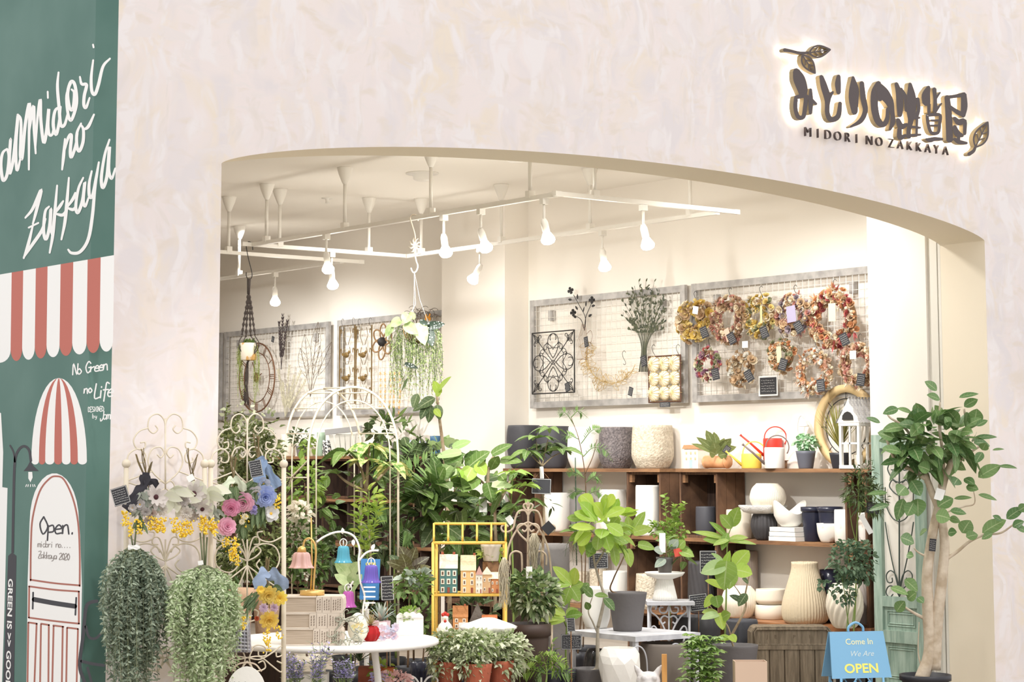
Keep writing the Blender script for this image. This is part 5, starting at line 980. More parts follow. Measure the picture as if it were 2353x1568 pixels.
g.build('wire_scrolls', DKB, t); g = G(); g.leaves([onX(983, 730, 5.92)] * 4, [(0, -1, .6), (0, 1, .6), (0, -1, -.4), (0, 1, -.4)], .05, .04, 'petal', 0, .05, upv=(-1, 0, 0)); g.build('butterfly', M('orange_butterfly', (236, 160, 40), .6), t)
# ================================================================ plants: one builder for all of them
BARK = M('pale_bark', (176, 158, 130), .85, col2=(136, 114, 88), scale=20, bump=(40, .4)); BARKD = M('brown_bark', (124, 98, 72), .85, col2=(92, 72, 54), scale=20); STG = M('green_stem', (126, 146, 74), .6)
TERRA = M('terracotta', (178, 98, 72), .8, col2=(160, 84, 62), scale=10); BLKP = M('black_nursery_pot', (48, 48, 54), .45)
FLOORZ = .001
def rdir(n, z=0): v = RN.normal(0, 1, (n, 3)); v[:, 2] += z; return nrm(v)
def plant(name, lab, d, pot_, stems, cl, r=.007, bark=None, group=None, catg='potted plant', tags=(), moss=None, stake=None):
    s = mpp(d); E_ = lambda x, y, q=0: at(x, y, d - q)
    px, z, w, h, kind, mat = pot_[:6]; kw = pot_[6] if len(pot_) > 6 else {}
    b = colp(px, z, d=d); t = T(name, lab, catg, b, 0, group); H = h if h < 3 else h * s; R = w * s / 2; g = G(); ri = vessel(g, b, kind, R, H, **kw); p_ = g.build('pot', mat, t)
    G().lathe([(ri * .99, H * .87), (.0001, H * .89)], b, 20).build('soil', SOIL, t); top = b + (0, 0, H * .88)
    g = G(); pts = []
    for st in stems:
        rr = r; P = st
        if isinstance(st, tuple): P, rr = st
        Q = [E_(x, y, (q[0] if q else 0)) for x, y, *q in P]
        if P[0] is not None and len(P) and (P is stems[0] or P == stems[0] or (isinstance(stems[0], tuple) and P == stems[0][0])): Q = [top + (rnd.uniform(-.3, .3) * ri, 0, 0)] + Q
        Q = cat(Q, 8); g.tube(Q, np.linspace(rr, rr * .45, len(Q)), 7); pts.append(Q)
    if g.v: g.build('stem' if bark is None else 'trunk', bark or STG, t)
    by = {}
    for c in cl:
        kind, m = c[0], c[1]; g = by.setdefault(m, G())
        if kind == 'pal':      # whorl of leaflets at a point
            for x, y, n, L, q in c[2]:
                o = E_(x, y, q); th = np.arange(n) * 2 * PI / n + rnd.random() * 6; dd = np.cos(th)[:, None] * rt + np.sin(th)[:, None] * fh * .8 + np.array([0, 0, rnd.uniform(-.1, .5)]); g.leaves(np.repeat([o], n, 0), dd, L * s * RN.uniform(.75, 1.1, n), L * s * c[3], c[4] if len(c) > 4 else 'oval', c[5] if len(c) > 5 else .45, .12, roll=.5)
        elif kind == 'along':   # leaves along stem k from fraction f0
            k, n, L, wr, shape, f0, dr = c[2:9]; ks = range(len(pts)) if k == 'all' else ([k] if isinstance(k, int) else k)
            for kk in ks:
                Q = pts[kk]; f = np.linspace(f0, 1, n); i = np.minimum((f * (len(Q) - 1)).astype(int), len(Q) - 1); o = Q[i]; a = np.arange(n) * 2.4 + rnd.random() * 6
                tg = nrm(np.gradient(Q, axis=0))[i]; dd = np.cos(a)[:, None] * rt + np.sin(a)[:, None] * fh * .9 + tg * .55 + np.array([0, 0, .15]); LL = L * s * RN.uniform(.65, 1.1, n); g.leaves(o + nrm(dd) * LL[:, None] * .12, dd, LL, LL * wr, shape, dr, .12, roll=.7)
        elif kind == 'ball':    # leaves filling an ellipsoid
            for x, y, rx, ry, n, L in c[2]:
                u = rdir(n) * RN.uniform(.35, 1, (n, 1)) ** .5; o = E_(x, y) + u[:, :1] * rx * s * rt - u[:, 2:3] * ry * s * np.array([0, 0, -1.]) + u[:, 1:2] * fh * min(rx, ry) * s * .9
                LL = L * s * RN.uniform(.6, 1.15, n); g.leaves(o, u + rdir(n) * .7 + (0, 0, .1), LL, LL * c[3], c[4] if len(c) > 4 else 'oval', c[5] if len(c) > 5 else .25, .08, roll=1., seg=8 if L > 28 else 5)
        elif kind == 'frond':   # pinnate fronds: path of px points, leaflets both sides
            for P in c[2]:
                Q = cat([E_(x, y, (q[0] if q else 0)) for x, y, *q in P], 10); g.tube(Q, np.linspace(.003, .001, len(Q)), 4); n = c[3]; i = np.linspace(len(Q) * .15, len(Q) - 1, n).astype(int); tg = nrm(np.gradient(Q, axis=0))[i]; sd = nrm(np.cross(tg, -fh + np.array([0, 0, .5]) + RN.normal(0, .2, 3))); Lf = c[4] * s * np.sin(np.linspace(.5, PI * .93, n))
                for sg_ in (-1, 1): g.leaves(Q[i], sd * sg_ + tg * .5, Lf, Lf * c[5], 'lance', c[6] if len(c) > 6 else .15, .05, roll=.25, seg=4)
        elif kind == 'rosette':
            x, y, n, L, wr, spread = c[2:8]; o = E_(x, y); a = np.arange(n) * 2.4; e = np.linspace(1.4, 1.4 - spread, n); dd = np.cos(e)[:, None] * (np.cos(a)[:, None] * rt + np.sin(a)[:, None] * fh) + np.sin(e)[:, None] * np.array([0, 0, 1.]); LL = L * s * RN.uniform(.8, 1.05, n); g.leaves(np.repeat([o], n, 0), dd, LL, LL * wr, c[8] if len(c) > 8 else 'blade', c[9] if len(c) > 9 else .12, .2, roll=.1, seg=6)
        elif kind == 'one':     # single leaves drawn where the photo shows them: base, tip, width
            for x, y, x2, y2, w_, q in c[2]:
                a, b2 = E_(x, y, q), E_(x2, y2, q + rnd.uniform(.0, .05)); v = b2 - a; L = np.linalg.norm(v); g.leaves([a], v + np.array([0, 0, .12 * L]), L, w_ * s, c[3] if len(c) > 3 else 'oval', .12, .08, upv=np.array([0, 0, .8]) - fh * .9, roll=.4, seg=10)
        elif kind == 'dots':
            for x, y, rx, ry, n, R_ in c[2]:
                for _ in range(n): u = rdir(1)[0]; g.ball(E_(x, y) + u[0] * rx * s * rt + np.array([0, 0, u[2] * ry * s]) + u[1] * fh * rx * s, R_ * s, 6)
    for m, g in by.items(): g.build('foliage' if 'flower' not in m.name else 'flowers', m, t, kind='stuff')
    if stake: g = G().tube([E_(*stake[0]), E_(*stake[1])], .004, 6).build('support_stake', M('green_stake', (64, 84, 66), .6), t)
    for tg in tags: card(t, E_(tg[0], tg[1], .06), tg[2] * s, tg[3] * s, tg[4], mat=tg[5] if len(tg) > 5 else None, lines=5 if len(tg) < 6 else 0)
    return t
PLZ = .15
def fz(x, d):   # floor or platform under a photo column at distance d
    p = colp(x, 0, d=d); return PLZ + .0005 if 1.43 < p[0] < 4.77 and .08 < p[1] < 2.42 else FLOORZ
# ================================================================ display furniture
PLAT = M('grey_oak_platform', (150, 132, 112), .7, col2=(128, 112, 94), scale=3, stretch=(1, 8, 1))
tag(G().box((3.095, 1.25, PLZ / 2), (3.31, 2.3, PLZ - .002)).build('display_platform', PLAT, smooth=False), 'low grey wooden platform under the plants in the middle of the shop', 'platform')
WIRN = M('white_iron', (236, 233, 228), .55, bump=(50, .15))
zt = .655; tc = at(765, 1460, 11.0); tc[2] = 0; TR = 240 * mpp(11.0)
t = T('garden_table', 'round white garden table in the entrance carrying books and small plants', 'table', tc); TCT = tc + (0, 0, zt)
G().lathe([(TR * .96, -.03), (TR, -.022), (TR, -.006), (TR * .985, 0), (.001, 0)], TCT, 56).build('tabletop', WIRN, t)
G().lathe([(TR * .7, .33 - zt), (TR * .72, .34 - zt), (.001, .341 - zt)], TCT, 40).build('lower_tier', WIRN, t)
for a in (.2, 1.77, 3.34, 4.9): u = np.array([math.cos(a), math.sin(a), 0]); G().tube(cat([TCT + u * TR * .55 - (0, 0, .02), tc + u * TR * .62 + (0, 0, .4), tc + u * TR * .6 + (0, 0, .2), tc + u * TR * .75]), .018, 8).build('leg', WIRN, t)
def ont(x, y, z=zt): return onZ(x, y, z)
# three faux books
BK = M('faded_book_cover', (224, 212, 198), .8, col2=(204, 190, 174), scale=6); PG = M('book_pages', (198, 182, 164), .85, col2=(176, 160, 142), scale=3, stretch=(2, 2, 60)); INK = M('grey_brown_print', (128, 112, 100), .9)
bz = zt + .001; bp0 = ont(740, 1481); dB = dep(bp0); sB = mpp(dB)
for k, (xl, xr, sp_, hh, w) in enumerate([(655, 790, 724, 37, 'bottom'), (655, 789, 715, 34, 'middle'), (658, 792, 730, 37, 'top')]):
    c = at((xl + xr) / 2, 1400, dB + .02); h = hh * sB; L = (xr - xl) * sB; t = T('faux_book', '%s of three faded grey-brown book boxes stacked on the round table' % w, 'book', (c[0], c[1], bz), 0, 'faded book boxes on the round table'); b = np.array(t.location); D_ = .2
    box = lambda g, u0, u1, z0, z1, q0=-.5, q1=.5: g.add([b + rt * u * L + fh * q * D_ + (0, 0, z) for z in (z0, z1) for u, q in ((u0, q0), (u1, q0), (u1, q1), (u0, q1))], [(0, 3, 2, 1), (4, 5, 6, 7), (0, 1, 5, 4), (1, 2, 6, 5), (2, 3, 7, 6), (3, 0, 4, 7)])
    f = (sp_ - xl) / (xr - xl) - .5; box(G(), -.49, f, .006, h - .006, -.47, .47).build('page_block', PG, t, smooth=False); g = G(); box(g, -.5, f + .01, 0, .006); box(g, -.5, f + .01, h - .006, h); g.build('cover_board', BK, t, smooth=False)
    g = G(); P = [(f, 0), (.46, 0), (.49, .15), (.5, .5), (.49, .85), (.46, 1), (f, 1)]; V = [b + rt * u * L + fh * q * D_ + (0, 0, v * h) for q in (-.5, .5) for u, v in P]; n = len(P); g.add(V, [tuple(range(n)), tuple(range(n, 2 * n))[::-1]] + [(i, (i + 1) % n, n + (i + 1) % n, n + i) for i in range(n)]); g.build('spine', BK, t, smooth=False)
    g = G(); exb = lambda u, v: b + rt * u * L - fh * (D_ * .5 + .0015) + (0, 0, v * h)
    for i in range(11):
        u = f + (.47 - f) * (i + .7) / 11.5; 
        if i in (2, 6): g.stroke([(u, .04), (u, .96)], .006, exb, n=1); continue
        v = .18
        while v < .8: l = rnd.uniform(.06, .16); g.stroke([(u, v), (u + .004, min(.85, v + l))], .014, exb, n=1); v += l + .05
    g.build('spine_print', INK, t, smooth=False); bz += h + .0005
ZB = bz
# lamps and glass bells
BRASS = M('brushed_brass', (222, 186, 116), .35, metal=.7); GLP = M('pink_glass', (238, 202, 194), .15, trans=.3, bump=(60, .2)); GLB = M('turquoise_glass', (96, 178, 202), .12, trans=.3); GLV = M('violet_glass', (122, 104, 200), .12, trans=.3); GLM = M('magenta_glass', (198, 104, 186), .12, trans=.3)
p = at(717, 1400, dB + .02); p[2] = ZB; dL = dep(p); sL = mpp(dL); el = lambda x, y, q=0: at(x, y, dL - q); t = T('flower_lamp', 'brass lamp with a pink glass flower shade on top of the books', 'lamp', p)
G().lathe([(28 * sL, 0), (28 * sL, 11 * sL), (.001, 11.5 * sL)], p, 32).build('base', BRASS, t); g = G()
g.tube(cat([el(720, 1358), el(723, 1310), el(726, 1270), el(722, 1248), el(712, 1238), el(701, 1242), el(697, 1255), el(697, 1266)], 6), .0055, 8); g.tube([el(714, 1358), el(717, 1300), el(715, 1190)], .004, 8); g.build('curved_stem', BRASS, t)
def bell(c, R, H, m, parent, nm='glass_shade', fl=9, amp=.06, lip=1.25):
    P = cat([(.12, H), (.55, H * .98), (.72, H * .8), (.78, H * .45), (.9, H * .18), (lip, 0)], 4); P[:, 0] *= R; return G().lathe(np.vstack([P, P[::-1] * [.93, 1] + [0, 0]]), c, 72, flute=fl, amp=amp).build(nm, m, parent)
c = el(693, 1306); bell(c - (0, 0, 0), 25 * sL, 36 * sL, GLP, t, fl=7, amp=.14, lip=1.1); G().lathe([(.004, 50 * sL), (9 * sL, 46 * sL), (11 * sL, 36 * sL)], c, 14).build('shade_cap', BRASS, t)
p = ont(840, 1448); dW = dep(p); sW = mpp(dW); ew2 = lambda x, y, q=0: at(x, y, dW - q); t = T('bell_branch_lamp', 'white metal branch stand carrying three coloured glass bells behind the books', 'bell stand', p); WM = M('white_branch_metal', (240, 236, 228), .5); g = G()
for P in ([(836, 1448), (834, 1405), (838, 1370), (828, 1335), (824, 1290), (826, 1262), (815, 1235), (795, 1224), (770, 1224), (745, 1234), (728, 1246)], [(824, 1290), (840, 1272), (856, 1266), (870, 1266)], [(838, 1404), (844, 1395)], [(812, 1336), (806, 1345), (803, 1352)]): g.tube(cat([ew2(*q) for q in P], 6), .006, 7)
G().lathe([(.07, 0), (.07, .008), (.001, .012)], p, 24).build('foot', WM, t)
g.build('branch_stem', WM, t); g = G(); g.leaves([ew2(787, 1228), ew2(812, 1240), ew2(854, 1264), ew2(840, 1396)], [ew2(787, 1210) - ew2(787, 1228), ew2(812, 1256) - ew2(812, 1240), ew2(862, 1248) - ew2(854, 1264), ew2(848, 1382) - ew2(840, 1396)], .036, .022, 'oval', 0, .1, upv=-fh); g.build('metal_leaf', WM, t)
for x, y, R, H, m, lab in ((789, 1294, 20, 38, GLB, 'turquoise'), (853, 1340, 22, 40, GLV, 'violet'), (800, 1396, 19, 36, GLM, 'magenta')):
    c = ew2(x, y, .02); b_ = bell(c, R * sW * .9, H * sW, m, t, 'glass_bell', 16, .045, 1.15); g = G(); g.tube([ew2(x, y - H - 14, .02), ew2(x, y - H, .02)], .003, 5); th = np.linspace(0, 2 * PI, 15)[:-1]; cc = ew2(x, y - H - 8, .02); g.tube([cc + rt * math.cos(a) * 8 * sW + np.array([0, 0, math.sin(a) * 9 * sW]) for a in th], .0028, 5, closed=True); g.build('hanging_ring', WM, b_)
# small things on the table
p = ont(822, 1476); t = T('decorated_egg', 'large pale decorated egg standing on the round table', 'egg ornament', p); s = mpp(dep(p)); pf = [(max(.0005, math.sin(a) * 23 * s * (1.08 + .12 * math.cos(a))), 34 * s * (1 - math.cos(a)) * .5 * 1.9) for a in np.linspace(PI * .12, PI, 16)]; pf = [(r_, 66 * s * (1 - math.cos(a)) / 2) for a, (r_, _) in zip(np.linspace(0, PI, 16), [(max(.0005, 23 * s * math.sin(a) * (1 + .14 * math.cos(a))), 0) for a in np.linspace(0, PI, 16)])]
G().lathe(pf, p, 28).build('shell', M('egg_pale', (222, 220, 204), .5), t); g = G()
for q in range(9): flower(g, p + np.array([0, 0, 30 * s]) - fh * .1 * 1.02 + rt * rnd.uniform(-.02, .03) + np.array([0, 0, rnd.uniform(-.03, .03)]), -fh, .012, 5, 1, cup=.05)
g.build('painted_flowers', M('egg_flower', (236, 208, 140), .6, col2=(200, 204, 160), isl=1), t, kind='stuff')
GRED = M('red_glass', (196, 40, 42), .08, alpha=.55); GCL = M('clear_glass', (228, 226, 232), .06, alpha=.35)
p = ont(852, 1474); dd_ = dep(p)
plant('glass_pot_plant', 'red glass apple-shaped pot with a spiky air plant on the round table', dd_, (852, zt, 40, 34, 'ball', GRED, {'flute': 8, 'amp': .08, 'n': 64}), [], [('rosette', M('olive_spike', (150, 150, 96), .6, col2=(176, 140, 104), isl=1), 852, 1438, 18, 34, .14, 1.2)])
plant('glass_pot_plant', 'clear pinkish glass pot with grey agave leaves on the round table', dep(ont(876, 1468)), (876, zt, 42, 40, 'cyl', M('pinkish_glass', (236, 206, 210), .1, alpha=.6)), [], [('rosette', M('grey_agave', (150, 172, 166), .5, col2=(186, 176, 160), isl=1), 876, 1430, 20, 56, .16, .9)], tags=[(880, 1438, 18, 14, 0, CARDW)])
t = T('glass_flower_ornament', 'clear and blue glass flower ornaments in front of the glass pots', 'glass ornament', ont(892, 1474)); g = G(); p = ont(892, 1474)
for k in range(9): flower(g, p + rt * rnd.uniform(-.04, .04) + np.array([0, 0, .015 + rnd.uniform(0, .06)]), -fh + np.array([0, 0, .5]), .024, 6, 1, cup=.4)
g.build('glass_petals', M('blue_clear_glass', (198, 206, 226), .1, col2=(236, 200, 206), isl=1, trans=.4), t, kind='stuff')
p = ont(942, 1464); s = mpp(dep(p)); t = T('white_planter', 'white rectangular iron planter with scalloped rim and small green plant on the round table', 'potted plant', p)
g = G().box(p + (0, 0, 22 * s), (60 * s, 40 * s, 44 * s), rz=-YAW); g.build('planter_box', WIRN, t, smooth=False); g = G(); V = [(-.5, 0), (.5, 0)] + [(.5 - u, .1 + .1 * abs(math.sin(u * PI * 4)) + .12 * math.sin(u * PI)) for u in np.linspace(0, 1, 25)]; g.prism([(a * 60 * s, b * 44 * s) for a, b in V], p - fh * 21 * s + (0, 0, 44 * s), rt, (0, 0, 1), .004); g.build('scalloped_rim', WIRN, t, smooth=False)
g = G().box(p - fh * 20.6 * s + (0, 0, 22 * s), (50 * s, .004, 32 * s), rz=-YAW).build('front_panel', M('white_panel', (250, 249, 246), .6), t, smooth=False)
g = G(); n = 130; u = rdir(n); g.leaves(p + (0, 0, 48 * s) + u * np.array([22 * s, 14 * s, 14 * s]), u + (0, 0, .5), 13 * s, 6 * s, 'oval', .2, .1, seg=4); g.build('foliage', GL2, t, kind='stuff')
t = T('twig_wreath', 'grey curly air-plant wreath leaning on the books on the round table', 'wreath ornament', ont(796, 1484)); p = ont(796, 1484); s = mpp(dep(p)); g = G(); c = p + (0, 0, 34 * s)
for k in range(26):
    a = rnd.uniform(0, 2 * PI); o_ = c + rt * 20 * s * math.cos(a) + np.array([0, 0, 25 * s * math.sin(a)]); P = curl((0, 0), rnd.uniform(0, 6.28), rnd.uniform(28, 55) * s, rnd.uniform(-2, 2), rnd.choice((-4.5, 4.5))); g.tube([o_ + rt * x + np.array([0, 0, z]) - fh * .012 * rnd.random() for x, z in P], np.linspace(.0045, .0012, len(P)), 4)
g.build('curly_leaves', M('silver_air_plant', (206, 206, 190), .8, col2=(176, 176, 158), isl=1), t, kind='stuff')
plant('white_flower_plant', 'green plant with small white flowers in a bark pot behind the white planter', 11.3, (948, zt - .02 + .02, 34, 60, 'block', M('bark_planter', (206, 196, 178), .9, bump=(40, .8))), [], [('ball', GL1, [(950, 1346, 36, 30, 110, 24)], .5), ('ball', GRY, [(952, 1326, 30, 16, 30, 22)], .7)])
# ================================================================ blue notice cards
p = at(843, 1400, 11.9); s = mpp(11.9)
t = T('blue_notice_card', 'blue notice card with a yellow heading standing behind the violet bell', 'sign', p - (0, 0, .03)); BLU = M('notice_blue', (74, 138, 200), .6); YLW = M('notice_yellow', (236, 214, 86), .7)
c = at(850, 1332, 11.9); card(t, c, 44 * s, 92 * s, -.03, 'card_panel', BLU, 0); txt = lambda sgn, size, mat, at_, nm='lettering', dn=.006, **k: text(sgn, size, mat, 0, nm, t, frame4(at_ - fh * dn - np.array(t.location), rt, (0, 0, 1)), **k)
txt('OPEN', .022, YLW, at(852, 1297, 11.9), bold=.001); g = G()
for i, yy in enumerate((1350, 1360, 1372, 1386)): card(t, at(849, yy, 11.542), 26 * s, 3 * s, 0, 'white_line', CARDW, 0)
G().box(p - (0, 0, (p[2] - .151) / 2), (.02, .02, p[2] - .151)).build('card_post', WIRN, t, smooth=False)
def signboard(px, py, w, h, d, rot, lab, z0, catg='price board', lines=6, border=True, postx=None, post=True):
    c = at(px, py, d); s = mpp(d); t = T('chalkboard_sign', lab, catg, (c[0], c[1], z0 if post else c[2])); card(t, c, w * s, h * s, rot, 'chalkboard', None, lines, border=border)
    if post: g = G().tube([(c[0], c[1], z0), c - fh * -.004], .004, 6); g.build('stake', SHELFW, t)
    return t
signboard(890, 1352, 28, 56, 11.85, .05, 'small black chalkboard right of the blue notice card', PLZ)
# ================================================================ yellow house-shaped stand and its little houses
YM = M('yellow_painted_metal', (240, 196, 92), .5, bump=(60, .2)); dY = 11.6; ey = lambda x, y, q=0: at(x, y, dY - q); sY = mpp(dY); p = colp(1078, PLZ, d=dY)
t = T('yellow_stand', 'yellow metal greenhouse-shaped shelf stand holding little ceramic houses', 'shelf stand', p); DQ = .24
for x, q in ((995, 0), (1003, -DQ), (1162, 0), (1158, -DQ)): G().tube([colp(x, PLZ, d=dY - q), ey(x, 1248, q)], .0085, 8).build('post', YM, t)
g = G(); 
for y in (1248,):
    for q in (0, -DQ): g.tube([ey(995, y, q), ey(1163, y, q)], .0085, 8)
    for x in (995, 1163): g.tube([ey(x, y, 0), ey(x, y, -DQ)], .0065, 8)
g.tube([ey(998, 1204, -DQ / 2), ey(1163, 1204, -DQ / 2)], .0075, 8)
for i in range(6):
    x = 997 + i * 33
    for q in (0, -DQ): g.tube([ey(x, 1204, -DQ / 2), ey(x, 1246, q), ey(x, 1232, q + .01)], .006, 7)
g.build('roof_frame', YM, t); ZS1, ZS2 = ey(1000, 1368)[2], ey(1000, 1462)[2]
for z in (ZS1, ZS2):
    a, b_ = colp(994, z, d=dY), colp(1163, z, d=dY); g = G(); g.tube([a, b_, b_ + fh * DQ, a + fh * DQ], .0075, 8, closed=True)
    for k in range(1, 9): g.tube([a + (b_ - a) * k / 9, a + (b_ - a) * k / 9 + fh * DQ], .004, 5)
    g.build('shelf_rack', YM, t)
def house(px, z, w, h, roof, wall, rc, lab, q=.03, gable=False, storeys=3, extra=()):
    p = colp(px, z + .008, d=dY + q + .06); s = mpp(dep(p)); W, D_, H = w * s, .09, h * s; t = T('ceramic_house', lab, 'house ornament', p, 0, 'little ceramic houses on the yellow stand'); wm = M('house_%d_%d_%d' % wall, wall, .6); rm = M('roof_%d_%d_%d' % rc, rc, .6, bump=(90, .5)); hw = H * (1 - roof); LW_ = M('house_trim_white', (248, 240, 222), .6); DK = M('house_glass_brown', (110, 82, 66), .5)
    bx = lambda u0, u1, z0, z1, q0, q1, nm, m, par: G().add([p + rt * u * W + fh * qq + (0, 0, zz * H) for zz in (z0, z1) for u, qq in ((u0, q0), (u1, q0), (u1, q1), (u0, q1))], [(0, 3, 2, 1), (4, 5, 6, 7), (0, 1, 5, 4), (1, 2, 6, 5), (2, 3, 7, 6), (3, 0, 4, 7)]).build(nm, m, par, smooth=False)
    bx(-.5, .5, 0, 1 - roof, -D_ / 2, D_ / 2, 'walls', wm, t); g = G(); hq = D_ / 2 + .006
    if gable: g.prism([(-W * .54, 0), (W * .54, 0), (0, H * roof)], p + fh * hq + (0, 0, hw), rt, (0, 0, 1), 2 * hq)
    else: g.prism([(-hq, 0), (hq, 0), (hq * .35, H * roof), (-hq * .35, H * roof)], p - rt * W * .52 + (0, 0, hw), fh, (0, 0, 1), W * 1.04)
    g.build('roof', rm, t, smooth=False); n = max(2, int(w / 13))
    for r_ in range(storeys):
        for c_ in range(n):
            u = -.5 + (c_ + .5) / n; zz = (1 - roof) * (r_ + .42) / storeys
            if r_ == 0 and c_ == n // 2: bx(u - .07, u + .07, .01, zz + .06, -D_ / 2 - .004, -D_ / 2, 'door', M('house_door', (150, 78, 62), .6), t)
            else: fr_ = bx(u - .1, u + .1, zz - .07, zz + .07, -D_ / 2 - .003, -D_ / 2, 'window', LW_, t); bx(u - .045, u + .045, zz - .04, zz + .04, -D_ / 2 - .0045, -D_ / 2 - .002, 'pane', DK, fr_)
    for u in extra: bx(u - .07, u + .07, .86, 1.06, -.012, .012, 'chimney', M('brick_red', (176, 96, 70), .8), t)
    return t
house(1031, ZS1, 40, 86, .36, (86, 128, 124), (246, 232, 214), 'green ceramic house with cream roof at the left of the upper shelf', extra=(-.35, .3)); house(1076, ZS1, 34, 84, .4, (232, 190, 130), (244, 220, 180), 'tall tan ceramic house in the middle of the upper shelf', extra=(.4,), storeys=3)
house(1101, ZS1, 15, 60, .3, (236, 230, 218), (206, 160, 150), 'narrow white ceramic house squeezed between tan ones', .0, True); house(1119, ZS1, 22, 58, .28, (222, 184, 140), (248, 238, 216), 'tan ceramic house with round white roof', .02, True, 2); house(1137, ZS1, 20, 46, .3, (206, 140, 92), (246, 226, 196), 'small orange ceramic house with a yellow awning at the right end', .02, False, 2)
house(1058, ZS2, 34, 62, .4, (224, 160, 100), (190, 128, 76), 'orange ceramic house with brown tile roof on the lower shelf', .02, False, 3, (.3,)); house(1097, ZS2, 34, 68, .62, (176, 158, 136), (120, 112, 104), 'ceramic house with steep grey gable on the lower shelf', .05, True, 2); house(1125, ZS2, 34, 42, .5, (226, 150, 104), (206, 122, 74), 'low orange-roofed ceramic house at the right of the lower shelf', .0, False, 2)
# rooster and white card in front of them
p = colp(1023, ZS2 + .008, d=dY - .0); s = mpp(dY); t = T('rooster_figurine', 'white rooster figurine with red comb at the left of the lower shelf', 'figurine', p); P = [(.25, 0), (.9, .06), (1, .25), (.8, .5), (.42, .7), (.4, .85), (.36, .95), (.02, 1.0)]; G().lathe([(a * 17 * s, b * 42 * s) for a, b in cat(P, 4)], p, 20, squash=1.2).build('body', POTW, t)
g = G(); 
for k in range(3): g.ball(p + rt * (k - 1) * 5 * s + np.array([0, 0, (44 + (k == 1) * 3) * s]), 4.5 * s, 8)
g.ball(p + (0, 0, 30 * s) - fh * 8 * s, 3.5 * s, 8); g.build('comb_and_wattle', REDE, t); g = G().leaves([p + (0, 0, 37 * s) - fh * 6 * s], -fh, 7 * s, 5 * s, 'petal', .1, 0).build('beak', YEL, t)
tag(card(None, at(1065, 1452, dY - .03), 22 * s, 40 * s, 0, 'white_card', CARDW, 0), 'blank white card leaning on the lower shelf of the yellow stand', 'card'); 
p = at(1122, 1484, 11.5); t = T('crumpled_paper', 'crumpled white paper heap above the terracotta ivy pots', 'paper', (p[0], p[1], p[2])); g = G(); g.lathe([(.02, 0), (.09, .03), (.125, .08), (.15, .1), (.12, .115), (.08, .13), (.03, .15), (.001, .152)], p, 72, flute=9, amp=.13, twist=.5); g.build('paper_heap', POTW, t)
G().tube([(p[0], p[1], PLZ), p + (0, 0, .004)], .02, 8).build('pedestal', WIRN, t)
plant('tin_planter', 'grey tin planter with yellow-green leaves on the right end of the yellow stand', dY + .2, (1128, ZS1 + .178, 48, 38, 'taper', M('aged_tin', (200, 192, 178), .6)), [], [('ball', GLY, [(1128, 1272, 28, 16, 120, 14)], .5)])
tag(G().box(colp(1128, ZS1 + .178, d=dY + .2) - (0, 0, .086), (.08, .05, .166)).build('riser_block', SHELFW, smooth=False), 'wooden riser block under the tin planter on the yellow stand', 'riser')
MOSS = M('spanish_moss', (206, 196, 172), .9, col2=(176, 166, 142), isl=1)
def mossb(lab, px, y0, y1, w, d):
    t = T('spanish_moss', lab, 'hanging moss', at(px, y0, d)); g = G()
    for k in range(70):
        x = px + rnd.gauss(0, w * .35); L = (y1 - y0) * rnd.uniform(.45, 1.05); P = cat([at(px + (x - px) * .3, y0, d - .01), at(x + rnd.uniform(-5, 5), y0 + L * .3, d - rnd.uniform(0, .06)), at(x + rnd.uniform(-5, 5), y0 + L * .65, d - rnd.uniform(0, .06)), at(x + rnd.uniform(-6, 6), y0 + L, d - rnd.uniform(0, .05))], 4); g.tube(P, .0016, 4)
    return g.build('strands', MOSS, t, kind='stuff')
mossb('pale Spanish moss hanging from the right end of the yellow stand', 1158, 1282, 1400, 15, dY - .06)
# ================================================================ scroll trellis, arches, urn
TAN_I = M('rusty_cream_iron', (214, 196, 174), .6, col2=(190, 168, 146), scale=18); dT = 12.3; et = lambda x, y, q=0: at(x, y, dT - q); t = T('scroll_trellis', 'cream iron plant trellis with fleur-de-lis top in the middle of the plants', 'trellis', colp(1215, PLZ, d=dT)); g = G()
for P in ([(1212, 1390), (1213, 1250), (1214, 1165)], [(1160, 1400), (1160, 1330), (1168, 1260), (1190, 1215), (1214, 1200)], [(1214, 1186), (1206, 1174), (1192, 1176), (1184, 1192), (1180, 1212), (1170, 1222), (1156, 1222), (1152, 1212), (1160, 1206), (1168, 1211)], [(1212, 1245), (1196, 1230), (1188, 1216), (1194, 1206), (1206, 1206), (1212, 1214), (1206, 1222), (1199, 1218)], [(1214, 1176), (1206, 1170), (1203, 1162), (1208, 1158), (1211, 1163)], [(1172, 1300), (1172, 1278), (1182, 1268), (1194, 1270), (1199, 1280), (1200, 1330)]):
    for mm in (0, 1): Q = [(2 * 1213.5 - x if mm else x, y) for x, y in P]; g.tube(cat([et(*q) for q in Q], 6), .0062, 7)
g.leaves([et(1214, 1170)], (0, 0, 1), .045, .028, 'oval', 0, .2, upv=-fh); g.build('scrollwork', TAN_I, t)
for x in (1160, 1268): G().tube([colp(x, PLZ, d=dT), et(x, 1395)], .007, 8).build('leg', TAN_I, t)
card(t, et(1260, 1214, .05), 24 * mpp(dT), 24 * mpp(dT), .75, lines=0); mossb('long pale Spanish moss hanging inside the scroll trellis', 1228, 1226, 1330, 16, dT - .03)
dA = 12.6; t = T('garden_arch', 'cream iron double garden arch rising above the big-leaved plants', 'garden arch', at(810, 1400, dA) * (1, 1, 0)); ea = lambda x, y, q=0: at(x, y, dA - q); g = G()
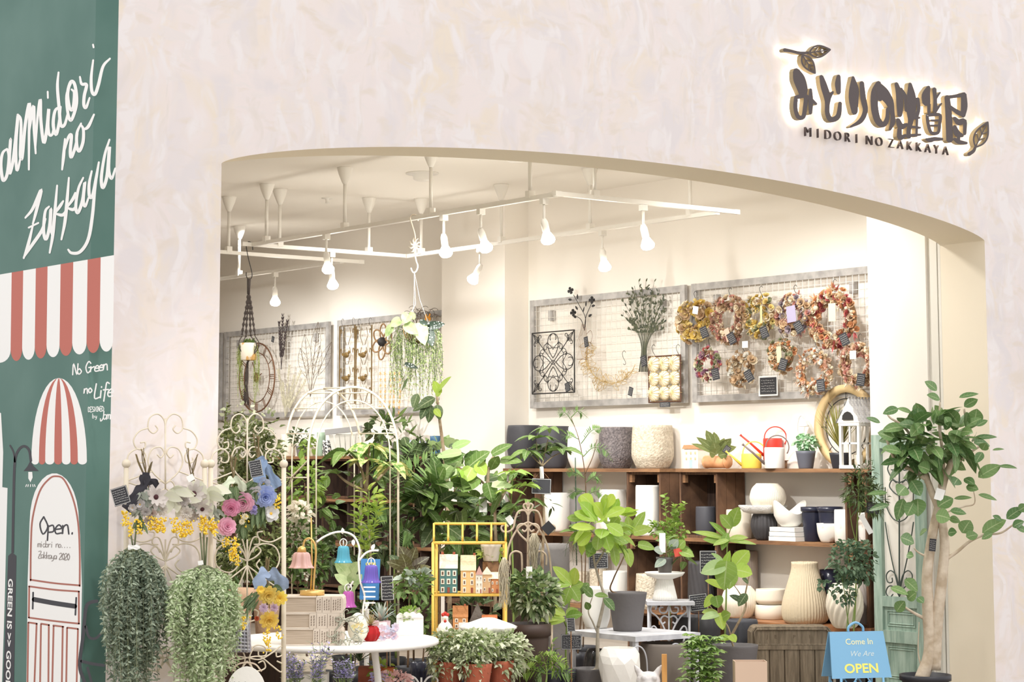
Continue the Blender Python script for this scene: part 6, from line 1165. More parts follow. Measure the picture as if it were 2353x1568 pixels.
for x0, x1, yt, q in ((655, 830, 893, -.35), (708, 915, 890, 0)):
    c_, a_ = (x0 + x1) / 2, (x1 - x0) / 2
    for k_, rr in ((1, .0075), (.82, .0045)):
        P = [ea(c_ - a_ * k_, 1400, q), ea(c_ - a_ * k_, 1060, q)] + [ea(c_ - a_ * k_ * math.cos(v), 1060 - (1060 - yt) * (k_ if k_ < 1 else 1) * math.sin(v) ** .8, q) for v in np.linspace(.08, PI - .08, 22)] + [ea(c_ + a_ * k_, 1060, q), ea(c_ + a_ * k_, 1400, q)]; P[0] = colp(c_ - a_ * k_, fz(c_ - a_ * k_, dA - q), d=dA - q); P[-1] = colp(c_ + a_ * k_, fz(c_ + a_ * k_, dA - q), d=dA - q); g.tube(P, rr, 7)
for u in np.linspace(.3, PI - .3, 7): g.tube([ea(742.5 - 87.5 * math.cos(u), 1060 - 167 * math.sin(u) ** .8, -.35), ea(811.5 - 103.5 * math.cos(u), 1060 - 170 * math.sin(u) ** .8, 0)], .005, 6)
for y in (1098, 1200): g.tube([ea(708, y, 0), ea(655, y, -.35)], .005, 6); g.tube(cat([ea(708, y - 40), ea(694, y - 25, -.1), ea(672, y - 2, -.2), ea(664, y + 20, -.3)]), .005, 6)
g.build('arch_frame', CIRON, t); t['category'] = 'garden arch'
URN = M('dark_bronze_urn', (70, 54, 46), .5); dU = 11.9; 
plant('ivy_urn', 'dark footed urn overflowing with dark green variegated ivy below the trellis', dU, (1214, PLZ, 104, .52, 'rim', URN, {'n': 4} if 0 else {}), [], [('ball', M('urn_ivy', (150, 170, 110), .45, col2=(70, 100, 54), isl=1, trans=.2), [(1222, 1360, 62, 50, 520, 22)], .75, 'ivy', .3), ('ball', IVYV, [(1235, 1372, 52, 46, 260, 20)], .75, 'ivy', .3)], tags=[(1216, 1316, 14, 26, 0, CARDW)])
# ================================================================ white iron table, scroll stand, compote
zq = .56; c0 = onZ(1460, 1464, zq); ax1, ay1 = onZ(1566, 1450, zq), onZ(1320, 1440, zq); lx, ly = .52, .62; WIT = M('greyed_white_iron', (214, 214, 218), .55, col2=(190, 190, 196), scale=12)
t = T('iron_side_table', 'square white iron table carrying the dark and white pots', 'table', (c0[0] + lx / 2, c0[1] + ly / 2, PLZ)); g = G().box((c0[0] + lx / 2, c0[1] + ly / 2, zq - .015), (lx, ly, .03)); g.build('tabletop', WIT, t, smooth=False)
for sx in (0, 1):
    for sy in (0, 1): x, y = c0[0] + .02 + sx * (lx - .04), c0[1] + .02 + sy * (ly - .04); G().box((x, y, (PLZ + zq - .03) / 2), (.024, .024, zq - .03 - PLZ)).build('leg', WIT, t, smooth=False)
g = G()
for sx in (0, 1):
    for k in (): o_ = (c0[0] + .01 + sx * (lx - .02), c0[1] + .1 + k * .13); g.tube([(o_[0], o_[1] + a, .34 + b) for a, b in curl((0, 0), HP, .3, .4, 5)], .005, 5)
for k in (0, 3): o_ = (c0[0] + .1 + k * .1, c0[1] + .01); g.tube([(o_[0] + a, o_[1], .34 + b) for a, b in curl((0, 0), HP, .3, .4, 5)], .005, 5)
g.build('scrollwork', WIT, t)
pot(1370, zq + .001, 64, 92, 'shoulder', POTW, 'white rounded pot on the white iron table left of the dark pot', d=dep(onZ(1370, 1444, zq)))
dPt = dep(onZ(1442, 1450, zq))
plant('fig_pot', 'dark grey stone pot with a slender broad-leaved fig on the white iron table', dPt, (1442, zq + .001, 88, 86, 'waist', POTG if 0 else M('slate_pot', (104, 100, 100), .7, bump=(16, .5))), [([(1404, 1358), (1410, 1330), (1428, 1292), (1440, 1262), (1452, 1225)], .006), ([(1436, 1272), (1470, 1250)], .004)], [('one', GL2, [(1450, 1228, 1412, 1196, 24, .05), (1452, 1226, 1486, 1170, 26, .02), (1445, 1240, 1410, 1250, 30, .08), (1455, 1225, 1500, 1214, 26, .06), (1440, 1262, 1392, 1268, 26, .08), (1440, 1262, 1448, 1300, 28, .1), (1466, 1252, 1504, 1262, 26, .06), (1450, 1230, 1440, 1180, 24, 0)], 'heart')], bark=BARKD, catg='potted plant')
dS = 13.25; zs = at(1535, 1380, dS)[2]; o_ = at(1537, 1380, dS); t = T('scroll_plant_stand', 'tall white scrolled iron plant stand under the white compote', 'plant stand', (o_[0], o_[1], PLZ)); G().box((o_[0], o_[1], zs - .012), (.3, .3, .022), rz=-YAW).build('stand_top', WIT, t, smooth=False); es = lambda x, y, q=0: at(x, y, dS - q)
for x, q in ((1490, .1), (1584, .1), (1494, -.1), (1580, -.1)): G().tube([colp(x, PLZ, d=dS - q), es(x, 1384, q)], .008, 8).build('leg', WIT, t)
g = G()
for mm in (0, 1):
    for P in ([(1536, 1470), (1524, 1440), (1510, 1418), (1496, 1406), (1498, 1392), (1508, 1394), (1506, 1402)], [(1536, 1420), (1526, 1416), (1518, 1424), (1522, 1434), (1529, 1430)], [(1536, 1472), (1520, 1462), (1504, 1440), (1496, 1450), (1504, 1476)], [(1536, 1395), (1530, 1408), (1518, 1408), (1516, 1398), (1524, 1396)]): g.tube(cat([es(2 * 1537 - x if mm else x, y, .1) for x, y in P], 6), .006, 6)
g.tube([es(1537, 1388, .1), es(1537, 1500, .1)], .006, 6); g.build('scrollwork', WIT, t)
cp = colp(1528, zs, d=dS); s = mpp(dS); t = T('ribbed_compote', 'white ribbed pedestal dish on the scrolled plant stand', 'pedestal dish', cp); G().lathe([(28 * s, 0), (26 * s, 10 * s), (18 * s, 46 * s), (18 * s, 48 * s)], cp, 160, flute=32, amp=.03).build('ribbed_foot', POTW, t); G().lathe([(16 * s, 47 * s), (40 * s, 55 * s), (46 * s, 63 * s), (44 * s, 63.5 * s), (36 * s, 57 * s), (.001, 56 * s)], cp, 48).build('dish', POTW, t); CPZ = zs + 57 * s
plant('potted_sapling', 'leafy sapling in a clear wrapped plastic pot on the white compote', dS - .0, (1528, CPZ, 40, 40, 'taper', M('clear_plastic_pot', (120, 116, 114), .2, alpha=.5)), [([(1530, 1290), (1532, 1262), (1528, 1236)], .005), ([(1532, 1270), (1556, 1262), (1575, 1290)], .004)], [('along', GL1, 'all', 9, 36, .5, 'oval', .25, .3), ('one', GRY, [(1525, 1270, 1500, 1262, 22, .05), (1540, 1262, 1560, 1238, 24, .03), (1530, 1286, 1506, 1304, 22, .06)], 'oval'), ('one', GL2, [(1556, 1262, 1576, 1240, 26, .05), (1560, 1266, 1594, 1280, 26, .05)], 'oval')], bark=BARK, tags=[(1522, 1248, 14, 44, 0, CARDW), (1558, 1270, 18, 18, .2, M('red_white_label', (214, 90, 74), .7))])
# ================================================================ right side: green shutter, tree, folding sign
GSH = M('weathered_green_wood', (174, 194, 180), .75, col2=(140, 164, 150), scale=5, stretch=(8, 8, 1), bump=(24, .3))
XG = 5.735; ya, yb = onX(2009, 1200, XG)[1], onX(2126, 1200, XG)[1]; zg = onX(2060, 1000, XG)[2]; t = T('green_shutter', 'tall weathered green wooden shutter with an iron scroll window leaning beside the entrance', 'shutter door', (XG, (ya + yb) / 2, 0)); w = ya - yb
zz = lambda y: onX(2065, y, XG)[2]; sl = .075; g = G()
for y in (ya - sl / 2, yb + sl / 2): g.box((XG, y, zg / 2 + .002), (.034, sl, zg))
for z0, z1 in ((zg - .09, zg), (zz(1396), zz(1372)), (zz(1478), zz(1450)), (.003, .1)): g.box((XG + .0005, (ya + yb) / 2, (z0 + z1) / 2), (.033, w - 2 * sl + .002, z1 - z0))
g.build('frame', GSH, t, smooth=False)
for z0, z1 in ((zz(1450), zz(1396)), (.1, zz(1478))):
    G().box((XG + .008, (ya + yb) / 2, (z0 + z1) / 2), (.012, w - 2 * sl, z1 - z0)).build('lower_panel', GSH, t, smooth=False); g = G()
    for k in (.03, .045): g.tube([(XG - .0, ya - sl - k, z0 + k), (XG - .0, yb + sl + k, z0 + k), (XG - .0, yb + sl + k, z1 - k), (XG - .0, ya - sl - k, z1 - k)], .005, 4, closed=True)
    g.build('moulding', GSH, t, smooth=False)
G().box((XG + .018, (ya + yb) / 2, (zz(1372) + zg - .09) / 2), (.006, w - 2 * sl, zg - .09 - zz(1372))).build('pale_backing', WALLW, t, smooth=False); g = G()
exs = lambda x, y: onX(x, y, XG - .006)
for P in ([(2066, 1372), (2066, 1250), (2066, 1070)], [(2066, 1360), (2052, 1300), (2040, 1240), (2034, 1200)], [(2066, 1350), (2058, 1322), (2046, 1312), (2037, 1322), (2040, 1338), (2050, 1338), (2050, 1328)], [(2066, 1370), (2054, 1350), (2042, 1348), (2036, 1362), (2044, 1374), (2052, 1366)], [(2066, 1200), (2050, 1190), (2036, 1160), (2034, 1120)], [(2066, 1110), (2052, 1102), (2040, 1080), (2046, 1064), (2058, 1066), (2057, 1080), (2048, 1080)], [(2066, 1140), (2054, 1132), (2044, 1118), (2050, 1104), (2060, 1110)]):
    for mm in (0, 1): g.tube(cat([exs(2 * 2066.5 - x if mm else x, y) for x, y in P], 6), .0045, 5)
g.build('iron_scroll', M('dark_green_iron', (74, 84, 78), .6), t)
FIC = M('ficus_leaf', (120, 150, 90), .4, col2=(78, 114, 64), isl=1, trans=.2); PALB = M('pale_ficus_bark', (214, 200, 180), .85, col2=(184, 166, 142), scale=14, bump=(30, .4))
dF = 13.05; zf = lambda a, b: (1960 + a / 2.153, 840 + b / 2.153)
ones = [((415, 125), (350, 75), 26), ((430, 170), (362, 145), 26), ((525, 160), (625, 140), 20), ((550, 205), (622, 165), 22), ((600, 290), (615, 205), 34), ((600, 360), (715, 355), 14), ((690, 420), (750, 415), 10), ((620, 555), (738, 490), 30), ((720, 500), (812, 510), 18), ((225, 215), (150, 240), 22), ((290, 235), (215, 212), 18), ((320, 290), (322, 200), 42), ((135, 284), (62, 258), 14), ((198, 362), (118, 332), 30), ((240, 430), (140, 412), 28), ((225, 470), (140, 492), 18), ((320, 305), (225, 290), 26), ((345, 290), (290, 350), 30), ((440, 410), (530, 390), 34), ((480, 300), (450, 250), 26), ((520, 320), (500, 380), 34), ((370, 380), (300, 390), 34), ((340, 480), (270, 480), 34), ((380, 520), (318, 495), 40), ((260, 600), (225, 640), 34), ((290, 570), (330, 640), 36), ((300, 680), (270, 740), 30), ((320, 660), (322, 740), 36), ((250, 660), (220, 760), 26), ((180, 690), (80, 720), 22), ((170, 630), (70, 640), 14), ((420, 700), (500, 655), 36), ((410, 740), (480, 760), 36), ((475, 760), (530, 775), 24), ((540, 830), (585, 760), 34), ((470, 830), (515, 825), 22), ((235, 850), (300, 880), 32), ((330, 840), (370, 810), 22), ((265, 940), (300, 945), 22), ((255, 1060), (315, 1115), 34), ((185, 1100), (270, 1135), 24), ((270, 1160), (318, 1120), 26), ((215, 1220), (260, 1160), 26), ((318, 1150), (348, 1175), 22), ((560, 600), (620, 615), 22), ((620, 640), (710, 668), 16), ((500, 660), (590, 655), 10), ((480, 720), (560, 735), 22), ((560, 850), (620, 838), 26), ((640, 420), (660, 380), 22), ((640, 430), (610, 480), 20), ((560, 300), (640, 260), 22), ((610, 300), (670, 270), 16), ((520, 560), (500, 590), 26), ((550, 560), (600, 590), 24),
        ((760, 760), (848, 700), 26), ((640, 830), (765, 760), 32), ((735, 770), (688, 742), 16), ((790, 800), (850, 770), 24), ((805, 800), (860, 825), 26), ((820, 720), (870, 690), 22), ((690, 830), (640, 860), 16)]
ZF_, ZT_ = zf, 0
plant('ficus_tree', 'tall ficus tree with pale twisted trunk at the right of the entrance', dF, (2128, FLOORZ, 116, .27, 'rim', BLKP, {'n': 48}), [([(2136, 1500), (2132, 1400), (2130, 1320), (2142, 1230), (2155, 1170), (2168, 1110), (2186, 1060)], .045), ([(2146, 1540), (2152, 1440), (2164, 1330), (2170, 1250), (2160, 1180), (2140, 1130), (2126, 1090)], .042), ([(2168, 1290), (2200, 1268), (2228, 1245), (2262, 1230), (2300, 1225), (2330, 1205)], .012), ([(2126, 1100), (2096, 1080), (2062, 1065), (2045, 1030), (2030, 990)], .016), ([(2186, 1062), (2206, 1040), (2225, 1000), (2215, 940)], .016), ([(2160, 1120), (2168, 1060), (2158, 980), (2160, 925)], .014), ([(2130, 1425), (2098, 1408), (2062, 1385)], .012), ([(2128, 1110), (2122, 1050), (2080, 985), (2045, 960), (2038, 945)], .012), ([(2190, 1070), (2230, 1040), (2262, 1020)], .012), ([(2168, 1180), (2215, 1165), (2240, 1155), (2232, 1105)], .006), ([(2130, 1280), (2110, 1270), (2100, 1260)], .008), ([(2120, 1545), (2110, 1500), (2112, 1430)], .006)],
      [('one', FIC, [(*zf(*a), *zf(*b), w * 1.05, rnd.uniform(-.02, .14)) for a, b, w in ones]), ('ball', FIC, [(2140, 1005, 74, 52, 80, 56), (2090, 1020, 34, 36, 22, 52), (2205, 1005, 44, 44, 26, 50), (2130, 1060, 60, 30, 26, 50)], .56)], r=.045, bark=PALB, tags=[(2143, 1253, 15, 28, -.1), (2159, 1137, 20, 26, -.3, CARDW)])
# folding sign
SGN = M('sky_blue_paint', (126, 178, 214), .55, bump=(40, .05)); CREM = M('cream_lettering', (234, 232, 190), .7); YLT = M('yellow_lettering', (240, 232, 120), .7)
dSg = 12.95; p0 = at(1967, 1500, dSg); s = mpp(dSg); t = T('folding_sign', 'sky blue folding sign with cream words Come In We Are OPEN on scrolled legs', 'A-frame sign', (p0[0], p0[1], 0))
O = np.array(t.location); U2 = nrm(rt * .97 + fh * .24); N2 = np.cross(U2, [0, 0, 1.]); N2 = nrm(N2); zt_, zb_ = at(1967, 1452, dSg)[2], at(1967, 1556, dSg)[2]; hwid = 68 * s
for sg_, nm in ((1, 'front_panel'), (-1, 'rear_panel')):
    a = np.array([p0[0], p0[1], zt_]) + N2 * .012 * sg_; b_ = np.array([p0[0], p0[1], zb_]) + N2 * .085 * sg_
    V = [b_ - U2 * hwid * 1.06, b_ + U2 * hwid * 1.06, a + U2 * hwid * .96, a - U2 * hwid * .96]; V2 = [v - N2 * .008 * sg_ for v in V]
    pn = G().add(V + V2, [(0, 1, 2, 3), (7, 6, 5, 4), (0, 4, 5, 1), (1, 5, 6, 2), (2, 6, 7, 3), (3, 7, 4, 0)]).build(nm, SGN, t, smooth=False)
    if sg_ == 1:
        D = nrm((a - b_)); nn = np.cross(U2, D); fr = lambda u, v: frame4(b_ + (a - b_) * v + U2 * hwid * u + nn * .0012 - O, U2, D)
        text('Come In', .052, CREM, 0, 'lettering', pn, fr(.05, .78), bold=.0004, sx=1.0); text('We Are', .048, M('faded_white_lettering', (206, 222, 224), .7), 0, 'lettering', pn, fr(.08, .52), shear=.35); text('OPEN', .078, YLT, 0, 'lettering', pn, fr(.02, .2), bold=.002, sx=1.12)
    g = G()
    for u in (-.75, .75): g.tube([b_ + U2 * hwid * u, b_ + U2 * hwid * u + N2 * .03 * sg_ - (0, 0, zb_ - .008)], .008, 7)
    g.build('leg', SGN, t); g = G()
    for mm in (1, -1):
        for q in ([(-.75, -.02), (-.6, -.06), (-.4, -.05), (-.2, -.0)], [(-.1, -.06), (-.25, -.02), (-.4, -.06), (-.3, -.1), (-.2, -.08)]): g.tube(cat([b_ + U2 * hwid * x * mm + (0, 0, z) for x, z in q], 5), .005, 5)
    g.build('leg_scroll', SGN, t)
tp_ = np.array([p0[0], p0[1], zt_]); G().tube(cat([tp_ - U2 * .05, tp_ - U2 * .045 + (0, 0, .03), tp_ + (0, 0, .055), tp_ + U2 * .045 + (0, 0, .03), tp_ + U2 * .05], 5), .008, 8).build('handle', SGN, t)
# old wooden panel chest
OLDW = M('grey_brown_old_wood', (150, 134, 112), .85, col2=(116, 102, 84), scale=6, stretch=(9, 9, 1), bump=(26, .6)); dC = 13.4; c = colp(1822, fz(1822, dC), d=dC); s = mpp(dC); hC = at(1822, 1441, dC)[2] - c[2]; wC = 184 * s; t = T('carved_wooden_chest', 'old grey-brown carved wooden chest with rounded top corners behind the folding sign', 'chest', c); bw = lambda u0, u1, z0, z1, q0, q1, nm: G().add([c + rt * u * wC + fh * q + (0, 0, z * hC) for z in (z0, z1) for u, q in ((u0, q0), (u1, q0), (u1, q1), (u0, q1))], [(0, 3, 2, 1), (4, 5, 6, 7), (0, 1, 5, 4), (1, 2, 6, 5), (2, 3, 7, 6), (3, 0, 4, 7)]).build(nm, OLDW, t, smooth=False)
P = [(-.5, .003), (.5, .003), (.5, .9), (.47, .97), (.43, 1), (-.43, 1), (-.47, .97), (-.5, .9)]; G().prism([(u * wC, v * hC) for u, v in P], c + fh * .02, rt, (0, 0, 1), -.2).build('chest_body', OLDW, t, smooth=False)
P = [(-.46, .7), (.46, .7), (.46, .9), (.43, .955), (-.43, .955), (-.46, .9)]; g = G(); g.tube([c + rt * u * wC + (0, 0, v * hC) + fh * .016 for u, v in P], .008, 5, closed=True); g.tube([c + rt * u * wC + (0, 0, v * hC) + fh * .02 for u, v in [(-.49, .003), (-.49, .9), (-.44, .985), (.44, .985), (.49, .9), (.49, .003)]], .007, 5); g.build('moulding', OLDW, t)
for k in range(5): bw(-.46 + k * .186, -.46 + k * .186 + .17, .02, .62, .006, .03, 'plank')
bw(-.48, .48, .625, .69, .0, .03, 'cross_rail')
for ch, u in (('J', -.3), ('E', -.2), ('P', .03), ('I', .22)): text(ch, .032, M('carved_dark', (104, 90, 72), .9), 0, 'carved_letter', t, frame4(c + rt * u * wC + (0, 0, .83 * hC) + fh * .0185 - c, rt, (0, 0, 1)))
# ================================================================ pots, vases and small figures at the front right
p, HH = None, None
def fpot(cx, ytop, w, kind, mat, lab, d, name='pot', **k):
    z0 = fz(cx, d); h = (at(cx, ytop, d)[2] - z0) / mpp(d); return pot(cx, z0, w, h, kind, mat, lab, d=d, name=name, **k)
fpot(1525, 1478, 112, 'egg', BRNP, 'large taupe rounded pot in front of the white iron table', 12.5)
fpot(1602, 1416, 108, 'bowl', CHAR, 'wide charcoal pot with swirling grooves beside the scrolled stand', 13.35, flute=22, amp=.03, twist=.9, n=160)
fpot(1370, 1492, 62, 'ball', M('black_gloss', (44, 42, 44), .15), 'glossy black round pot behind the white faceted vase', 12.75); fpot(1706, 1424, 74, 'block', POTD, 'square dark grey pot behind the lime-leaved plant', 13.8)
fpot(1262, 1250, 96, 'block', POTG, 'tall square mauve-grey planter behind the scroll trellis', 14.6)
dV = 12.0; zv = fz(1424, dV); hv = at(1424, 1489, dV)[2] - zv; p = colp(1424, zv, d=dV); s = mpp(dV); t = T('faceted_vase', 'white faceted vase standing in the middle of the front row', 'vase', p); n = 11; R = 48 * s; pr_ = [(.5, 0), (.66, .22), (.86, .5), (1, .74), (.97, .88), (.78, 1)]; V, Fc = [], []
for i, (r_, z_) in enumerate(pr_):
    for k in range(n): a = 2 * PI * (k + .5 * (i % 2)) / n + rnd.uniform(-.1, .1); V.append(p + (R * r_ * math.cos(a) * rnd.uniform(.97, 1.03), R * r_ * math.sin(a), hv * (z_ + (rnd.uniform(-.04, .04) if 0 < i < 5 else 0))))
for i in range(5):
    for k in range(n):
        a, b, c_, d_ = i * n + k, i * n + (k + 1) % n, (i + 1) * n + (k + 1) % n, (i + 1) * n + k; Fc += [(a, b, d_), (b, c_, d_)] if i % 2 == 0 else [(a, b, c_), (a, c_, d_)]
for k in range(n): V.append(np.array(V[5 * n + k]) * [1, 1, 1] * 1 + (p - np.array(V[5 * n + k])) * [.12, .12, 0])
for k in range(n): V.append(np.array(V[6 * n + k]) - (0, 0, hv * .3))
Fc += [((5 + i) * n + k, (5 + i) * n + (k + 1) % n, (6 + i) * n + (k + 1) % n, (6 + i) * n + k) for i in (0, 1) for k in range(n)] + [tuple(range(n))[::-1], tuple(range(7 * n, 8 * n))]
G().add(V, Fc).build('vase_body', POTW, t, smooth=False)
# stone creature
dG = 11.75; zg_ = fz(1488, dG); p = colp(1488, zg_, d=dG); t = T('stone_figurine', 'small pale stone winged creature statue with pointed ears, grinning, in the front row', 'statue', p); H = at(1488, 1527, dG)[2] - zg_; u_ = lambda x, q, z: p + rt * x * H + fh * q * H + np.array([0, 0, z * H])
g = G(); 
for x, q, z, r_, sq in ((0, .02, .22, .2, (1, 1, 1.15)), (0, -.02, .45, .15, (1, .9, 1.3)), (.01, -.06, .66, .12, (1, 1, 1)), (.01, -.08, .80, .145, (1.12, 1, .85)), (.01, -.2, .75, .07, (1.25, 1, .7)), (-.13, -.08, .2, .11, (1, 1.3, 1)), (.13, -.08, .2, .11, (1, 1.3, 1)), (-.1, -.18, .05, .07, (1, 1.4, .7)), (.1, -.18, .05, .07, (1, 1.4, .7)), (-.07, -.16, .3, .05, (1, 1, 3)), (.07, -.16, .3, .05, (1, 1, 3)), (-.055, -.2, .85, .035, (1, 1, 1)), (.075, -.2, .85, .035, (1, 1, 1)), (0, 0, .06, .2, (1.1, 1, .35))): g.ball(u_(x, q, z), r_ * H, 14, sq=sq)
for sx in (-1, 1): g.tube([u_(.01 + sx * .09, -.06, .87), u_(.01 + sx * .14, -.06, .95), u_(.01 + sx * .17, -.05, 1.0)], [.05 * H, .035 * H, .006 * H], 8)
o = g.build('creature_body', M('pale_stone', (206, 202, 200), .85, bump=(40, .4)), t); md = o.modifiers.new('join', 'REMESH'); md.mode = 'VOXEL'; md.voxel_size = .006; md.use_smooth_shade = True
g = G(); 
for k in range(5): g.tube(cat([u_(-.12, .08, .42), u_(-.3 - .02 * k, .06, .62 - .05 * k), u_(-.36 + .02 * k, .04, .42 - .08 * k), u_(-.3, .03, .2 - .02 * k)], 5), .032 * H, 6)
g.build('folded_wing', MATS['pale_stone'], t)
dK = 11.7; zz_ = fz(1528, dK); a = colp(1528, zz_, d=dK); hK = at(1528, 1504, dK)[2] - zz_; tag(G().box(a + (0, 0, hK / 2), (.028, .02, hK), rz=-YAW).build('wooden_post', M('honey_wood', (214, 160, 92), .6, col2=(196, 142, 78), scale=6, stretch=(6, 6, 1)), smooth=False), 'honey-coloured square wooden post in front of the taupe pot', 'post')
dX = 12.0; zx = fz(1725, dX); a = colp(1725, zx, d=dX); hX = at(1725, 1519, dX)[2] - zx; t = T('paper_box', 'beige open-topped paper box at the bottom right of the front row', 'box', a); s = mpp(dX); W2 = 72 * s
CAN = M('pinkish_card', (214, 188, 166), .7); g = G(); V = []
for r_, z_ in ((.5, 0), (.5, hX), (.48, hX), (.48, .02)): V += [a + rt * sx * r_ * W2 + fh * sy * r_ * W2 * .7 + np.array([0, 0, z_]) for sx, sy in ((-1, -1), (1, -1), (1, 1), (-1, 1))]
g.add(V, [(4 * i + k, 4 * i + (k + 1) % 4, 4 * i + 4 + (k + 1) % 4, 4 * i + 4 + k) for i in range(3) for k in range(4)] + [(3, 2, 1, 0), (12, 13, 14, 15)]); g.build('box_body', CAN, t, smooth=False)
# chalk boards
signboard(1313, 1476, 46, 34, 12.05, 0, 'black chalkboard price sign with a white label above at the left of the front pots', fz(1313, 12.05)); signboard(1375, 1289, 44, 36, 13.3, .03, 'black chalkboard hanging among the fig stems above the white pots', fz(1375, 13.3)); signboard(1605, 1385, 40, 38, 13.2, .12, 'framed chalkboard standing in the swirling charcoal pot', fz(1605, 13.25) + .3); signboard(1627, 1292, 38, 52, 13.9, 0, 'tall rounded chalkboard behind the lime-leaved plant', fz(1627, 13.9))
signboard(1312, 1436, 18, 30, 12.02, .05, 'white plant label above the black chalkboard of the front pots', fz(1312, 12.02))
bpy.data.objects[-1] if 0 else None
# ================================================================ crates and shelf at the back left, in front of the pilaster
def crate3(xa, xb, z0, z1, X0, D, lab):
    ya, yb = onX(xa, 1200, X0)[1], onX(xb, 1200, X0)[1]; t = T('wooden_crate', lab, 'crate', (X0 + D / 2, (ya + yb) / 2, z0), 0, 'dark crates behind the plants'); h = z1 - z0; th = .018
    for y in (ya - th / 2, yb + th / 2): G().box((X0 + D / 2, y, z0 + h / 2), (D, th, h)).build('side_board', WOODD, t, smooth=False)
    G().box((X0 + D - .008, (ya + yb) / 2, z0 + h / 2), (.014, ya - yb - .04, h)).build('back_board', WOODD, t, smooth=False)
    for z in (z0 + .009, z1 - .009): G().box((X0 + D / 2 - .01, (ya + yb) / 2, z), (D - .022, ya - yb - .04, .018)).build('shelf_slat', WOOD, t, smooth=False)
LZ = [0.001, .42, .84, 1.26, 1.66]
for i, (xa, xb) in enumerate([(560, 640), (655, 722), (738, 800), (822, 886), (905, 968)]):
    for j in range(4): crate3(xa, xb, LZ[j] + .0005, LZ[j + 1] - .03, XF, .28, '%s dark crate of the %s stack along the back wall' % (('lowest', 'second', 'third', 'topmost')[j], ('leftmost', 'second', 'third', 'fourth', 'fifth')[i]))
for z, lab in ((1.66, 'long top board on the back crates, carrying small pots'), (1.257, 'middle board between the back crates'), (.84, 'low board between the back crates')):
    ya, yb = YX(540), YX(1012); tag(G().box((XF + .13, (ya + yb) / 2, z - .015), (.3, ya - yb, .028)).build('shelf_board', SHELFW, None, smooth=False), lab, 'shelf', 'boards on the back crates')
XQ = 5.44
for i, (xa, xb) in enumerate([(1022, 1086), (1092, 1160)]):
    for j, (z0, z1) in enumerate([(.001, .42), (.4215, .84), (.8415, 1.25)]): crate3(xa, xb, z0, z1, XQ, .3, '%s dark crate of the %s stack before the white pilaster' % (('lowest', 'middle', 'top')[j], ('left', 'right')[i]))
# small pots on the long back board
def bpot(cx, w, h, kind, mat, lab, cl=(), X=5.80, z=1.66, nm='plant_pot', **k):
    d = dep(colp(cx, z, X=X)); 
    if cl: return plant('potted_plant', lab, d, (cx, z + .0005, w, h, kind, mat), [], cl)
    return pot(cx, z + .0005, w, h, kind, mat, lab, X=X, name=nm, **k)
bpot(662, 34, 50, 'block', CRMP, 'cream cylinder at the left of the long back board'); bpot(694, 30, 24, 'taper', POTG, 'grey pot with striped drooping leaves on the back board', [('ball', GLD, [(692, 1006, 24, 20, 70, 22)], .35, 'lance', .4)])
bpot(738, 20, 54, 'cyl', M('sage_bottle', (150, 172, 150), .4), 'sage green bottle vase on the back board'); bpot(752, 22, 36, 'block', M('black_white_pattern', (60, 60, 62), .6, col2=(236, 234, 228), scale=60, sharp=(.48, .52)), 'black and white patterned pot on the back board')
bpot(715, 22, 20, 'taper', CRMP, 'small cream pot with pale round leaves on the back board', [('ball', GL2, [(713, 1024, 20, 18, 60, 13)], .7)])
bpot(880, 30, 32, 'taper', POTG, 'grey pot with twiggy round-leaved plant on the back board', [('ball', GLD, [(872, 985, 34, 34, 40, 24)], .75)]); bpot(915, 30, 30, 'cyl', POTG, 'grey pot of lance leaves on the back board', [('ball', GL1, [(905, 990, 46, 36, 46, 40)], .22, 'lance', .1)])
bpot(1000, 24, 44, 'cyl', M('blue_glazed_cup', (70, 110, 142), .4), 'blue glazed cup at the right end of the long back board')
bpot(946, 34, 34, 'taper', M('blue_white_ceramic', (232, 234, 240), .3, col2=(92, 110, 180), scale=70, sharp=(.5, .56)), 'blue and white flowered pot on the back board'); bpot(970, 32, 32, 'taper', M('lilac_white_ceramic', (222, 220, 230), .3, col2=(150, 146, 190), scale=60, sharp=(.5, .58)), 'lilac and white flowered pot on the back board')
p = colp(795, 1.66, X=5.9); t = T('slatted_planter', 'tilted grey slatted wooden planter box on the back board behind the money tree', 'planter', p); gw_ = M('grey_washed_wood', (206, 206, 198), .8, bump=(30, .3))
for k in range(6): u = (k - 2.5) / 6; G().prism([(u * .26 - .018, .004), (u * .26 + .018, .004), (u * .32 + .022, .2), (u * .32 - .022, .2)], p, rt, (.0, .1, 1), .012).build('slat', gw_, t, smooth=False)
G().prism([(-.19, .2), (.17, .24), (.17, .29), (-.19, .25)], p - fh * .005, rt, (0, .1, 1), .03).build('rim_board', M('grey_rim_board', (150, 150, 150), .8), t, smooth=False); G().box(p + fh * .06 + (0, 0, .11), (.2, .1, .2), rz=-YAW).build('box_body', gw_, t, smooth=False)
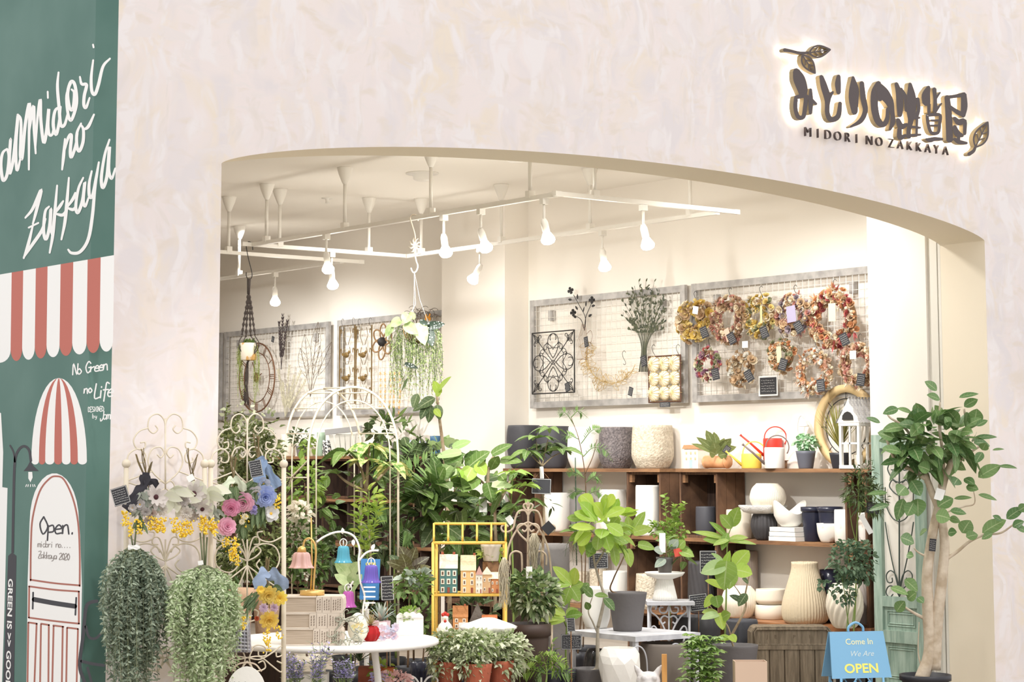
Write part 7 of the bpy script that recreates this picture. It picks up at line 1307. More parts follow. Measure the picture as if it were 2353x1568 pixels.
# ================================================================ the plants in the middle
VAR = M('variegated_leaf', (100, 142, 62), .5, col2=(222, 216, 140), scale=30, trans=.3, sharp=(.46, .54)); BRT = M('fresh_lime_leaf', (192, 216, 92), .45, col2=(150, 188, 72), isl=1, trans=.4); FERN = M('fern_green', (120, 152, 84), .6, col2=(86, 122, 62), isl=1, trans=.3); PALEG = M('pale_backlit_leaf', (192, 212, 160), .55, col2=(150, 182, 112), isl=1, trans=.4); BURG = M('bronze_rubber_leaf', (104, 100, 62), .35, col2=(72, 62, 48), isl=1, trans=.1)
NUR = BLKP
def fp(px, d, w=60, h=.24, mat=None, kind='taper'): return (px, fz(px, d), w, h, kind, mat or NUR)
plant('money_tree', 'pachira with large green and cream hand-shaped leaves under the garden arch', 12.75, fp(858, 12.75, 66), [[(856, 1380), (850, 1250), (842, 1130)], [(842, 1130), (830, 1080), (802, 1045)], [(842, 1130), (845, 1070), (850, 1020)], [(842, 1130), (880, 1090), (905, 1062)], [(842, 1130), (800, 1110), (775, 1090)]],
      [('pal', VAR, [(846, 1022, 7, 76, .05), (900, 1062, 6, 74, .12), (838, 1060, 5, 70, .2)], .33, 'oval', .55), ('pal', GL1, [(800, 1042, 8, 84, .1), (776, 1090, 6, 60, .0), (850, 1090, 6, 66, -.1), (870, 1030, 6, 62, -.1)], .36, 'oval', .6)], r=.012, bark=BARK, stake=((862, 1300), (858, 1020)))
plant('young_foliage_plant', 'yellow-green feathery-leaved plant below the variegated money tree', 12.3, fp(842, 12.3, 52), [[(844, 1300), (846, 1210), (848, 1130)], [(846, 1260), (862, 1200), (868, 1150)], [(846, 1280), (828, 1220), (826, 1170)]], [('along', GLY, 'all', 34, 34, .32, 'lance', .12, .3), ('ball', GLY, [(848, 1136, 30, 30, 26, 28)], .34, 'lance')])
plant('fern_palm', 'arching feather-leaved palm right of the money tree', 12.9, fp(905, 12.9, 56), [[(906, 1330), (906, 1260), (905, 1190)]], [('frond', FERN, [[(905, 1190), (918, 1130, .1), (950, 1080, .2), (1010, 1040, .3)], [(905, 1195), (900, 1120), (880, 1070, -.1), (852, 1060, -.15)], [(905, 1190), (930, 1150, -.1), (965, 1130, -.1), (1000, 1120, -.1)], [(905, 1195), (885, 1160, .1), (862, 1170, .2), (850, 1190, .25)], [(905, 1190), (912, 1110, -.15), (935, 1050, -.3), (965, 1010, -.4)], [(906, 1250), (930, 1220, .1), (950, 1230, .2)]], 18, 44, .26)], bark=STG)
plant('dark_fig', 'dark green broad-leaved fig behind the yellow stand', 12.85, fp(1000, 12.85, 60), [[(1000, 1330), (996, 1240), (998, 1140)], [(998, 1200), (1030, 1150), (1050, 1120)]], [('ball', GL1, [(1000, 1130, 58, 40, 30, 66), (965, 1170, 40, 34, 16, 56), (1040, 1150, 40, 34, 16, 60)], .62, 'heart'), ('ball', GLD, [(1010, 1170, 60, 40, 26, 56)], .6)], bark=BARKD)
plant('umbellata_tree', 'fig with big thin heart-shaped leaves and a curved trunk left of the grey pots', 13.4, fp(1140, 13.4, 70), [[(1140, 1300), (1138, 1210), (1134, 1150), (1110, 1110), (1080, 1088)], [(1080, 1088), (1050, 1075), (1030, 1060)], [(1120, 1120), (1124, 1070), (1140, 1040)], [(1136, 1170), (1160, 1130), (1180, 1090)]], [('one', GL1, [(1075, 1075, 1130, 1035, 40, .1), (1130, 1045, 1180, 1020, 22, .1), (1090, 1070, 1096, 1030, 52, .05), (1060, 1065, 1012, 1050, 34, .12), (1050, 1080, 1000, 1100, 36, .2), (1150, 1060, 1200, 1062, 30, .05), (1120, 1110, 1130, 1150, 40, .1), (1100, 1100, 1060, 1130, 44, .15), (1020, 1060, 1070, 1044, 30, .2)], 'heart'), ('one', PALEG, [(1060, 1040, 1002, 1052, 26, .22), (1050, 1085, 1004, 1094, 26, .25), (1040, 1030, 1084, 1014, 24, .1), (1130, 1115, 1180, 1120, 26, .2)], 'heart'), ('one', BRT, [(1085, 1075, 1070, 1105, 38, .15), (1095, 1065, 1115, 1090, 34, .15), (1060, 1080, 1040, 1110, 34, .2)], 'heart'), ('ball', GL1, [(1150, 1110, 60, 40, 26, 46), (1060, 1100, 60, 40, 22, 46)], .5)], r=.013, bark=BARK, tags=[(1110, 1160, 18, 34, 0, CARDW)])
plant('tall_ficus', 'tall thin ficus whose stem rises before the white pilaster', 14.2, (1028, FLOORZ, 60, .26, 'taper', NUR), [([(1030, 1200), (1024, 1080), (1012, 980), (1006, 930), (1004, 905)], .016), ([(1008, 945), (985, 935), (970, 930)], .006)], [('one', BRT, [(1006, 900, 1040, 862, 26, .1), (1010, 905, 995, 872, 20, .05)], 'heart'), ('one', GLD, [(1000, 915, 962, 938, 26, .1), (990, 930, 985, 968, 24, .1), (985, 930, 968, 962, 24, .1), (960, 905, 950, 935, 22, 0), (975, 930, 950, 945, 20, .05), (1004, 930, 1010, 962, 22, .08)], 'oval'), ('one', GLY, [(1004, 912, 1012, 892, 14, .1), (998, 940, 1012, 958, 16, .12)], 'oval'), ('ball', GLD, [(1012, 1050, 36, 26, 20, 34)], .5)], bark=BARK)
plant('umbrella_tree', 'umbrella tree with whorled leaves in front of the grey pots on the top shelf', 13.5, fp(1246, 13.5, 66), [([(1246, 1300), (1250, 1200), (1246, 1120), (1246, 1072)], .012), ([(1246, 1072), (1224, 1050), (1210, 1030)], .005), ([(1246, 1072), (1270, 1050), (1292, 1040)], .005), ([(1246, 1072), (1252, 1040), (1262, 1000)], .005), ([(1246, 1072), (1236, 1050), (1232, 1016)], .005)], [('pal', GL1, [(1262, 984, 7, 46, 0), (1234, 1008, 7, 62, .05), (1288, 1036, 7, 64, .05), (1212, 1036, 7, 56, .1), (1250, 1030, 7, 56, -.1)], .32, 'oval', .5), ('pal', GLD, [(1270, 1020, 7, 60, -.05), (1225, 1040, 6, 50, -.1)], .3, 'oval', .55), ('ball', GLD, [(1256, 1160, 16, 20, 7, 36)], .25)], bark=BARK, tags=[(1245, 1090, 9, 34, .05, CARDW)], moss=None)
s_ = mpp(13.5); t = T('chalkboard_sign', 'blank framed chalkboard hanging on cords from the umbrella tree', 'price board', at(1244, 1118, 13.42)); card(t, at(1244, 1118, 13.42), 44 * s_, 35 * s_, -.04, 'chalkboard', None, 0, border=True); g = G(); g.tube([at(1226, 1104, 13.42), at(1244, 1080, 13.46), at(1263, 1102, 13.42)], .002, 5); g.build('hanging_cord', SHELFW, t)
plant('whorled_plant', 'second smaller umbrella plant left of the first, before the crates', 13.2, fp(1180, 13.2, 54), [[(1178, 1290), (1174, 1190), (1176, 1120), (1180, 1092)], [(1174, 1180), (1196, 1140), (1210, 1120)]], [('pal', GL2, [(1180, 1088, 7, 56, .05), (1210, 1116, 6, 48, .05), (1166, 1130, 6, 44, .1)], .36, 'oval', .5), ('pal', GL1, [(1190, 1165, 6, 56, 0), (1215, 1150, 6, 44, .1)], .34, 'oval', .6)], tags=[(1172, 1196, 14, 20, .6, CARDW)])
plant('everfresh_tree', 'slender feathery everfresh tree before the white pots', 13.7, fp(1345, 13.7, 60), [([(1345, 1300), (1346, 1180), (1344, 1090), (1330, 1010), (1312, 960)], .005), ([(1344, 1090), (1362, 1050), (1372, 1010)], .004)], [('frond', FERN, [[(1340, 1050), (1362, 1030), (1390, 1034), (1408, 1060)], [(1335, 1020), (1360, 990), (1385, 985)], [(1318, 975), (1300, 950), (1280, 948)], [(1312, 960), (1330, 945), (1352, 962)], [(1345, 1100), (1320, 1085), (1300, 1088)], [(1345, 1110), (1368, 1095), (1384, 1110)], [(1345, 1130), (1322, 1130), (1304, 1142)], [(1345, 1140), (1368, 1130), (1386, 1138)], [(1330, 1010), (1306, 1000), (1290, 1012)]], 16, 17, .28, .1)], bark=BARKD, stake=((1325, 1300), (1322, 1052)))
plant('fiddle_leaf_fig', 'lime-green fiddle leaf fig on a pale forked trunk, centre of the display', 12.2, (1354, fz(1354, 12.2), 78, (at(1354, 1536, 12.2)[2] - fz(1354, 12.2)), 'waist', M('slate_pot', (104, 100, 100), .7, bump=(16, .5))), [([(1372, 1536), (1373, 1480), (1374, 1440)], .017), ([(1374, 1442), (1384, 1400), (1388, 1370), (1376, 1330), (1364, 1280), (1368, 1220)], .011), ([(1373, 1455), (1362, 1430), (1352, 1405), (1362, 1370)], .006), ([(1368, 1300), (1390, 1260), (1398, 1200)], .007), ([(1368, 1230), (1340, 1200)], .005)],
      [('one', BRT, [(1368, 1200, 1316, 1176, 30, .1), (1380, 1190, 1400, 1140, 30, .0), (1375, 1200, 1328, 1150, 40, .05), (1370, 1215, 1312, 1212, 26, .12), (1390, 1190, 1440, 1168, 30, .08), (1395, 1200, 1362, 1150, 36, 0), (1392, 1205, 1430, 1230, 34, .12), (1360, 1225, 1330, 1252, 30, .1), (1385, 1215, 1400, 1262, 34, .12), (1400, 1195, 1424, 1140, 24, .0)], 'fig'), ('one', GL2, [(1340, 1196, 1302, 1190, 22, .08), (1395, 1230, 1436, 1250, 26, .1), (1372, 1240, 1352, 1278, 26, .1), (1398, 1180, 1390, 1130, 30, .0), (1378, 1225, 1372, 1262, 28, .12)], 'fig'), ('ball', BRT, [(1385, 1195, 56, 44, 24, 50)], .62, 'fig'), ('ball', GL2, [(1380, 1225, 60, 36, 16, 44)], .6, 'fig'), ('one', GL1, [(1362, 1372, 1336, 1346, 24, .06), (1354, 1402, 1345, 1382, 16, .06), (1388, 1375, 1410, 1402, 26, .08), (1366, 1368, 1398, 1372, 18, .1), (1352, 1340, 1334, 1366, 22, .06)], 'oval')], bark=M('grey_bark', (176, 166, 150), .85, col2=(150, 140, 124), scale=20))
plant('round_leaf_shrub', 'airy shrub with small round lime leaves before the gap between the shelves', 13.5, fp(1540, 13.5, 50), [([(1540, 1300), (1538, 1230), (1530, 1180), (1528, 1140)], .004), ([(1540, 1280), (1552, 1220), (1560, 1180), (1572, 1158)], .004), ([(1540, 1290), (1520, 1230), (1500, 1200)], .004), ([(1540, 1260), (1550, 1200), (1548, 1160)], .003)], [('along', GL2, 'all', 36, 13, .8, 'oval', .15, .2), ('ball', GL2, [(1546, 1225, 30, 30, 150, 12), (1510, 1215, 20, 18, 50, 10)], .8)])
plant('umbellata_sapling', 'lime heart-leaved sapling bending over the square dark pot', 13.0, (1690, fz(1690, 13.0), 104, (at(1690, 1482, 13.0)[2] - fz(1690, 13.0)), 'waist', M('slate_pot', (104, 100, 100), .7)), [([(1682, 1476), (1672, 1440), (1650, 1415), (1630, 1392)], .007), ([(1676, 1470), (1712, 1400), (1712, 1370), (1722, 1320)], .009), ([(1712, 1385), (1690, 1350), (1660, 1320)], .004)], [('one', BRT, [(1690, 1300, 1724, 1262, 40, .1), (1690, 1310, 1728, 1320, 44, .14), (1655, 1340, 1680, 1256, 24, .06), (1660, 1350, 1618, 1334, 26, .12), (1640, 1370, 1620, 1395, 24, .1), (1650, 1410, 1660, 1445, 26, .1), (1676, 1466, 1648, 1470, 18, .1), (1678, 1460, 1690, 1476, 20, .12)], 'heart'), ('one', GL2, [(1670, 1290, 1664, 1350, 52, .2), (1685, 1320, 1676, 1352, 34, .2), (1645, 1370, 1650, 1395, 30, .16), (1650, 1412, 1612, 1408, 28, .1), (1660, 1420, 1680, 1410, 26, .12)], 'heart'), ('one', PALEG, [(1665, 1300, 1612, 1318, 40, .2), (1650, 1412, 1612, 1424, 26, .16), (1660, 1290, 1632, 1270, 14, .1)], 'heart'), ('one', GLD, [(1716, 1365, 1698, 1392, 22, .05), (1720, 1340, 1704, 1330, 18, .05), (1710, 1385, 1674, 1368, 18, .05)], 'oval')], bark=BARK)
plant('lance_leaf_plant', 'low plant with broad pointed leaves in front of the cream pot on the middle shelf', 13.6, fp(1668, 13.6, 50), [[(1668, 1400), (1670, 1300), (1672, 1240), (1680, 1212)]], [('one', GL2, [(1680, 1212, 1700, 1160, 34, .05), (1682, 1215, 1652, 1180, 30, .06), (1672, 1236, 1626, 1196, 22, .08), (1674, 1240, 1720, 1236, 18, .08), (1672, 1244, 1738, 1252, 16, .1), (1672, 1240, 1586, 1222, 16, .1), (1670, 1245, 1614, 1240, 24, .1), (1676, 1240, 1640, 1254, 20, .12), (1672, 1225, 1660, 1262, 20, .1)], 'oval')])
plant('small_schefflera', 'bushy small-leaved schefflera in front of the grey pots at the bottom', 12.1, fp(1612, 12.1, 70, .12, POTW), [[(1612, 1560), (1612, 1520), (1612, 1490)]], [('pal', M('schefflera_leaf', (158, 186, 98), .4, col2=(98, 140, 60), isl=1, trans=.25), [(1612 + 46 * math.sin(k * 2.4) * (.35 + .65 * ((k * 7) % 10) / 10), 1462 + 105 * ((k * 13) % 31) / 31, 7, 21, .10 * math.cos(k * 1.3)) for k in range(78)], .42, 'oval', .4), ('pal', PALEG, [(1612 + 44 * math.sin(k * 1.9 + 1), 1465 + 100 * ((k * 11) % 23) / 23, 6, 18, .12) for k in range(22)], .42, 'oval', .4)])
plant('rubber_plant', 'rubber plant with long yellow-green leaves right of the urn', 12.15, fp(1300, 12.15, 50), [[(1300, 1500), (1304, 1420), (1312, 1360), (1316, 1340)], [(1302, 1440), (1290, 1415)]], [('one', GLY, [(1314, 1345, 1266, 1298, 30, .06), (1314, 1340, 1322, 1300, 24, .04), (1312, 1345, 1254, 1344, 20, .08), (1318, 1345, 1326, 1302, 22, .05), (1300, 1415, 1246, 1390, 26, .08), (1298, 1420, 1226, 1428, 20, .1), (1300, 1425, 1240, 1436, 20, .12)], 'oval'), ('one', GL2, [(1312, 1350, 1330, 1380, 28, .08), (1310, 1350, 1296, 1390, 26, .1), (1300, 1418, 1340, 1412, 26, .08), (1300, 1412, 1330, 1400, 26, .06), (1312, 1350, 1342, 1340, 24, .04)], 'oval')], tags=[(1311, 1438, 16, 32, .08, CARDW)])
plant('dark_palm', 'small dark palm with drooping leaflets behind the fig', 13.2, fp(1330, 13.2, 44), [([(1336, 1400), (1337, 1310), (1334, 1240)], .006)], [('frond', GLD, [[(1334, 1240), (1318, 1226), (1304, 1250), (1298, 1280)], [(1334, 1240), (1346, 1226), (1362, 1246)], [(1334, 1240), (1326, 1234), (1316, 1270), (1318, 1300)], [(1334, 1240), (1350, 1240), (1352, 1280)]], 12, 30, .14, .4)], bark=BARKD)
plant('bronze_rubber_plant', 'bronze-leaved rubber plant left of the yellow stand', 12.3, fp(938, 12.3, 60), [[(940, 1400), (942, 1330), (940, 1275)]], [('one', BURG, [(940, 1300, 916, 1250, 34, .1), (942, 1300, 958, 1252, 30, .05), (944, 1310, 990, 1278, 26, .1), (942, 1320, 992, 1302, 26, .12), (940, 1330, 996, 1326, 24, .1), (938, 1310, 920, 1268, 30, .14), (936, 1330, 930, 1286, 34, .18), (936, 1340, 902, 1318, 26, .12), (934, 1350, 926, 1322, 30, .18), (940, 1345, 968, 1290, 28, .16), (938, 1310, 886, 1290, 26, .05), (930, 1360, 900, 1368, 24, .1)], 'oval'), ('one', GLD, [(940, 1315, 890, 1272, 26, .0), (944, 1350, 985, 1352, 24, .05)], 'oval')], bark=BARKD)
plant('caladium', 'pale lime caladium leaves behind the turquoise bell', 11.95, fp(806, 11.95, 60), [[(806, 1500), (806, 1420)]], [('one', CAL, [(800, 1325, 768, 1290, 26, .05), (806, 1320, 826, 1288, 24, .02), (798, 1345, 766, 1318, 28, .08), (812, 1345, 834, 1318, 24, .06), (804, 1368, 824, 1344, 24, .1), (798, 1312, 792, 1276, 24, .0), (800, 1368, 776, 1345, 24, .1), (806, 1340, 816, 1312, 24, .12)], 'heart')])
plant('white_flower_bush', 'leafy bush with white flowers behind the books and pink lamp', 12.35, (715, fz(715, 12.35), 70, .3, 'taper', CRMP), [[(690, 1400), (680, 1300), (678, 1200)], [(705, 1400), (712, 1300), (715, 1200)], [(715, 1400), (738, 1320), (742, 1260)]], [('along', GL1, 'all', 60, 20, .5, 'oval', .1, .2), ('ball', GL1, [(685, 1250, 34, 80, 260, 19), (735, 1290, 20, 40, 90, 18)], .5), ('ball', M('white_flower_petal', (250, 242, 226), .7, trans=.3), [(690, 1180, 26, 26, 150, 13), (685, 1230, 20, 22, 90, 12), (700, 1320, 14, 14, 30, 10)], .8, 'petal')], bark=BARKD)
plant('ivy_column', 'tall column of small-leaved variegated ivy behind the right screen', 11.98, (575, FLOORZ, 90, .3, 'taper', TERRA), [[(570, 1400), (560, 1200), (565, 1000)], [(580, 1400), (600, 1200), (590, 1000)]], [('ball', M('ivy_small_leaf', (150, 158, 102), .6, col2=(78, 92, 50), isl=1, trans=.25), [(562, 1030, 66, 74, 800, 14), (556, 1140, 66, 90, 950, 15), (600, 1200, 54, 110, 900, 15), (612, 1060, 46, 66, 480, 14), (556, 1270, 60, 60, 560, 16), (625, 1300, 40, 60, 280, 15)], .75, 'ivy'), ('ball', IVYV, [(600, 980, 52, 40, 46, 15), (550, 960, 40, 36, 30, 15)], .8, 'ivy'), ('ball', GL1, [(560, 1280, 60, 50, 90, 40)], .2, 'lance')], bark=BARKD)
plant('trailing_ivy', 'loose ivy sprays rising against the round clock', 12.25, (530, FLOORZ, 60, .3, 'taper', NUR), [[(520, 1200), (516, 1000), (522, 930)], [(530, 1200), (560, 1010), (640, 965)], [(525, 1150), (540, 980), (552, 948)]], [('along', M('brown_green_ivy', (130, 132, 84), .6, col2=(84, 80, 54), isl=1), 'all', 26, 15, .8, 'ivy', .45, .2)])
# shelf-top plants on the right
def rp_(name, lab, cx, w, h, kind, mat, cl, X=5.84, z=ZT1, stems=(), **k): return plant(name, lab, dep(colp(cx, z, X=X)), (cx, z + .0005, w, h, kind, mat), list(stems), cl, **k)
dLg = dep(colp(1648, ZT1, X=5.80)); tL = T('olive_foliage', 'olive green broad leaves growing out of the log planter', 'plant', at(1645, 1050, dLg)); g = G(); s = mpp(dLg)
for x, y, x2, y2, w in ((1645, 1040, 1600, 995, 16), (1645, 1035, 1622, 980, 22), (1648, 1035, 1640, 985, 20), (1650, 1040, 1680, 1000, 26), (1650, 1040, 1692, 1020, 20), (1645, 1045, 1630, 1035, 24), (1650, 1048, 1672, 1040, 22), (1642, 1042, 1588, 1010, 12), (1646, 1046, 1640, 1010, 26), (1652, 1044, 1664, 1000, 24)): a, b = at(x, y, dLg), at(x2, y2, dLg - .05); g.leaves([a], b - a, np.linalg.norm(b - a), w * s, 'oval', .15, .1, upv=-fh, roll=.4, seg=6)
g.build('leaves', M('olive_leaf', (138, 150, 92), .55, col2=(98, 112, 66), isl=1, trans=.2), tL, kind='stuff'); card(tL, at(1670, 1034, dLg - .1), 14 * s, 18 * s, -.6)
rp_('bucket_plant', 'dark fluted bucket with pale mint-leaved plant on the top shelf', 1852, 46, 40, 'taper', M('grey_fluted_bucket', (92, 94, 104), .5), [('ball', M('mint_leaf', (190, 222, 190), .6, col2=(120, 176, 120), isl=1, trans=.3), [(1853, 1018, 25, 16, 150, 13)], .7)])
p = colp(1844, ZT1, X=5.95); s = mpp(dep(p)); t = T('shower_lamp_ornament', 'thin wire stand with a small white bell shade behind the bucket plant', 'wire ornament', p); ex2 = lambda x, y: onX(x, y, 5.95); G().tube(cat([p + (0, 0, .002), ex2(1838, 1020), ex2(1833, 985), ex2(1836, 962), ex2(1842, 956), ex2(1847, 964)], 6), .003, 6).build('wire_stem', M('pale_wire', (196, 194, 190), .5), t); G().lathe([(.012, 0), (.018, -.02), (.04, -.05), (.038, -.052), (.014, -.02)], ex2(1847, 964), 20).build('bell_shade', CARDW, t)
rp_('twig_plant', 'black pot of upright yellow-green twigs on the top shelf before the wooden ring', 1932, 52, 36, 'taper', BLKP, [('rosette', M('yellow_twig', (168, 158, 84), .6, col2=(120, 124, 66), isl=1), 1930, 1030, 60, 110, .045, .55, 'blade', .02)])
plant('asparagus_tree', 'wispy dark green plant with a black tag before the end of the middle shelf', 13.75, (1962, FLOORZ, 60, .3, 'taper', NUR), [([(1965, 1400), (1968, 1250), (1972, 1150), (1974, 1080)], .006), ([(1970, 1200), (1990, 1140), (2010, 1130)], .004), ([(1968, 1250), (1956, 1200), (1950, 1140)], .004)], [('ball', GLD, [(1972, 1120, 36, 42, 230, 22), (2010, 1150, 30, 34, 150, 20), (1990, 1080, 20, 20, 50, 18)], .22, 'lance'), ('ball', GL1, [(1985, 1140, 40, 36, 90, 22)], .25, 'lance')], tags=[(2006, 1168, 28, 24, -.1), (1990, 1205, 12, 48, .5, CARDW)])
plant('eucalyptus_plant', 'grey-green eucalyptus-like plant behind the blue folding sign', 13.3, (1950, FLOORZ, 60, .3, 'taper', NUR), [([(1946, 1440), (1952, 1380), (1950, 1280)], .004), ([(1958, 1440), (1966, 1380), (1985, 1290)], .004), ([(1950, 1440), (1940, 1360), (1930, 1300)], .004)], [('ball', M('eucalyptus_round', (120, 146, 116), .6, col2=(72, 104, 78), isl=1, trans=.2), [(1950, 1290, 44, 50, 420, 13), (1985, 1290, 26, 50, 180, 13), (1940, 1350, 28, 40, 160, 12), (1895, 1345, 14, 12, 40, 12)], .7)])
# front: variegated ivy in terracotta pots, philodendron, lavender and flowers
for i, (cx, w, d, lab) in enumerate([(1034, 66, 11.35, 'left'), (1096, 70, 11.25, 'middle'), (1150, 62, 11.4, 'right')]):
    zz_ = .36; pp = colp(cx, zz_, d=d)
    plant('ivy_pot', '%s one of three terracotta pots overflowing with white-edged ivy' % lab, d, (cx, zz_, w, 62, 'taper', TERRA), [], [('ball', IVYV, [(cx, 1480, 54, 32, 560, 14), (cx + rnd.uniform(-20, 20), 1520, 42, 48, 400, 14)], .85, 'ivy', .35), ('ball', GL2, [(cx, 1490, 46, 34, 110, 13)], .8, 'ivy', .3)], group='terracotta ivy pots')
tag(G().box(colp(1092, .2548, d=11.35), (.62, .2, .2085), rz=-YAW).build('plant_bench', WOOD, smooth=False), 'low wooden bench under the three terracotta ivy pots', 'bench')
plant('trailing_white_ivy', 'spray of white-leaved ivy trailing right of the terracotta pots', 11.5, (1196, fz(1196, 11.5), 50, .22, 'taper', NUR), [([(1190, 1520), (1188, 1495), (1205, 1480)], .003)], [('ball', IVYV, [(1190, 1500, 30, 40, 160, 18)], .85, 'ivy', .3), ('ball', M('white_ivy_flower', (248, 246, 236), .6, trans=.3), [(1160, 1500, 16, 14, 20, 18)], .9, 'petal')])
plant('lobed_philodendron', 'green lobed-leaved plant at the bottom centre of the picture', 11.7, fp(1256, 11.7, 70, .2, POTD), [[(1256, 1560), (1256, 1530)]], [('frond', GL2, [[(1256, 1545), (1230, 1520), (1200, 1524)], [(1256, 1545), (1280, 1520), (1306, 1530)], [(1256, 1545), (1250, 1515), (1240, 1500)], [(1256, 1545), (1272, 1530), (1290, 1560)], [(1256, 1550), (1220, 1540), (1196, 1552)], [(1256, 1545), (1260, 1512), (1282, 1502)]], 9, 24, .4, .3), ('frond', GL1, [[(1256, 1550), (1240, 1545), (1224, 1568)], [(1256, 1550), (1300, 1545), (1316, 1560)]], 9, 24, .4, .3)])
plant('bushy_philodendron', 'tall-stemmed narrow-leaved plant between the urn and the chalkboard', 12.1, fp(1268, 12.1, 44), [[(1268, 1560), (1264, 1520), (1268, 1480)]], [('along', GL2, 0, 16, 34, .32, 'lance', .3, .3)])
LAV = M('lavender_flower', (212, 204, 234), .8, col2=(176, 166, 216), isl=1); LAVL = M('lavender_leaf', (136, 148, 120), .7, col2=(100, 116, 88), isl=1)
for i, (cx, d, hx) in enumerate([(676, 10.32, 1510), (735, 10.28, 1490), (790, 10.32, 1518)]):
    st = [([(cx + rnd.uniform(-6, 6), 1600), (cx + rnd.uniform(-20, 20), 1560), (cx + rnd.uniform(-30, 30), hx + rnd.uniform(-12, 30))], .0022) for _ in range(12)]
    plant('lavender', ('left', 'middle, tallest', 'right')[i] + ' potted lavender of the three in front of the round table', d, (cx, .12, 60, .17, 'taper', NUR if i else POTW), st, [('along', LAV, 'all', 30, 8, .6, 'petal', .5, .1), ('along', LAVL, 'all', 14, 20, .18, 'lance', .0, .2)], group='lavender pots')
tag(G().box(colp(735, .06, d=10.3), (.42, .18, .118), rz=-YAW).build('plant_bench', WOOD, smooth=False), 'low wooden riser under the lavender pots', 'bench')
plant('pink_flower_pot', 'pale pink clustered flowers at the bottom in front of the table legs', 10.9, (912, .14, 80, .18, 'taper', POTW), [], [('ball', M('pale_pink_flower', (240, 206, 200), .8, col2=(226, 182, 178), isl=1, trans=.2), [(905, 1562, 44, 18, 170, 12)], .8, 'petal'), ('ball', LAV, [(868, 1558, 20, 16, 60, 10)], .6, 'petal')]); tag(G().box(colp(912, .07, d=10.9), (.24, .18, .138), rz=-YAW).build('plant_bench', WOOD, smooth=False), 'small wooden riser under the pale pink flowers', 'bench')
zt2 = .342
plant('aloe', 'dark green aloe in a terracotta pot on the lower tier of the round table', 11.05, (826, zt2, 46, 34, 'taper', TERRA), [], [('rosette', GLD, 826, 1520, 20, 62, .1, 1.1)])
pot(886, zt2, 40, 60, 'cyl', M('orange_brick_pot', (204, 116, 66), .7, col2=(186, 92, 54), scale=20), 'orange terracotta pot on the lower tier behind the table leg', d=11.25); pot(938, fz(938, 11.8), 46, 85, 'ball', POTG, 'grey rounded stone jar behind the right table leg', d=11.8)
tag(G().box(colp(850, zt2 + .001, d=11.3) + (0, 0, .07), (.12, .12, .14), rz=-YAW).build('brick_box', M('brick_red_tiles', (158, 86, 64), .8, col2=(176, 100, 74), scale=16), smooth=False), 'brick-red tiled box on the lower tier of the round table', 'box')
p = colp(720, zt2 + .001, d=10.85); t = T('diffuser_box', 'white cube box under the front of the round table behind the lavender', 'box', p); G().box(p + (0, 0, .075), (.15, .15, .15), rz=-YAW).build('carton', POTW, t, smooth=False)
plant('grass_pot', 'navy pot of yellow-green grass right of the round table', 11.9, fp(962, 11.9, 40, .3, NAVY), [], [('rosette', GLY, 962, 1485, 40, 44, .07, .9)]); plant('yellow_leaf_pot', 'small plant with round yellow-green leaves under the table edge', 11.2, (884, zt2, 30, 20, 'taper', NUR), [], [('ball', GLY, [(878, 1538, 26, 16, 34, 20)], .7)])
p = colp(968, fz(968, 11.3), d=11.3); t = T('white_iron_ornament', 'white iron scroll ornament at the right of the table legs', 'iron ornament', p); g = G(); s = mpp(11.3); q0 = at(968, 1568, 11.3)
for a in (-1, 1): g.tube([q0 + rt * x * s * a + np.array([0, 0, z * s]) for x, z in curl((2, -40), HP, 95, -.3, -5)], .006, 6)
g.tube([p, q0 + (0, 0, 10 * s)], .006, 6); g.build('scrolls', WIRN, t)
# behind the right screen: woven box, paper-wrapped pots, round sign
for i, (cx, w, yt, d, lab) in enumerate([(552, 60, 1352, 11.45, 'left'), (612, 66, 1356, 11.58, 'right')]):
    z0 = fz(cx, d); h = (at(cx, yt, d)[2] - .62) / mpp(d); pot(cx, .655 if 0 else .62, w, h, 'taper', M('kraft_paper', (178, 148, 122), .85, bump=(30, .5)), lab + ' kraft paper plant wrapper behind the right screen', d=d); q = colp(cx, 0, d=d); tag(G().box(q + (0, 0, .309), (.16, .14, .618), rz=-YAW).build('plant_pedestal', WOODD, smooth=False), lab + ' dark pedestal under a kraft paper wrapper behind the right screen', 'pedestal')
p = at(548, 1500, 10.0); s = mpp(10.0); z0 = .0; t = T('woven_basket', 'white and grey woven house-shaped basket hanging on the right screen', 'basket', p); g = G(); ex3 = lambda u, v, q=0: p + rt * u * s + np.array([0, 0, v * s]) - fh * q
V = [(-24, 0), (26, 0), (22, 66), (2, 84), (-18, 66)]; G().prism([(a * s, b * s) for a, b in V], p, rt, (0, 0, 1), -.06).build('basket_body', M('grey_weave', (196, 192, 196), .9, col2=(150, 148, 160), scale=70, bump=(90, 1.)), t, smooth=False)
for v in range(8): g.tube([ex3(-23 + v * .5, 6 + v * 8, .004), ex3(0, 8 + v * 8, .008), ex3(25 - v * .5, 6 + v * 8, .004)], .004, 5)
for u in range(-18, 24, 8): g.tube([ex3(u, 1, .006), ex3(u * .9, 66, .006)], .0035, 5)
g.build('woven_strands', M('pale_strand', (232, 230, 232), .9, col2=(176, 178, 190), isl=1), t); G().tube(cat([ex3(-14, 70), ex3(0, 100), ex3(18, 68)], 5), .003, 5).build('wire_handle', DKB, t)
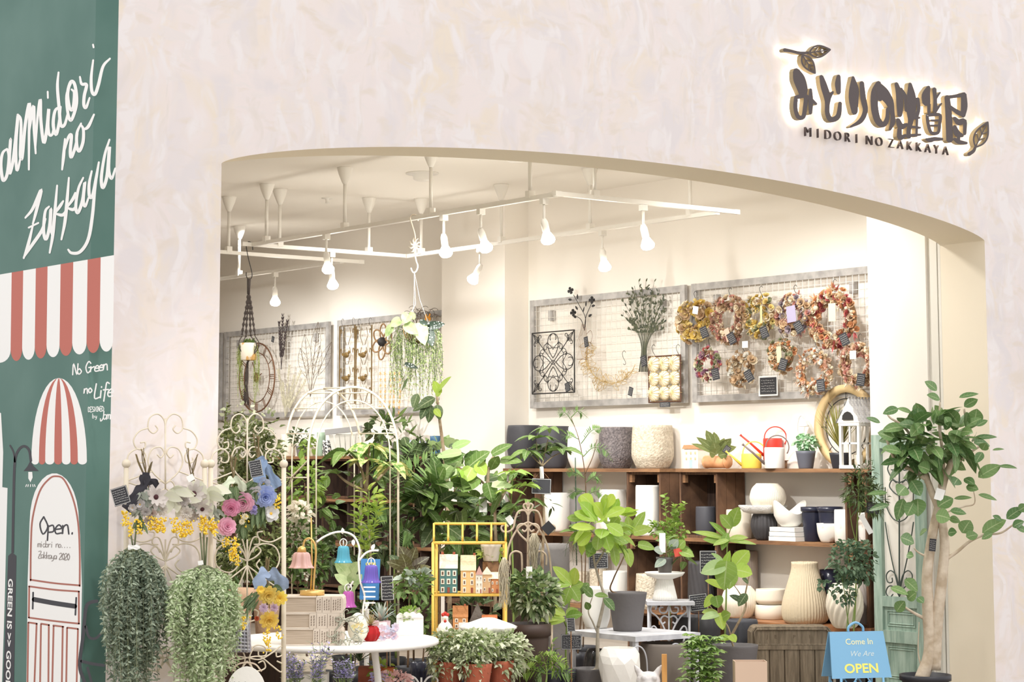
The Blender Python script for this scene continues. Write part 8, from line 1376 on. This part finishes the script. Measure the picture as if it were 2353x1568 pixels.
p = at(566, 1600, 9.75); s = mpp(9.75); t = T('round_welcome_sign', 'round white sign with a curved handle at the foot of the right screen', 'sign', (p[0], p[1], 0)); n = 28; G().prism([(46 * s * math.cos(a), 66 * s * math.sin(a)) for a in np.linspace(0, 2 * PI, n + 1)[:-1]], p, rt, (0, 0, 1), .012).build('sign_disc', POTW, t, smooth=False); G().tube(cat([p + rt * x * s + (0, 0, y * s) for x, y in [(-34, 54), (-20, 70), (0, 74), (20, 70), (34, 54)]], 5), .004, 6).build('handle', TAN_I, t); G().tube([(p[0], p[1], 0.001), p + fh * .012], .008, 6).build('stake', TAN_I, t)
text('Welcome', .045, GREYP, 0, 'lettering', t, frame4(p - fh * .0135 + (0, 0, 24 * s) - np.array(t.location), rt, (0, 0, 1)), shear=.4)
# loose greenery filling the ground behind the middle plants
for i, (cx, cy, rx, ry, n, L, d, m, nm, lab) in enumerate([(740, 1180, 40, 60, 60, 40, 13.6, GL1, 'pothos', 'pothos trailing left of the money tree'), (790, 1260, 60, 40, 110, 36, 13.0, GLD, 'dieffenbachia', 'dark leafy plant below the money tree'), (950, 1060, 60, 40, 80, 44, 14.4, GLD, 'leafy_shrub', 'dark leafy shrub behind the feather palm'), (890, 1230, 50, 50, 120, 34, 13.6, GLD, 'leafy_shrub', 'leafy shrub in the shade behind the feather palm'), (1060, 1220, 50, 50, 90, 44, 13.6, GL1, 'leafy_shrub', 'leafy shrub behind the yellow stand'), (1130, 1200, 44, 44, 70, 40, 14.0, GLD, 'leafy_shrub', 'dark shrub right behind the yellow stand'), (1010, 1050, 40, 30, 60, 40, 14.6, PALEG, 'pale_plant', 'pale-leaved plant before the white pilaster'), (700, 1110, 40, 60, 130, 26, 13.4, GL2, 'leafy_shrub', 'light green shrub behind the right screen post'), (970, 1420, 30, 40, 70, 30, 12.6, GL1, 'leafy_shrub', 'leafy plant low beside the yellow stand'), (1090, 1410, 50, 30, 70, 30, 12.8, GLD, 'leafy_shrub', 'dark leaves behind the lower shelf of the yellow stand'), (860, 1400, 50, 40, 110, 30, 12.5, GLD, 'leafy_shrub', 'dark leafy plant behind the small pots of the round table')]):
    plant(nm, lab, d, fp(cx, d, 56), [[(cx, cy + 130), (cx + 4, cy + 60), (cx, cy)]], [('ball', m, [(cx, cy, rx, ry, n, L)], .46)], bark=BARKD)
